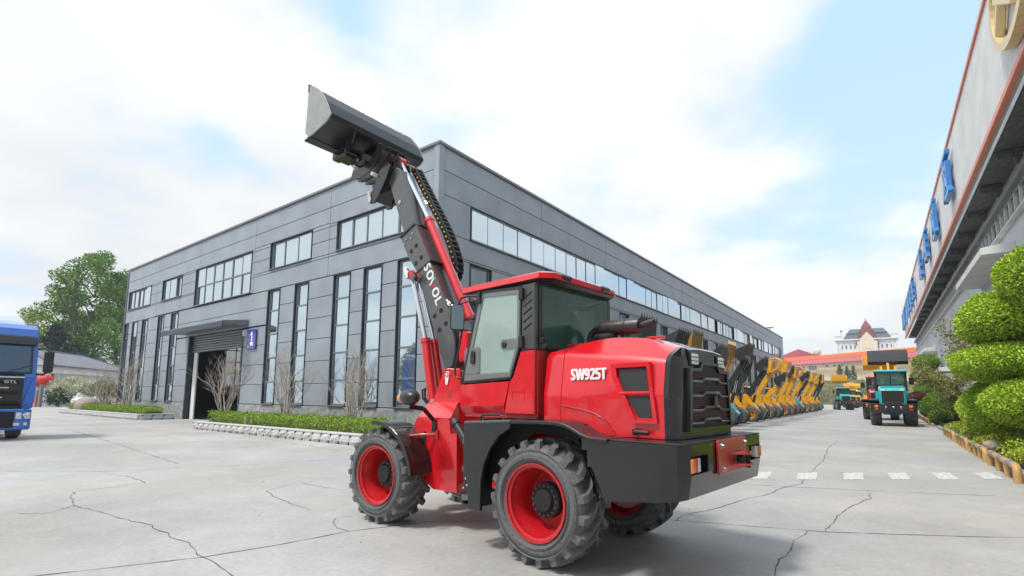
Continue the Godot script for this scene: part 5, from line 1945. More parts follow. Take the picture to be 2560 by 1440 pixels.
func build_bucket(ld: Node3D, FR: Transform3D, blk: Material, sat: Material) -> void:
	var m: MB
	var W := 0.86
	var bk := hub_node(ld, "bucket", FR)
	# shell: plate following the profile, open to the front
	var prof := [V2(3.09, 6.03), V2(2.84, 5.87), V2(2.62, 5.62), V2(2.50, 5.40), V2(2.53, 5.335), V2(2.62, 5.31), V2(3.10, 5.225)]
	var inner := []
	for i in prof.size():
		var e: Vector2 = (prof[mini(i + 1, prof.size() - 1)] - prof[maxi(i - 1, 0)]).normalized()
		inner.push_front(prof[i] + V2(-e.y, e.x) * 0.016)
	m = MB.new()
	m.prism(prof + inner, -W, W)
	part(bk, "shell", m, M["bucket_grey"])
	for s in [-1.0, 1.0]:
		m = MB.new()
		m.prism([V2(3.11, 6.04), V2(2.98, 5.98), V2(2.82, 5.87), V2(2.68, 5.71), V2(2.56, 5.52), V2(2.485, 5.37), V2(2.58, 5.3), V2(2.95, 5.22), V2(3.06, 5.215), V2(3.15, 5.3)], s * (W + 0.01) - 0.009, s * (W + 0.01) + 0.009, 0.002)
		part(bk, "end_plate", m, M["bucket_end"])
		m = MB.new()
		m.bar(V(3.115, 6.06, s * W), V(3.11, 5.93, s * W), 0.05, 0.03, 0.004)
		part(bk, "corner_bit", m, blk)
	m = MB.new()
	m.bar(V(3.06, 5.232, 0), V(3.2, 5.205, 0), W * 2.0, 0.022, 0.004)
	part(bk, "cutting_edge", m, M["bucket_grey"])
	for i in 6:
		for q in [[0.0, 0.0], [0.05, 0.035], [0.1, 0.0]]:
			m = MB.new()
			m.ball(V(2.9 - q[1] * 0.6, 5.915 - q[1], -0.72 + i * 0.28 + q[0]), V(0.008, 0.008, 0.008), 6, 4)
			part(bk, "rivet", m, M["steel"])
	# carrier: uprights, cross rod, lock block
	var ca := hub_node(ld, "tool_carrier", FR)
	for z in [-0.42, 0.4]:
		m = MB.new()
		m.prism([V2(2.6, 5.42), V2(2.56, 5.33), V2(2.62, 5.16), V2(2.72, 5.06), V2(2.82, 5.1), V2(2.8, 5.26), V2(2.74, 5.3)], z - 0.015, z + 0.015, 0.003)
		part(ca, "upright", m, blk)
	m = MB.new()
	m.tube([V(2.7, 5.14, -0.45), V(2.7, 5.14, 0.43)], 0.022, 10)
	part(ca, "cross_rod", m, sat)
	m = MB.new()
	m.box(V(2.92, 5.1, -0.3), V(0.34, 0.14, 0.3), 0.03)
	m.box(V(2.72, 5.0, -0.1), V(0.36, 0.18, 0.34), 0.04)
	m.box(V(3.08, 5.1, -0.36), V(0.12, 0.12, 0.14), 0.02)
	m.box(V(2.86, 5.2, 0.12), V(0.3, 0.12, 0.24), 0.03)
	m.tube([V(2.66, 4.96, -0.3), V(2.62, 5.05, -0.1), V(2.66, 5.0, 0.2)], 0.03, 8)
	part(ca, "lock_block", m, blk)
	# rotator rings: three plates of an arc
	for z in [-0.26, -0.13, 0.0, 0.13]:
		m = MB.new()
		m.prism(arc(2.62, 5.3, 0.62, 205, 292, 14) + arc(2.62, 5.3, 0.47, 292, 205, 14), z - 0.012, z + 0.012, 0.003)
		part(ca, "ring_plate", m, blk)
	m = MB.new()
	m.prism(arc(2.62, 5.3, 0.6, 212, 285, 10) + arc(2.62, 5.3, 0.52, 285, 212, 10), -0.25, 0.13)
	m.smooth(30)
	part(ca, "ring_body", m, M["boom_grey"])
	for p in [[2.31, 4.66], [2.78, 4.9]]:
		m = MB.new()
		m.cyl(V(p[0], p[1], -0.285), V(p[0], p[1], 0.15), 0.026, 12)
		part(ca, "pin", m, M["white_print"])
	m = MB.new()
	for z in [-0.2, 0.1]:
		m.prism([V2(1.97, 4.72), V2(2.06, 4.8), V2(2.2, 4.72), V2(2.44, 4.34), V2(2.42, 4.25), V2(2.33, 4.24), V2(2.24, 4.3), V2(2.06, 4.54)], z - 0.02, z + 0.02, 0.004)
	m.bar(V(2.02, 4.72, -0.05), V(2.33, 4.27, -0.05), 0.3, 0.06, 0.006)
	part(ca, "tilt_lever", m, blk)
	m = MB.new()
	m.prism(arc(2.41, 4.3, 0.035, 150, 360, 8) + arc(2.44, 4.42, 0.02, 0, 150, 5), -0.238, -0.225, 0.002)
	part(ca, "lever_pin_plate", m, M["white_print"])
	m = MB.new()
	for z in [-0.07, 0.1]:
		m.prism(arc(2.0, 4.86, 0.06, -20, 200, 10) + [V2(1.9, 4.7), V2(2.05, 4.66)], z - 0.012, z + 0.012, 0.003)
	m.cyl(V(2.01, 4.87, -0.1), V(2.01, 4.87, 0.12), 0.028, 12)
	part(ca, "ram_clevis", m, sat)

# ---------------------------------------------------------------- the other loaders
var mesh_cache := {}

func cached(key: String, make: Callable) -> ArrayMesh:
	if not mesh_cache.has(key):
		mesh_cache[key] = (make.call() as MB).mesh()
	return mesh_cache[key]

func stock_loader(label: String, pos: Vector3, turn: float, c: Dictionary, group: String, size := 1.0) -> Node3D:
	# origin on the ground under the front axle, x forwards
	var ld := thing("parked_loader", label, "wheel loader", pos, turn, group)
	ld.scale = Vector3.ONE * size
	var body: Material = M[c.body]
	var boom: Material = M[c.boom]
	var bk: Material = M[c.bucket]
	var dark: Material = M["matt_black"]
	for x in [0.0, -2.35]:
		for s in [-1.0, 1.0]:
			add_wheel(ld, "wheel", 0.55, 0.42, 0.3, Transform3D(Basis.IDENTITY if s < 0.0 else Basis(Vector3.UP, PI), V(x, 0.545, 0.66 * s)), M[c.rim], M[c.rim], false, M["rubber_far"])
	part(ld, "front_frame", cached("sl_front", func():
		var m := MB.new()
		m.prism([V2(0.45, 0.62), V2(0.3, 1.0), V2(-0.25, 1.95), V2(-0.6, 1.95), V2(-0.8, 0.9), V2(-0.7, 0.45), V2(0.2, 0.45)], -0.36, 0.36, 0.02)
		for s in [-1.0, 1.0]:
			m.bar(V(-0.3, 1.45, 0.52 * s), V(0.25, 0.85, 0.52 * s), 0.2, 0.05, 0.01)
		return m), body)
	part(ld, "front_plate", cached("sl_plate", func():
		var m := MB.new()
		m.bar(V(-0.22, 1.5, 0), V(0.5, 0.72, 0), 0.6, 0.03, 0.005)
		return m), M["ochre"] if c.body == "yellow" else body)
	part(ld, "rear_chassis", cached("sl_chassis", func():
		var m := MB.new()
		m.box(V(-2.2, 0.85, 0), V(2.9, 0.5, 0.6), 0.03)
		m.box(V(-2.2, 1.16, 0), V(2.3, 0.06, 1.8), 0.02)
		return m), dark)
	part(ld, "hood", cached("sl_hood", func():
		var m := MB.new()
		m.prism([V2(-2.1, 1.1), V2(-2.1, 1.82), V2(-2.9, 1.84), V2(-3.42, 1.72), V2(-3.52, 1.5), V2(-3.52, 1.0), V2(-3.0, 1.0)], -0.5, 0.5, 0.07)
		return m), body)
	var gr := part(ld, "grille", cached("sl_grille", func():
		var m := MB.new()
		m.at(Transform3D(Basis(V(0, 0, 1), V(0, 1, 0), V(-1, 0, 0)), V(-3.52, 0, 0)))
		m.prism(rrect(-0.4, 1.05, 0.4, 1.6, 0.03), -0.02, 0.02, 0.006)
		return m), M["perforated_far"])
	for s in [-1.0, 1.0]:
		part(gr, "lamp", cached("sl_glamp", func():
			var m := MB.new()
			m.box(V(0, 0, 0), V(0.05, 0.08, 0.16), 0.01)
			return m), M["lens_clear"], move(-3.53, 1.63, 0.36 * s))
	var cw := part(ld, "counterweight", cached("sl_cw", func():
		var m := MB.new()
		m.at(Transform3D(Basis(V(1, 0, 0), V(0, 0, -1), V(0, 1, 0)), Vector3.ZERO))
		m.prism([V2(-2.95, 0.84), V2(-3.45, 0.84), V2(-3.62, 0.76), V2(-3.62, -0.76), V2(-3.45, -0.84), V2(-2.95, -0.84)], 0.58, 1.02, 0.02)
		return m), M["satin_black"])
	part(cw, "tow_bar", cached("sl_tow", func():
		var m := MB.new()
		m.box(V(-3.63, 0.84, 0), V(0.03, 0.12, 0.6), 0.006)
		for z in [-0.27, 0.0, 0.27]:
			m.ball(V(-3.65, 0.86, z), V(0.02, 0.045, 0.045), 8, 6)
		return m), M["lens_red"] if c.get("tow", false) else M["steel"])
	for s in [-1.0, 1.0]:
		part(cw, "tail_lamp", cached("sl_tail", func():
			var m := MB.new()
			m.box(V(-3.63, 0.9, 0), V(0.03, 0.1, 0.13), 0.008)
			return m), M["amber"], move(0, 0, 0.62 * s))
		part(cw, "tail_lamp", cached("sl_tail2", func():
			var m := MB.new()
			m.box(V(-3.63, 0.77, 0), V(0.03, 0.06, 0.13), 0.008)
			return m), M["lens_red"], move(0, 0, 0.62 * s))
		part(ld, "rear_fender", cached("sl_fender", func():
			var m := MB.new()
			m.prism(arc(-2.35, 0.55, 0.68, 20, 160, 8) + arc(-2.35, 0.55, 0.65, 160, 20, 8), -0.2, 0.2, 0.004)
			return m), M["satin_black"], move(0, 0, 0.68 * s))
	# cab
	var cab := hub_node(ld, "cab")
	part(cab, "lower_body", cached("sl_cablow", func():
		var m := MB.new()
		m.prism([V2(-0.95, 1.15), V2(-2.1, 1.15), V2(-2.1, 1.62), V2(-0.9, 1.55)], -0.62, 0.62, 0.02)
		return m), body)
	part(cab, "frame", cached("sl_cabframe", func():
		var m := MB.new()
		for s in [-1.0, 1.0]:
			m.bar(V(-0.92, 1.55, 0.58 * s), V(-1.12, 2.5, 0.58 * s), 0.07, 0.07, 0.01)
			m.bar(V(-2.06, 1.6, 0.58 * s), V(-2.06, 2.5, 0.58 * s), 0.09, 0.09, 0.01)
			m.bar(V(-1.55, 1.6, 0.6 * s), V(-1.6, 2.5, 0.6 * s), 0.05, 0.06, 0.01)
			m.bar(V(-0.92, 1.58, 0.6 * s), V(-2.06, 1.62, 0.6 * s), 0.05, 0.07, 0.01)
		m.bar(V(-2.06, 1.86, -0.58), V(-2.06, 1.86, 0.58), 0.06, 0.1, 0.01, Vector3.RIGHT)
		m.bar(V(-2.06, 1.9, 0.0), V(-2.06, 2.5, 0.0), 0.03, 0.03, 0.0)
		m.box(V(-1.5, 2.48, 0), V(1.1, 0.06, 1.2), 0.02)
		m.box(V(-1.6, 1.75, 0), V(0.4, 0.9, 0.5), 0.08)
		return m), M["matt_black"])
	part(cab, "glazing", cached("sl_glass", func():
		var m := MB.new()
		for s in [-1.0, 1.0]:
			m.box(V(-1.52, 2.06, 0.6 * s), V(1.0, 0.86, 0.01))
		m.box(V(-2.07, 2.18, 0), V(0.01, 0.6, 1.1))
		m.bar(V(-0.93, 1.58, 0), V(-1.12, 2.48, 0), 1.1, 0.01)
		return m), M["rear_glass"])
	part(cab, "roof", cached("sl_roof", func():
		var m := MB.new()
		m.prism([V2(-0.95, 2.5), V2(-2.2, 2.5), V2(-2.22, 2.56), V2(-2.05, 2.62), V2(-1.15, 2.62), V2(-0.95, 2.56)], -0.66, 0.66, 0.03)
		return m), M["white_paint"] if c.get("white_roof", false) else body)
	for s in [-1.0, 1.0]:
		part(cab, "mirror", cached("sl_mirror", func():
			var m := MB.new()
			m.box(V(-0.85, 2.1, 0), V(0.05, 0.34, 0.2), 0.02)
			m.bar(V(-1.05, 2.4, 0), V(-0.86, 2.25, 0), 0.02, 0.02)
			return m), M["plastic_black"], move(0, 0, 0.84 * s))
	# boom: pair of arms, raised to the tip height asked for
	var piv := V(-0.5, 1.45, 0)
	var tip: Vector3 = c.tip
	var ar := hub_node(ld, "boom")
	for s in [-1.0, 1.0]:
		part(ar, "arm", cached("sl_arm_%s" % tip, func():
			var m := MB.new()
			var d := (tip - piv).normalized()
			var nn := V(-d.y, d.x, 0)
			var ln := piv.distance_to(tip)
			var pp := []
			for q in [[0.0, -0.12], [0.45, -0.16], [0.9, -0.11], [1.02, -0.05], [1.02, 0.05], [0.88, 0.12], [0.5, 0.2], [0.2, 0.16], [0.0, 0.12]]:
				var p: Vector3 = piv + d * ln * q[0] + nn * q[1]
				pp.append(V2(p.x, p.y))
			m.prism(pp, -0.05, 0.05, 0.008)
			return m), boom, move(0, 0, 0.3 * s))
		part(ar, "lift_ram", cached("sl_ram_%s" % tip, func():
			var m := MB.new()
			var mid := piv.lerp(tip, 0.55) + V(0.08, -0.1, 0)
			var lo := V(0.0, 1.1, 0)
			m.tube([lo, lo.lerp(mid, 0.55)], 0.055, 8)
			return m), boom, move(0, 0, 0.2 * s))
		part(ar, "ram_rod", cached("sl_rod_%s" % tip, func():
			var m := MB.new()
			var mid := piv.lerp(tip, 0.55) + V(0.08, -0.1, 0)
			var lo := V(0.0, 1.1, 0)
			m.tube([lo.lerp(mid, 0.5), mid], 0.03, 8)
			return m), M["chrome"], move(0, 0, 0.2 * s))
	part(ar, "cross_member", cached("sl_cross_%s" % tip, func():
		var m := MB.new()
		var q := piv.lerp(tip, 0.72)
		m.bar(q + V(0, 0, -0.26), q + V(0, 0, 0.26), 0.2, 0.2, 0.02, Vector3.RIGHT)
		m.bar(piv.lerp(tip, 0.35) + V(0, 0.3, 0), tip + V(-0.12, 0.12, 0), 0.1, 0.16, 0.01)
		return m), boom)
	# bucket, curled back: floor plate stands up, teeth on top
	var t := Transform3D(Basis(Vector3.BACK, deg_to_rad(c.get("curl", 0.0))).scaled_local(Vector3.ONE * c.get("bs", 0.8)), tip)
	var bh := hub_node(ld, "bucket", t)
	var wide: float = c.get("wide", 1.0)
	if c.get("frame", false):
		part(bh, "guard_frame", cached("sl_guard_%s" % wide, func():
			var m := MB.new()
			for z in [-wide, -wide * 0.35, wide * 0.35, wide]:
				m.tube([V(0.05, -0.1, z), V(0.45, 0.15, z), V(0.75, 0.55, z), V(0.85, 0.95, z), V(0.6, 1.2, z), V(0.1, 1.15, z), V(-0.35, 0.85, z), V(-0.3, 0.3, z), V(0.05, -0.05, z)], 0.06, 6)
			for p in [V(0.75, 0.55, 0), V(0.6, 1.2, 0), V(-0.35, 0.85, 0)]:
				m.tube([p + V(0, 0, -wide), p + V(0, 0, wide)], 0.05, 6)
			return m), bk)
	part(bh, "shell", cached("sl_bucket_%s" % wide, func():
		var m := MB.new()
		var pr := [V2(0.28, 1.15), V2(0.12, 0.35), V2(0.0, 0.0), V2(-0.16, -0.14), V2(-0.36, -0.12), V2(-0.62, 0.3), V2(-0.6, 0.7)]
		var inn := []
		for i in pr.size():
			var e: Vector2 = (pr[mini(i + 1, 6)] - pr[maxi(i - 1, 0)]).normalized()
			inn.push_front(pr[i] + V2(e.y, -e.x) * 0.035)
		m.prism(pr + inn, -wide, wide)
		for s in [-1.0, 1.0]:
			m.prism([V2(0.27, 1.1), V2(0.1, 0.34), V2(-0.02, 0.0), V2(-0.17, -0.12), V2(-0.35, -0.1), V2(-0.6, 0.3), V2(-0.58, 0.68)], s * wide - 0.02, s * wide + 0.02)
		return m), bk)
	for i in 5:
		part(bh, "floor_rib", cached("sl_rib", func():
			var m := MB.new()
			m.bar(V(0.16, 0.3, 0), V(0.3, 1.0, 0), 0.05, 0.03, 0.006)
			return m), bk, move(0, 0, lerpf(-wide * 0.8, wide * 0.8, i / 4.0)))
	if c.get("teeth", true):
		for i in 7:
			part(bh, "tooth", cached("sl_tooth", func():
				var m := MB.new()
				m.loft([[V(0.24, 1.05, -0.05), V(0.33, 1.03, -0.05), V(0.33, 1.03, 0.05), V(0.24, 1.05, 0.05)], [V(0.3, 1.3, -0.012), V(0.32, 1.3, -0.012), V(0.32, 1.3, 0.012), V(0.3, 1.3, 0.012)]])
				return m), M["gold"] if c.get("bright", false) else M["dark_bucket"], move(0, 0, lerpf(-wide * 0.94, wide * 0.94, i / 6.0)))
	return ld

func build_parked_row() -> void:
	var ord := ["first", "second", "third", "fourth", "fifth", "sixth", "seventh", "eighth", "ninth", "tenth", "eleventh", "twelfth", "thirteenth", "fourteenth", "fifteenth", "sixteenth", "seventeenth", "eighteenth", "nineteenth"]
	var g := "loaders parked nose out along the grey hall"
	# z, body, boom, bucket, rim, tip, extras, words
	var hi := V(0.85, 3.75, 0)
	var md := V(1.0, 3.4, 0)
	var lo := V(1.1, 2.9, 0)
	var row := [
		[-15.2, "yellow", "dark_bucket", "dark_bucket", "yellow", hi, {}, "yellow loader with a dark grey toothed bucket"],
		[-18.2, "yellow", "dark_bucket", "dark_bucket", "yellow", hi, {}, "yellow loader with a black toothed bucket behind the muffler"],
		[-20.9, "yellow", "yellow", "ochre", "yellow", hi, {}, "yellow loader with an ochre bucket and dark teeth"],
		[-23.4, "yellow", "dark_bucket", "dark_bucket", "yellow", md, {}, "yellow loader with a low black bucket"],
		[-26.0, "yellow", "yellow", "ochre", "yellow", hi, {"bright": true}, "yellow loader with an ochre bucket and bright teeth"],
		[-28.3, "teal", "dark_bucket", "dark_bucket", "teal", V(0.9, 4.1, 0), {}, "teal loader with black boom and teal rims"],
		[-31.0, "yellow", "dark_bucket", "dark_bucket", "yellow", hi, {}, "yellow loader with a black boom and black bucket"],
		[-33.9, "yellow", "dark_bucket", "dark_bucket", "yellow", md, {"wide": 0.8}, "yellow loader with a black boom and narrow black bucket"],
		[-36.6, "yellow", "yellow", "yellow", "yellow", hi, {"frame": true, "teeth": false}, "all yellow loader with a round tubed guard on its bucket"],
		[-39.4, "yellow", "yellow", "dark_bucket", "yellow", lo, {"white_roof": true}, "yellow loader with a yellow boom, lowered black bucket and white cab roof"],
		[-42.2, "yellow", "yellow", "yellow", "yellow", hi, {"teeth": false}, "all yellow loader with a plain yellow bucket"],
		[-45.2, "yellow", "yellow", "dark_bucket", "yellow", hi, {}, "yellow loader with a yellow boom and dark bucket"],
		[-48.3, "yellow", "yellow", "yellow", "yellow", hi, {"frame": true, "teeth": false}, "all yellow loader with a tall guard frame"],
		[-51.4, "yellow", "yellow", "dark_bucket", "yellow", md, {}, "yellow loader with a dark bucket held lower"],
		[-54.6, "teal", "dark_bucket", "dark_bucket", "teal", hi, {}, "teal loader with a black boom far down the row"],
		[-58.2, "yellow", "yellow", "yellow", "yellow", hi, {"frame": true, "teeth": false}, "all yellow loader with a guard frame, far down the row"],
		[-62.0, "yellow", "yellow", "yellow", "yellow", md, {"teeth": false}, "all yellow loader with a lowered yellow bucket, far down the row"],
		[-66.0, "yellow", "dark_bucket", "dark_bucket", "yellow", hi, {}, "yellow loader with a black boom, far down the row"],
		[-71.0, "yellow", "dark_bucket", "yellow", "yellow", hi, {}, "yellow loader with black boom and yellow bucket at the far end"]]
	for i in row.size():
		var r: Array = row[i]
		var c := {"body": r[1], "boom": r[2], "bucket": r[3], "rim": r[4], "tip": r[5] + V(rng.randf_range(-0.18, 0.22), rng.randf_range(-0.28, 0.18), 0), "curl": rng.randf_range(-6, 12)}
		c.merge(r[6], true)
		stock_loader("%s, %s in row" % [r[7], ord[i]], V(-6.85 + rng.randf_range(-0.12, 0.12), 0, r[0]), rng.randf_range(-0.05, 0.05), c, g, 0.86)

func build_yard_loaders() -> void:
	var g := "loaders standing in the yard road"
	var a := deg_to_rad(90)
	var hi := V(0.95, 3.2, 0)
	stock_loader("teal loader seen from behind with black counterweight and raised black bucket beside the hedges", V(0.05, 0, -37.2), a + 0.02, {"body": "teal", "boom": "yellow", "bucket": "dark_bucket", "rim": "teal", "tip": V(0.7, 3.0, 0), "curl": -48.0, "wide": 0.98, "bs": 0.85, "teeth": false}, g, 1.16)
	stock_loader("loader with yellow bucket and dark red body just ahead of the near teal one", V(-0.55, 0, -46.5), a, {"body": "red_car", "boom": "yellow", "bucket": "yellow", "rim": "red_car", "tip": hi, "curl": 0.0, "teeth": false}, g, 1.16)
	stock_loader("smaller teal loader with a red tow bar farther down the road", V(-5.2, 0, -80.5), a + 0.2, {"body": "teal", "boom": "frame_grey", "bucket": "yellow", "rim": "teal", "tip": V(0.7, 3.3, 0), "curl": 10.0, "teeth": false, "tow": true}, g, 1.1)
	stock_loader("yellow loader with a raised bucket behind the far teal one", V(-5.2, 0, -98.0), a + 0.15, {"body": "yellow", "boom": "yellow", "bucket": "yellow", "rim": "yellow", "tip": V(1.0, 2.8, 0), "curl": -10.0, "teeth": false}, g, 1.1)
	stock_loader("yellow loader with an outstretched bucket near the bank", V(-5.0, 0, -112.0), a + 0.1, {"body": "yellow", "boom": "yellow", "bucket": "yellow", "rim": "yellow", "tip": V(1.2, 3.1, 0), "curl": -30.0, "teeth": false, "white_roof": true}, g, 1.1)
	stock_loader("yellow loader standing side on at the end of the road", V(-3.4, 0, -121.0), deg_to_rad(5), {"body": "yellow", "boom": "yellow", "bucket": "dark_bucket", "rim": "yellow", "tip": V(1.3, 1.0, 0), "curl": -60.0, "teeth": false}, g, 1.1)

# ---------------------------------------------------------------- blue truck
func build_truck() -> void:
	var t := thing("truck", "blue lorry with a black grille cut off by the left edge", "truck", V(-21.9, 0, -2.58))
	var blue: Material = M["truck_blue"]
	var blk: Material = M["satin_black"]
	var m := MB.new()
	# cab sides, back and roof as one shell behind the front face
	m.prism([V2(-0.05, 0.95), V2(0.0, 1.95), V2(-0.22, 3.0), V2(-0.38, 3.5), V2(-0.7, 3.66), V2(-2.2, 3.7), V2(-2.2, 0.95)], -1.24, 1.24, 0.05)
	part(t, "cab", m, blue)
	m = MB.new()
	m.prism([V2(-0.8, 3.6), V2(-1.1, 3.8), V2(-1.7, 4.0), V2(-2.2, 4.05), V2(-2.2, 3.6)], -1.05, 1.05, 0.08)
	part(t, "roof_deflector", m, M["deflector"])
	m = MB.new()
	m.prism([V2(-0.18, 2.97), V2(-0.08, 2.99), V2(-0.17, 3.22), V2(-0.3, 3.27)], -1.2, 1.2, 0.02)
	part(t, "sun_visor", m, blk)
	m = MB.new()
	m.bar(V(0.012, 2.06, 0), V(-0.185, 2.95, 0), 2.24, 0.02, 0.005)
	part(t, "windscreen_frame", m, blk)
	m = MB.new()
	m.bar(V(0.028, 2.1, 0), V(-0.162, 2.92, 0), 2.1, 0.012)
	part(t, "windscreen", m, M["truck_glass"])
	for z in [-0.5, 0.55]:
		m = MB.new()
		m.bar(V(0.05, 2.08, z), V(0.0, 2.3, z - 0.55), 0.02, 0.03, 0.0)
		part(t, "wiper", m, M["plastic_black"])
	m = MB.new()
	m.prism([V2(0.0, 1.06), V2(0.05, 1.1), V2(0.05, 2.0), V2(0.0, 2.04)], -0.94, 0.94, 0.01)
	part(t, "grille", m, blk)
	for q in [[1.93, 0.96], [1.6, 0.62], [1.3, 0.5]]:
		m = MB.new()
		m.box(V(0.055, q[0], 0), V(0.03, 0.05, q[1] * 2.0), 0.008)
		part(t, "grille_strip", m, M["chrome"])
		m = MB.new()
		m.box(V(0.052, q[0] - 0.16, 0), V(0.02, 0.1, 1.7), 0.01)
		part(t, "grille_slot", m, M["seam_dark"])
	lettering(t, "badge", "GTL", 0.1, 0.01, M["chrome"], Transform3D(Basis(Vector3.UP, PI / 2), V(0.058, 1.79, -0.64)), 1.2)
	for s in [-1.0, 1.0]:
		m = MB.new()
		m.prism([V2(0.96, 1.05), V2(1.235, 1.15), V2(1.235, 2.0), V2(1.2, 2.02), V2(1.08, 1.6)], -0.02, 0.04, 0.012)
		part(t, "corner_vane", m, blue, Transform3D(Basis(V(0, 0, s), V(0, 1, 0), V(-s, 0, 0) if false else V(-1.0 * s, 0, 0)), V(0.02, 0, 0)))
	m = MB.new()
	m.at(Transform3D(Basis(V(1, 0, 0), V(0, 0, -1), V(0, 1, 0)), Vector3.ZERO))
	m.prism([V2(0.14, -1.0), V2(0.14, 1.0), V2(0.05, 1.2), V2(-0.3, 1.25), V2(-0.3, -1.25), V2(0.05, -1.2)], 0.3, 0.95, 0.04)
	part(t, "bumper", m, blue)
	m = MB.new()
	m.box(V(0.145, 0.62, 0), V(0.05, 0.5, 1.6), 0.02)
	part(t, "bumper_insert", m, M["matt_black"])
	for s in [-1.0, 1.0]:
		m = MB.new()
		m.bar(V(0.145, 0.74, 0.83 * s), V(0.08, 0.74, 1.17 * s), 0.2, 0.04, 0.01, Vector3.UP)
		part(t, "headlamp", m, M["lens_clear"])
		m = MB.new()
		for z in [0.9, 1.02, 1.1]:
			m.ball(V(0.155 - (z - 0.83) * 0.19, 0.76, z * s), V(0.03, 0.045, 0.045), 10, 8)
		part(t, "headlamp_bulbs", m, M["chrome"])
		m = MB.new()
		m.bar(V(0.15, 0.48, 0.75 * s), V(0.1, 0.48, 1.12 * s), 0.09, 0.03, 0.01, Vector3.UP)
		part(t, "fog_lamp", m, M["wall_white"])
		var mr := hub_node(t, "mirror")
		m = MB.new()
		m.box(V(0.1, 2.45, 1.46 * s), V(0.16, 0.72, 0.24), 0.05)
		part(mr, "housing", m, M["plastic_black"])
		m = MB.new()
		m.tube([V(-0.1, 2.85, 1.22 * s), V(0.05, 2.9, 1.35 * s), V(0.1, 2.8, 1.46 * s)], 0.03, 6)
		m.tube([V(-0.02, 2.05, 1.22 * s), V(0.08, 2.02, 1.35 * s), V(0.1, 2.12, 1.46 * s)], 0.03, 6)
		part(mr, "arm", m, M["plastic_black"])
		m = MB.new()
		m.box(V(-0.42, 3.38, 1.0 * s), V(0.1, 0.14, 0.07), 0.02)
		part(t, "marker_lamp", m, M["lens_clear"])
		for x in [-1.0, -4.8]:
			m = MB.new()
			m.at(Transform3D(Basis.IDENTITY if s < 0.0 else Basis(Vector3.UP, PI), V(x, 0.5, 0.98 * s)))
			m.lathe([V2(0.0, 0.02), V2(0.2, 0.02), V2(0.28, -0.08), V2(0.3, -0.14), V2(0.46, -0.15), V2(0.5, -0.1), V2(0.5, 0.13), V2(0.4, 0.15), V2(0, 0.15)], 24, 0.8)
			part(t, "wheel", m, M["rubber_far"])
	m = MB.new()
	m.box(V(-4.0, 0.8, 0), V(6.0, 0.3, 0.9), 0.02)
	m.box(V(-3.0, 0.6, 0), V(1.2, 0.5, 2.2), 0.05)
	part(t, "chassis", m, M["matt_black"])
	m = MB.new()
	m.box(V(0.05, 1.0, 0), V(0.1, 0.1, 1.9), 0.01)
	part(t, "step", m, M["matt_black"])

# ---------------------------------------------------------------- gatehouse, cars, lanterns
func car(label: String, pos: Vector3, turn: float, body: Material) -> void:
	var c := thing("parked_car", label, "car", pos, turn, "cars parked by the gatehouse")
	var m := MB.new()
	m.prism([V2(2.15, 0.4), V2(2.2, 0.75), V2(2.05, 0.95), V2(1.1, 1.08), V2(0.4, 1.6), V2(-0.4, 1.68), V2(-1.5, 1.62), V2(-2.1, 1.05), V2(-2.2, 0.6), V2(-2.1, 0.35), V2(-1.9, 0.3), V2(1.9, 0.3)], -0.88, 0.88, 0.1)
	m.smooth(30)
	part(c, "body", m, body)
	for s in [-1.0, 1.0]:
		m = MB.new()
		m.prism([V2(0.95, 1.1), V2(0.38, 1.52), V2(-0.4, 1.58), V2(-1.4, 1.54), V2(-1.75, 1.14)], 0.872 * s - 0.012, 0.872 * s + 0.012, 0.004)
		part(c, "side_window", m, M["windscreen"])
		m = MB.new()
		m.box(V(2.14, 0.82, 0.66 * s), V(0.12, 0.12, 0.34), 0.03)
		part(c, "headlight", m, M["lens_clear"])
		m = MB.new()
		m.box(V(0.85, 1.12, 0.98 * s), V(0.14, 0.13, 0.2), 0.04)
		part(c, "mirror", m, body)
		for x in [1.35, -1.35]:
			var w := hub_node(c, "wheel", Transform3D(Basis.IDENTITY if s < 0.0 else Basis(Vector3.UP, PI), V(x, 0.34, 0.8 * s)))
			m = MB.new()
			m.lathe([V2(0.2, -0.1), V2(0.32, -0.11), V2(0.34, -0.08), V2(0.34, 0.08), V2(0.2, 0.1)], 20, 0.8)
			part(w, "tyre", m, M["rubber_far"])
			m = MB.new()
			m.lathe([V2(0, -0.08), V2(0.1, -0.09), V2(0.21, -0.1)], 14, 0.8)
			part(w, "rim", m, M["steel"])
	m = MB.new()
	m.bar(V(1.08, 1.1, 0), V(0.44, 1.56, 0), 1.45, 0.05, 0.01)
	part(c, "windscreen", m, M["windscreen"])
	m = MB.new()
	m.box(V(2.18, 0.62, 0), V(0.08, 0.18, 1.0), 0.03)
	part(c, "grille", m, M["matt_black"])

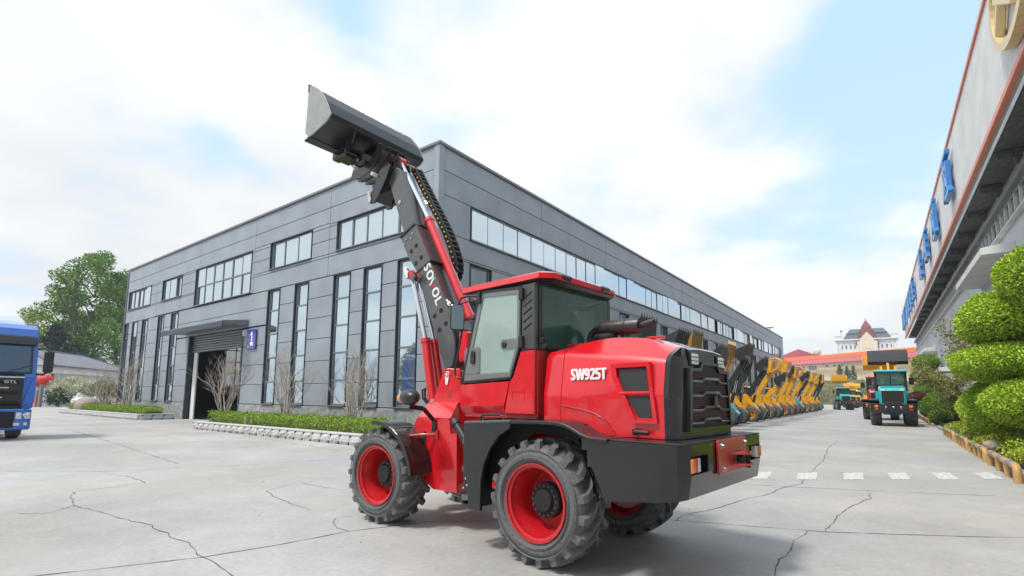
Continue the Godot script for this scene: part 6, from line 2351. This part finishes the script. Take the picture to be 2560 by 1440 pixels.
func build_gate() -> void:
	var p0 := px_at(-0.925, 0, 60)
	var p1 := px_at(-0.786, 0, 76)
	p0.y = 0
	p1.y = 0
	var d := (p1 - p0).normalized()
	var turn := atan2(-d.z, d.x)
	var b := thing("gatehouse", "low white gatehouse with a grey tiled hip roof left of the hall", "building", p0, turn)
	var L := p0.distance_to(p1) + 3.0
	var D := 8.0
	# local z towards the viewer is positive: wall at z = 0, depth behind
	var sgn := 1.0
	if Basis(Vector3.UP, turn).z.dot(-p0) < 0.0:
		sgn = -1.0
	var m := MB.new()
	var wins := [Rect2(7.0, 1.2, 3.6, 1.7)]
	for q in cut(Rect2(3.0, 0, L - 3.0, 3.9), wins):
		m.box(V(q.get_center().x, q.get_center().y, -0.15 * sgn), V(q.size.x, q.size.y, 0.3))
	m.box(V(L / 2 + 1.5, 1.95, -D * 0.55 * sgn), V(L - 3.2, 3.8, D * 0.8))
	part(b, "wall", m, M["wall_white"])
	for i in 7:
		m = MB.new()
		m.box(V(3.9 + i * 1.9, 3.35, 0.012 * sgn), V(1.86, 0.95, 0.03), 0.008)
		part(b, "cladding_panel", m, M["wall_white"])
	m = MB.new()
	m.box(V(8.8, 2.05, -0.24 * sgn), V(3.6, 1.7, 0.05))
	part(b, "window", m, M["dim_glass"])
	for x in [0.3, 2.2]:
		for z in [0.0, -6.5]:
			m = MB.new()
			m.box(V(x, 1.95, z * sgn), V(0.45, 3.9, 0.45), 0.02)
			part(b, "column", m, M["wall_white"])
	m = MB.new()
	m.box(V(L / 2 - 0.3, 4.3, -D / 2 * sgn), V(L + 1.6, 0.85, D + 1.8), 0.05)
	part(b, "eaves_band", m, M["wall_white"])
	m = MB.new()
	var e := [V(-1.4, 4.74, 1.3 * sgn), V(L + 0.8, 4.74, 1.3 * sgn), V(L + 0.8, 4.74, (-D - 1.3) * sgn), V(-1.4, 4.74, (-D - 1.3) * sgn)]
	var r0 := V(3.6, 6.9, -D / 2 * sgn)
	var r1 := V(L - 4.0, 6.9, -D / 2 * sgn)
	m.quad(e[0], e[1], r1, r0)
	m.quad(e[2], e[3], r0, r1)
	m.tri(e[1], e[2], r1)
	m.tri(e[3], e[0], r0)
	m.quad(e[3], e[2], e[1], e[0])
	var roof := part(b, "roof", m, M["tile_grey"])
	# rolled tile courses down the front slope
	m = MB.new()
	var k := int((L + 2.2) / 0.32)
	for i in k:
		var x := -1.3 + i * 0.32
		var top_x := clampf(x, 3.6, L - 4.0)
		var u := 1.0
		if x < 3.6:
			u = (x + 1.4) / 5.0
		elif x > L - 4.0:
			u = (L + 0.8 - x) / 4.8
		var q0 := V(x, 4.78, 1.32 * sgn)
		var q1 := q0.lerp(V(x, 6.94, -D / 2 * sgn), u)
		m.tube([q0, q1], 0.07, 5)
	part(roof, "tile_rolls", m, M["tile_grey"])
	m = MB.new()
	for q in [[e[0], r0], [e[1], r1], [r0, r1], [e[3], r0]]:
		m.tube([q[0] + V(0, 0.08, 0), q[1] + V(0, 0.08, 0)], 0.16, 6)
	part(roof, "ridge", m, M["slate"])
	m = MB.new()
	m.bar(e[0] + V(0, -0.02, 0.02 * sgn), e[1] + V(0, -0.02, 0.02 * sgn), 0.1, 0.14)
	part(roof, "gutter", m, M["slate"])
	# lanterns under the porch
	var words := ["red paper lantern nearest the gatehouse porch", "red paper lantern hanging left of the porch lantern", "pink red lantern at the far left behind the truck mirror"]
	for i in 3:
		var p := px_at([-0.925, -0.938, -0.95][i], 0, 56)
		var ln := thing("lantern", words[i], "lantern", V(p.x, [2.95, 2.75, 2.85][i], p.z), 0, "red lanterns at the gate")
		m = MB.new()
		m.ball(Vector3.ZERO, V(0.75, 0.6, 0.75), 16, 10)
		part(ln, "shade", m, M["lantern"])
		m = MB.new()
		m.cyl(V(0, 0.55, 0), V(0, 1.1, 0), 0.03, 6)
		m.cyl(V(0, -0.9, 0), V(0, -0.55, 0), 0.1, 6)
		part(ln, "cord", m, M["gold"])
	var gp := px_at(-0.94, 0, 55)
	var bar := thing("gate_barrier", "grey and orange barrier post at the yard gate", "barrier", V(gp.x, 0, gp.z), 0.4)
	m = MB.new()
	m.box(V(0, 0.6, 0), V(0.45, 1.2, 0.4), 0.03)
	part(bar, "cabinet", m, M["fascia_orange"])
	m = MB.new()
	m.box(V(1.1, 1.2, 0.3), V(0.3, 2.4, 0.3), 0.03)
	m.box(V(0.0, 1.5, 0), V(0.6, 0.6, 0.25), 0.03)
	part(bar, "post", m, M["frame_grey"])
	var c0 := px_at(-0.836, 0, 54)
	car("small white car parked in front of the gatehouse", V(c0.x, 0, c0.z), deg_to_rad(-28), M["white_paint"])
	var c1 := px_at(-0.80, 0, 66)
	car("dark red car half hidden behind the round boulder", V(c1.x, 0, c1.z), deg_to_rad(-30), M["red_car"])
	# utility pole behind the trees
	var pp := px_at(-0.885, 0, 92)
	var po := thing("utility_pole", "thin grey pole rising above the green tree on the left", "pole", V(pp.x, 0, pp.z))
	m = MB.new()
	m.tube([V(0, 0, 0), V(0, 27, 0)], [0.3, 0.16], 8)
	part(po, "shaft", m, M["frame_grey"])
	m = MB.new()
	m.box(V(0, 26.2, 0), V(1.6, 0.3, 0.2))
	m.box(V(0, 24.6, 0), V(1.2, 0.3, 0.2))
	part(po, "crossarm", m, M["frame_grey"])

# ---------------------------------------------------------------- foliage
func leaves_on(m: MB, o: Vector3, r: Vector3, count: int, size: float, base: Color, spread: float, bulk := 0.0, y_min := -1.0) -> void:
	# leaves over (bulk 0) or through (bulk 1) an ellipsoid
	var put := 0
	var tries := 0
	while put < count and tries < count * 4:
		tries += 1
		var d := Vector3(rng.randfn(), rng.randfn(), rng.randfn()).normalized()
		if d.y < y_min:
			continue
		var k := 1.0 - bulk * pow(rng.randf(), 1.6) + rng.randfn(0, 0.02)
		var p := o + d * r * k
		var out := (d / r).normalized()
		var w := Vector3(rng.randfn(), rng.randfn(), rng.randfn()).normalized()
		var dir := (out * 0.7 + w * 0.8 + Vector3(0, 0.25, 0)).normalized() * size * rng.randf_range(0.7, 1.35)
		var side := dir.cross(Vector3(rng.randfn(), rng.randfn(), rng.randfn())).normalized() * size * rng.randf_range(0.24, 0.4)
		var f := 1.0 + rng.randf_range(-spread, spread)
		var tint := rng.randf_range(-0.25, 0.25)
		m.leaf(p, dir, side, Color(base.r * f * (1.0 + tint), base.g * f, base.b * f))
		put += 1

func leaf_box(m: MB, a: Vector3, b: Vector3, count: int, size: float, base: Color, spread: float) -> void:
	for i in count:
		var p := Vector3(rng.randf_range(a.x, b.x), 0, rng.randf_range(a.z, b.z))
		var top := b.y + 0.05 * sin(p.x * 3.1) + 0.05 * sin(p.x * 7.7 + p.z * 5.0)
		p.y = lerpf(a.y, top, 1.0 - pow(rng.randf(), 1.8))
		var w := Vector3(rng.randfn(), rng.randfn() + 0.7, rng.randfn()).normalized() * size * rng.randf_range(0.7, 1.3)
		var side := w.cross(Vector3(rng.randfn(), rng.randfn(), rng.randfn())).normalized() * size * 0.32
		var f := 1.0 + rng.randf_range(-spread, spread)
		m.leaf(p, w, side, Color(base.r * f * (1.0 + rng.randf_range(-0.3, 0.3)), base.g * f, base.b * f))

func branchy(m: MB, p: Vector3, d: Vector3, len_: float, r: float, depth: int, tips: Array, spread: float, rise: float, seg := 5) -> void:
	var pts := [p]
	var rad := [r]
	var q := p
	var dd := d
	for i in 3:
		dd = (dd + Vector3(rng.randfn(), rng.randfn(), rng.randfn()) * 0.13 + Vector3.UP * rise * 0.1).normalized()
		q += dd * len_ / 3.0
		pts.append(q)
		rad.append(lerpf(r, r * 0.55, (i + 1) / 3.0))
	m.tube(pts, rad, seg, false)
	tips.append(q)
	if depth <= 0:
		return
	var k := rng.randi_range(2, 3)
	for i in k:
		var w := (dd + Vector3(rng.randfn(), rng.randfn() * 0.6, rng.randfn()) * spread + Vector3.UP * rise * 0.3).normalized()
		var from: Vector3 = pts[3] if i == 0 else pts[rng.randi_range(1, 3)]
		branchy(m, from, w, len_ * rng.randf_range(0.62, 0.85), r * 0.58, depth - 1, tips, spread, rise, maxi(3, seg - 1))

func build_planters() -> void:
	var n := FastNoiseLite.new()
	n.seed = 71
	n.frequency = 2.0
	var m: MB
	# two raised beds along the gable, rough stone kerbs with a sawn coping
	var beds := [[-23.4, -11.2, -11.95, -9.2, "right of the loading door"], [-50.0, -33.6, -11.95, -10.3, "left of the loading door"]]
	for b in beds:
		var x0: float = b[0]
		var x1: float = b[1]
		var z0: float = b[2]
		var z1: float = b[3]
		var pl := thing("planter", "low stone edged planting bed %s" % b[4], "planter", V(x0, 0, z1))
		var runs := [[V(0, 0, 0), V(x1 - x0, 0, 0)], [V(0, 0, z0 - z1), V(0, 0, 0)], [V(x1 - x0, 0, 0), V(x1 - x0, 0, z0 - z1)]]
		for r in runs:
			var k := maxi(2, int((r[0] as Vector3).distance_to(r[1]) / 0.48))
			for i in k:
				var a: Vector3 = r[0].lerp(r[1], float(i) / k)
				var c: Vector3 = r[0].lerp(r[1], float(i + 1) / k)
				m = MB.new()
				var dd := (c - a).normalized()
				var nn := V(-dd.z, 0, dd.x)
				# rough face: a 4 x 3 grid pushed in and out
				var g := []
				for u in 5:
					var col := []
					for w in 4:
						var edge := (u == 0 or u == 4 or w == 0 or w == 3)
						var p := a.lerp(c, u / 4.0 * 0.97 + 0.015) + V(0, w / 3.0 * 0.27, 0)
						var o := 0.0 if edge else 0.03 + rng.randf_range(-0.015, 0.035)
						col.append(p + nn * (0.13 + o))
					g.append(col)
				for u in 4:
					for w in 3:
						m.quad(g[u][w], g[u + 1][w], g[u + 1][w + 1], g[u][w + 1])
				m.bar(a.lerp(c, 0.015) + V(0, 0.135, 0) , a.lerp(c, 0.985) + V(0, 0.135, 0), 0.26, 0.27)
				part(pl, "kerb_stone", m, M["stone"])
		m = MB.new()
		for r in runs:
			var q0: Vector3 = r[0]
			var q1: Vector3 = r[1]
			m.bar(q0 + V(0, 0.297 + 0.003 * runs.find(r), 0), q1 + V(0, 0.297 + 0.003 * runs.find(r), 0), 0.3, 0.05, 0.01)
		part(pl, "coping", m, M["stone"])
		m = MB.new()
		m.box(V((x1 - x0) / 2, 0.13, (z0 - z1) / 2), V(x1 - x0 - 0.2, 0.26, z1 - z0 - 0.2))
		part(pl, "soil", m, M["soil"])
		var hd := thing("hedge", "clipped bright green hedge in the planting bed %s" % b[4], "hedge", V(x0, 0.25, z1))
		m = MB.new()
		var ln := x1 - x0
		leaf_box(m, V(0.35, 0.0, -1.3), V(ln - 0.3, 0.42, -0.2), int(ln * 1900), 0.055, Color(0.24, 0.36, 0.03), 0.4)
		part(hd, "foliage", m, M["leaf"])
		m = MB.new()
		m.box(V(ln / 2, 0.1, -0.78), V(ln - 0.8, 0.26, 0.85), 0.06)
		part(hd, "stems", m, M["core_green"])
	# bare many-stemmed trees: two patterns, copied
	var pats := []
	for v in 2:
		m = MB.new()
		var tips := []
		for i in 7:
			var a := TAU * i / 7.0 + rng.randf() * 0.5
			branchy(m, V(0.1 * cos(a), 0, 0.1 * sin(a)), V(0.2 * cos(a), 1.0, 0.2 * sin(a)).normalized(), 1.05, 0.04, 4, tips, 0.42, 0.8)
		pats.append([m.mesh(), tips])
	var spots := [[-43.6, -11.1, 1.12, "leftmost bare shrub tree in front of the gable"], [-38.4, -11.1, 1.2, "bare shrub tree just left of the loading door"], [-23.0, -10.1, 1.05, "bare shrub tree standing at the loading door's right side"], [-19.0, -10.5, 0.98, "bare shrub tree in the middle of the right bed"], [-14.6, -10.6, 0.98, "bare shrub tree nearest the hall corner"]]
	for i in spots.size():
		var s: Array = spots[i]
		var t := thing("bare_tree", s[3], "tree", V(s[0], 0.26, s[1]), rng.randf() * TAU, "bare shrub trees along the gable")
		t.scale = Vector3.ONE * s[2]
		part(t, "branches", pats[i % 2][0], M["bark_pale"])
		m = MB.new()
		m.ball(V(0, 0.02, 0), V(0.2, 0.1, 0.2), 10, 6)
		part(t, "root_collar", m, M["bark_pale"])
	for q in [[-46.6, -10.95, 0.62, "round tan boulder at the end of the left bed"]]:
		var bo := part(self, "boulder", MB.new().ball(V(0, 0.4, 0), V(0.95, 0.62, 0.7), 16, 10, n, 0.12), M["rock"], move(q[0], 0.2, q[1]))
		tag(bo, q[3], "boulder")
	var bp := thing("bollard_light", "short white garden light post in the right hand bed", "lamp", V(-19.9, 0.28, -9.55))
	m = MB.new()
	m.cyl(V(0, 0, 0), V(0, 0.42, 0), 0.045, 10)
	part(bp, "post", m, M["wall_white"])
	m = MB.new()
	m.cyl(V(0, 0.42, 0), V(0, 0.5, 0), 0.06, 10)
	part(bp, "cap", m, M["frame_grey"])

func topiary(label: String, pos: Vector3, blobs: Array, base: Color, size: float, dens: float, kind := "topiary") -> void:
	var t := thing(kind, label, "shrub", pos, 0, "clipped evergreens along the white hall")
	var n := FastNoiseLite.new()
	n.seed = int(absf(pos.z) * 10.0)
	n.frequency = 1.2
	for b in blobs:
		var o: Vector3 = b[0]
		var r: Vector3 = b[1]
		var p := hub_node(t, "crown")
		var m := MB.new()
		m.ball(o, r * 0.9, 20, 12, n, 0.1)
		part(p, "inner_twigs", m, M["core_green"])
		m = MB.new()
		var area := 4.0 * PI * pow((pow(r.x * r.y, 1.6) + pow(r.x * r.z, 1.6) + pow(r.y * r.z, 1.6)) / 3.0, 1.0 / 1.6)
		leaves_on(m, o, r, int(area * dens), size, base, 0.35, 0.1)
		# lumps that break the outline
		for i in 9:
			var d := Vector3(rng.randfn(), absf(rng.randfn()) * 0.8, rng.randfn()).normalized()
			leaves_on(m, o + d * r * 0.86, r * 0.26, int(area * dens * 0.03), size, base, 0.4, 0.3)
		part(p, "foliage", m, M["leaf"])
	var m2 := MB.new()
	m2.tube([V(0, 0, 0), V(0.05, 0.6, 0), blobs[0][0]], [0.12, 0.1, 0.06], 7)
	part(t, "trunk", m2, M["bark"])

func build_topiary() -> void:
	var lime := Color(0.36, 0.52, 0.035)
	var green := Color(0.14, 0.24, 0.03)
	var m: MB
	topiary("tall cloud pruned evergreen with stacked cushions at the right edge", V(2.55, 0.1, -17.4), [[V(0.15, 4.05, 1.9), V(0.62, 0.62, 0.95)], [V(-0.05, 3.35, -0.3), V(0.95, 0.68, 2.3)], [V(-0.15, 2.3, -0.9), V(1.0, 0.5, 2.7)], [V(-0.2, 1.05, -2.6), V(0.72, 0.72, 1.7)], [V(-0.05, 1.25, 0.8), V(0.72, 0.55, 1.5)]], lime, 0.06, 1300.0)
	topiary("round clipped evergreen mound beside the teal loader", V(2.75, 0.05, -40.5), [[V(0, 0.95, 0), V(1.05, 1.0, 1.6)]], Color(0.18, 0.3, 0.03), 0.075, 620.0)
	topiary("flat clipped evergreen behind the round mound", V(2.9, 0.05, -46.5), [[V(0.2, 1.9, -0.6), V(1.0, 0.7, 1.8)], [V(-0.4, 0.8, 0), V(0.9, 0.8, 1.6)]], green, 0.11, 230.0)
	topiary("tiered bright evergreen behind the teal loader", V(2.6, 0.05, -54.5), [[V(0.0, 4.4, 0), V(0.9, 0.7, 1.8)], [V(-0.1, 3.3, 0), V(1.0, 0.6, 2.0)], [V(0, 2.2, 0), V(0.9, 0.6, 2.0)], [V(0, 1.0, 0), V(0.9, 0.8, 1.8)]], Color(0.2, 0.34, 0.03), 0.09, 340.0)
	topiary("dark red leaved shrub leaning out behind the teal loader", V(1.9, 0.05, -48.0), [[V(-0.1, 1.5, 0), V(0.75, 0.38, 1.6)]], Color(0.14, 0.03, 0.03), 0.1, 240.0, "red_shrub")
	topiary("low clipped evergreen on the kerb next to the teal loader", V(2.2, 0.05, -36.6), [[V(0, 0.4, 0), V(0.5, 0.4, 0.8)]], green, 0.09, 360.0)
	# open grown olive-green trees on the wall
	for q in [[V(3.6, 0.05, -26.5), 4.6, "tall loose olive green tree against the white wall", 11], [V(2.9, 0.05, -34.0), 2.8, "thin grey green tree leaning over the round mound", 12]]:
		var t := thing("olive_tree", q[2], "tree", q[0], 0, "loose trees along the white hall")
		m = MB.new()
		var tips := []
		branchy(m, V(0, 0, 0), V(-0.05, 1, 0.05).normalized(), q[1] * 0.46, 0.09, 4, tips, 0.6, 0.5, 6)
		part(t, "trunk", m, M["bark"])
		m = MB.new()
		for p in tips:
			if p.y > q[1] * 0.4:
				leaves_on(m, p, V(0.34, 0.24, 0.34), 90, 0.085, Color(0.24, 0.24, 0.07), 0.4, 0.9)
		part(t, "crown", m, M["leaf"])
	# ground cover between guard rails and shrubs
	var gc := thing("ground_cover", "low yellow green shrubs filling the bed behind the pipe guards", "shrubs", V(1.9, 0, -28))
	gc.set_meta("kind", "stuff")
	m = MB.new()
	for i in 46:
		var p := V(rng.randf_range(0.1, 2.4), 0.24, rng.randf_range(0.0, 19.0))
		p.y = 0.22 + 0.12 * p.x
		leaves_on(m, p, V(0.5, 0.3, 0.6), 520, 0.055, Color(0.32, 0.4, 0.02) if i % 3 else Color(0.2, 0.3, 0.03), 0.4, 0.25, -0.2)
	part(gc, "foliage", m, M["leaf"])
	m = MB.new()
	m.box(V(1.6, 0.09, 3.0), V(2.9, 0.18, 40.0))
	part(gc, "soil", m, M["soil"])
	m = MB.new()
	m.box(V(0, 0.07, 0), V(0.12, 0.14, 30.0), 0.02)
	var kb := struct("kerb", m, M["plinth"], move(1.86, 0, -18.0))
	# bent pipe guards, banded yellow and grey
	var gd := [[-26.6, -23.0, "first pipe guard beside the round mound"], [-22.0, -19.3, "second pipe guard, ahead of the brown rock"], [-18.6, -15.9, "third pipe guard, beside the brown rock"], [-15.2, -12.3, "nearest yellow and grey pipe guard at the bottom right"], [-50.0, -36.6, "long far pipe guard running past the teal loader"]]
	for g in gd:
		var t := thing("pipe_guard", "yellow and grey bent %s" % g[2] if not String(g[2]).begins_with("nearest") else g[2], "guard rail", V(1.68, 0, g[0]), 0, "bent pipe guards along the planting bed")
		var ln: float = g[1] - g[0]
		var r := 0.062
		m = MB.new()
		m.tube([V(0, 0, 0), V(0, 0.18, 0.0), V(0, 0.25, 0.03), V(0, 0.28, 0.1), V(0, 0.28, 0.25)], r, 10)
		m.tube([V(0, 0.28, ln - 0.25), V(0, 0.28, ln - 0.1), V(0, 0.25, ln - 0.03), V(0, 0.18, ln), V(0, 0, ln)], r, 10)
		part(t, "bent_end", m, M["guard_yellow"])
		var k := maxi(4, int((ln - 0.5) / 0.42))
		for i in k:
			m = MB.new()
			m.tube([V(0, 0.28, 0.25 + (ln - 0.5) * i / k), V(0, 0.28, 0.25 + (ln - 0.5) * (i + 1) / k)], r, 10, false)
			part(t, "band", m, M["guard_grey"] if i % 2 == 0 else M["guard_yellow"])
		for u in ([0.36, 0.68] if ln < 5.0 else [0.2, 0.4, 0.6, 0.8]):
			m = MB.new()
			m.cyl(V(0, 0, ln * u), V(0, 0.24, ln * u), r * 0.9, 10)
			part(t, "leg", m, M["guard_yellow"])
	var n := FastNoiseLite.new()
	n.seed = 5
	n.frequency = 3.0
	var rk := part(self, "rock", MB.new().ball(V(0, 0.12, 0), V(0.22, 0.15, 0.3), 14, 9, n, 0.25), M["rock"], move(1.98, 0.16, -17.2))
	tag(rk, "brown rock lying behind the pipe guards", "rock")
	var ps := thing("garden_post", "short teal post standing in the hedge at the right edge", "post", V(2.55, 0.1, -15.8))
	m = MB.new()
	m.cyl(V(0, 0, 0), V(0, 0.78, 0), 0.075, 12)
	part(ps, "shaft", m, M["post_teal"])
	m = MB.new()
	m.lathe([V2(0.0, 0.0), V2(0.08, 0.0), V2(0.08, 0.03), V2(0, 0.04)], 12)
	part(ps, "cap", m, M["post_teal"], Transform3D(Basis(Vector3.RIGHT, -PI / 2), V(0, 0.78, 0)))

func leafy_tree(nm: String, label: String, pos: Vector3, h: float, wide: float, base: Color, count: int, size: float, group: String, start := 0.25) -> void:
	var t := thing(nm, label, "tree", pos, 0, group)
	var m := MB.new()
	var tips := []
	branchy(m, V(0, 0, 0), V(rng.randf_range(-0.05, 0.05), 1, 0).normalized(), h * 0.4, h * 0.014 + 0.05, 2, tips, 0.35, 0.9, 7)
	var lv := MB.new()
	var k := 34
	for i in k:
		var u := (i + 0.5) / k
		var y := h * lerpf(start, 0.98, u)
		var rad := wide * 0.5 * sin(PI * clampf(lerpf(0.22, 0.97, u), 0, 1)) * rng.randf_range(0.45, 1.1)
		var a := i * 2.4 + rng.randf()
		var p := V(rad * cos(a), y, rad * sin(a))
		m.tube([V(0, y - rad * 0.8 - 0.5, 0), p * Vector3(0.5, 0, 0.5) + V(0, y - rad * 0.3, 0), p], [h * 0.006, h * 0.004, 0.03], 4, false)
		var s := wide * rng.randf_range(0.10, 0.17)
		leaves_on(lv, p, V(s, s * 0.75, s), int(count / k), size, base, 0.45, 0.85)
	for p in tips:
		if p.y > h * start:
			leaves_on(lv, p, V(wide, wide * 0.8, wide) * 0.11, int(count / k * 0.8), size, base, 0.45, 0.85)
	part(t, "trunk", m, M["bark"])
	part(t, "crown", lv, M["leaf"])

func build_trees() -> void:
	var g := "trees behind the gatehouse"
	var P := func(fx: float, d: float) -> Vector3:
		var p := px_at(fx, 0, d)
		return V(p.x, 0, p.z)
	leafy_tree("green_tree", "tall bright green tree rising over the gatehouse roof", P.call(-0.845, 92), 28, 15, Color(0.133, 0.247, 0.022), 15000, 0.42, g, 0.12)
	leafy_tree("green_tree", "green tree close to the hall's left edge", P.call(-0.785, 96), 25, 13, Color(0.162, 0.304, 0.02), 11000, 0.42, g, 0.1)
	leafy_tree("green_tree", "paler green tree left of the tall one", P.call(-0.905, 98), 22, 12, Color(0.209, 0.285, 0.03), 8000, 0.4, g, 0.12)
	leafy_tree("pale_tree", "sparse pale yellow green tree above the truck", P.call(-0.97, 110), 20, 9, Color(0.42, 0.38, 0.14), 4200, 0.4, g, 0.2)
	leafy_tree("dark_fir", "dark green fir beside the gatehouse roof", P.call(-0.915, 84), 13, 6, Color(0.015, 0.035, 0.014), 6000, 0.36, g, 0.1)
	leafy_tree("dark_fir", "low dark fir behind the gatehouse porch", P.call(-0.88, 80), 9.5, 7, Color(0.02, 0.04, 0.016), 5000, 0.34, g, 0.1)
	leafy_tree("yellow_bush", "yellow green bush behind the truck mirror", P.call(-0.96, 78), 9, 7, Color(0.2, 0.2, 0.05), 4000, 0.3, g, 0.05)
	leafy_tree("blossom_tree", "small round tree in pale cream blossom before the gatehouse", P.call(-0.872, 57), 3.1, 4.6, Color(0.5, 0.5, 0.36), 5200, 0.16, "small trees before the gatehouse", 0.42)
	leafy_tree("small_tree", "small grey green umbrella tree by the white car", P.call(-0.806, 50), 2.7, 3.2, Color(0.2, 0.2, 0.11), 4200, 0.14, "small trees before the gatehouse", 0.45)
	leafy_tree("potted_pine", "dark pine shrub below the blossom tree", P.call(-0.895, 56), 2.1, 3.0, Color(0.02, 0.04, 0.012), 2600, 0.14, "small trees before the gatehouse", 0.2)
	# three slim conifers in front of the cream building
	for i in 3:
		leafy_tree("slim_conifer", ["left slim conifer before the cream building", "middle slim conifer before the cream building", "right slim conifer before the cream building"][i], P.call([0.6527, 0.667, 0.68][i], 150), [11.6, 11.2, 11.4][i], 1.5, Color(0.12, 0.17, 0.06), 1300, 0.28, "slim conifers before the cream building", 0.5)
	# scrub on the bank
	var sc := MB.new()
	for i in 40:
		var p: Vector3 = P.call(rng.randf_range(0.58, 0.72), rng.randf_range(122, 142))
		p.y = rng.randf_range(1.0, 6.0)
		leaves_on(sc, p, V(1.6, 1.0, 1.6), 90, 0.35, Color(0.14, 0.16, 0.04) if i % 2 else Color(0.2, 0.18, 0.07), 0.4, 0.7)
	var so := part(self, "scrub", sc, M["leaf"])
	tag(so, "dry yellow green scrub growing on the bank", "scrub", "", "stuff")
	# trees across the road behind the photographer, mirrored in glass and paint
	for i in 7:
		leafy_tree("roadside_tree", "leafy roadside tree mirrored in the tall hall windows", V(-58 + i * 9.0 + rng.randf_range(-2, 2), 0, 24 + rng.randf_range(-3, 5)), rng.randf_range(7, 10), 7, Color(0.07, 0.11, 0.025), 2500, 0.4, "roadside trees across the road", 0.2)
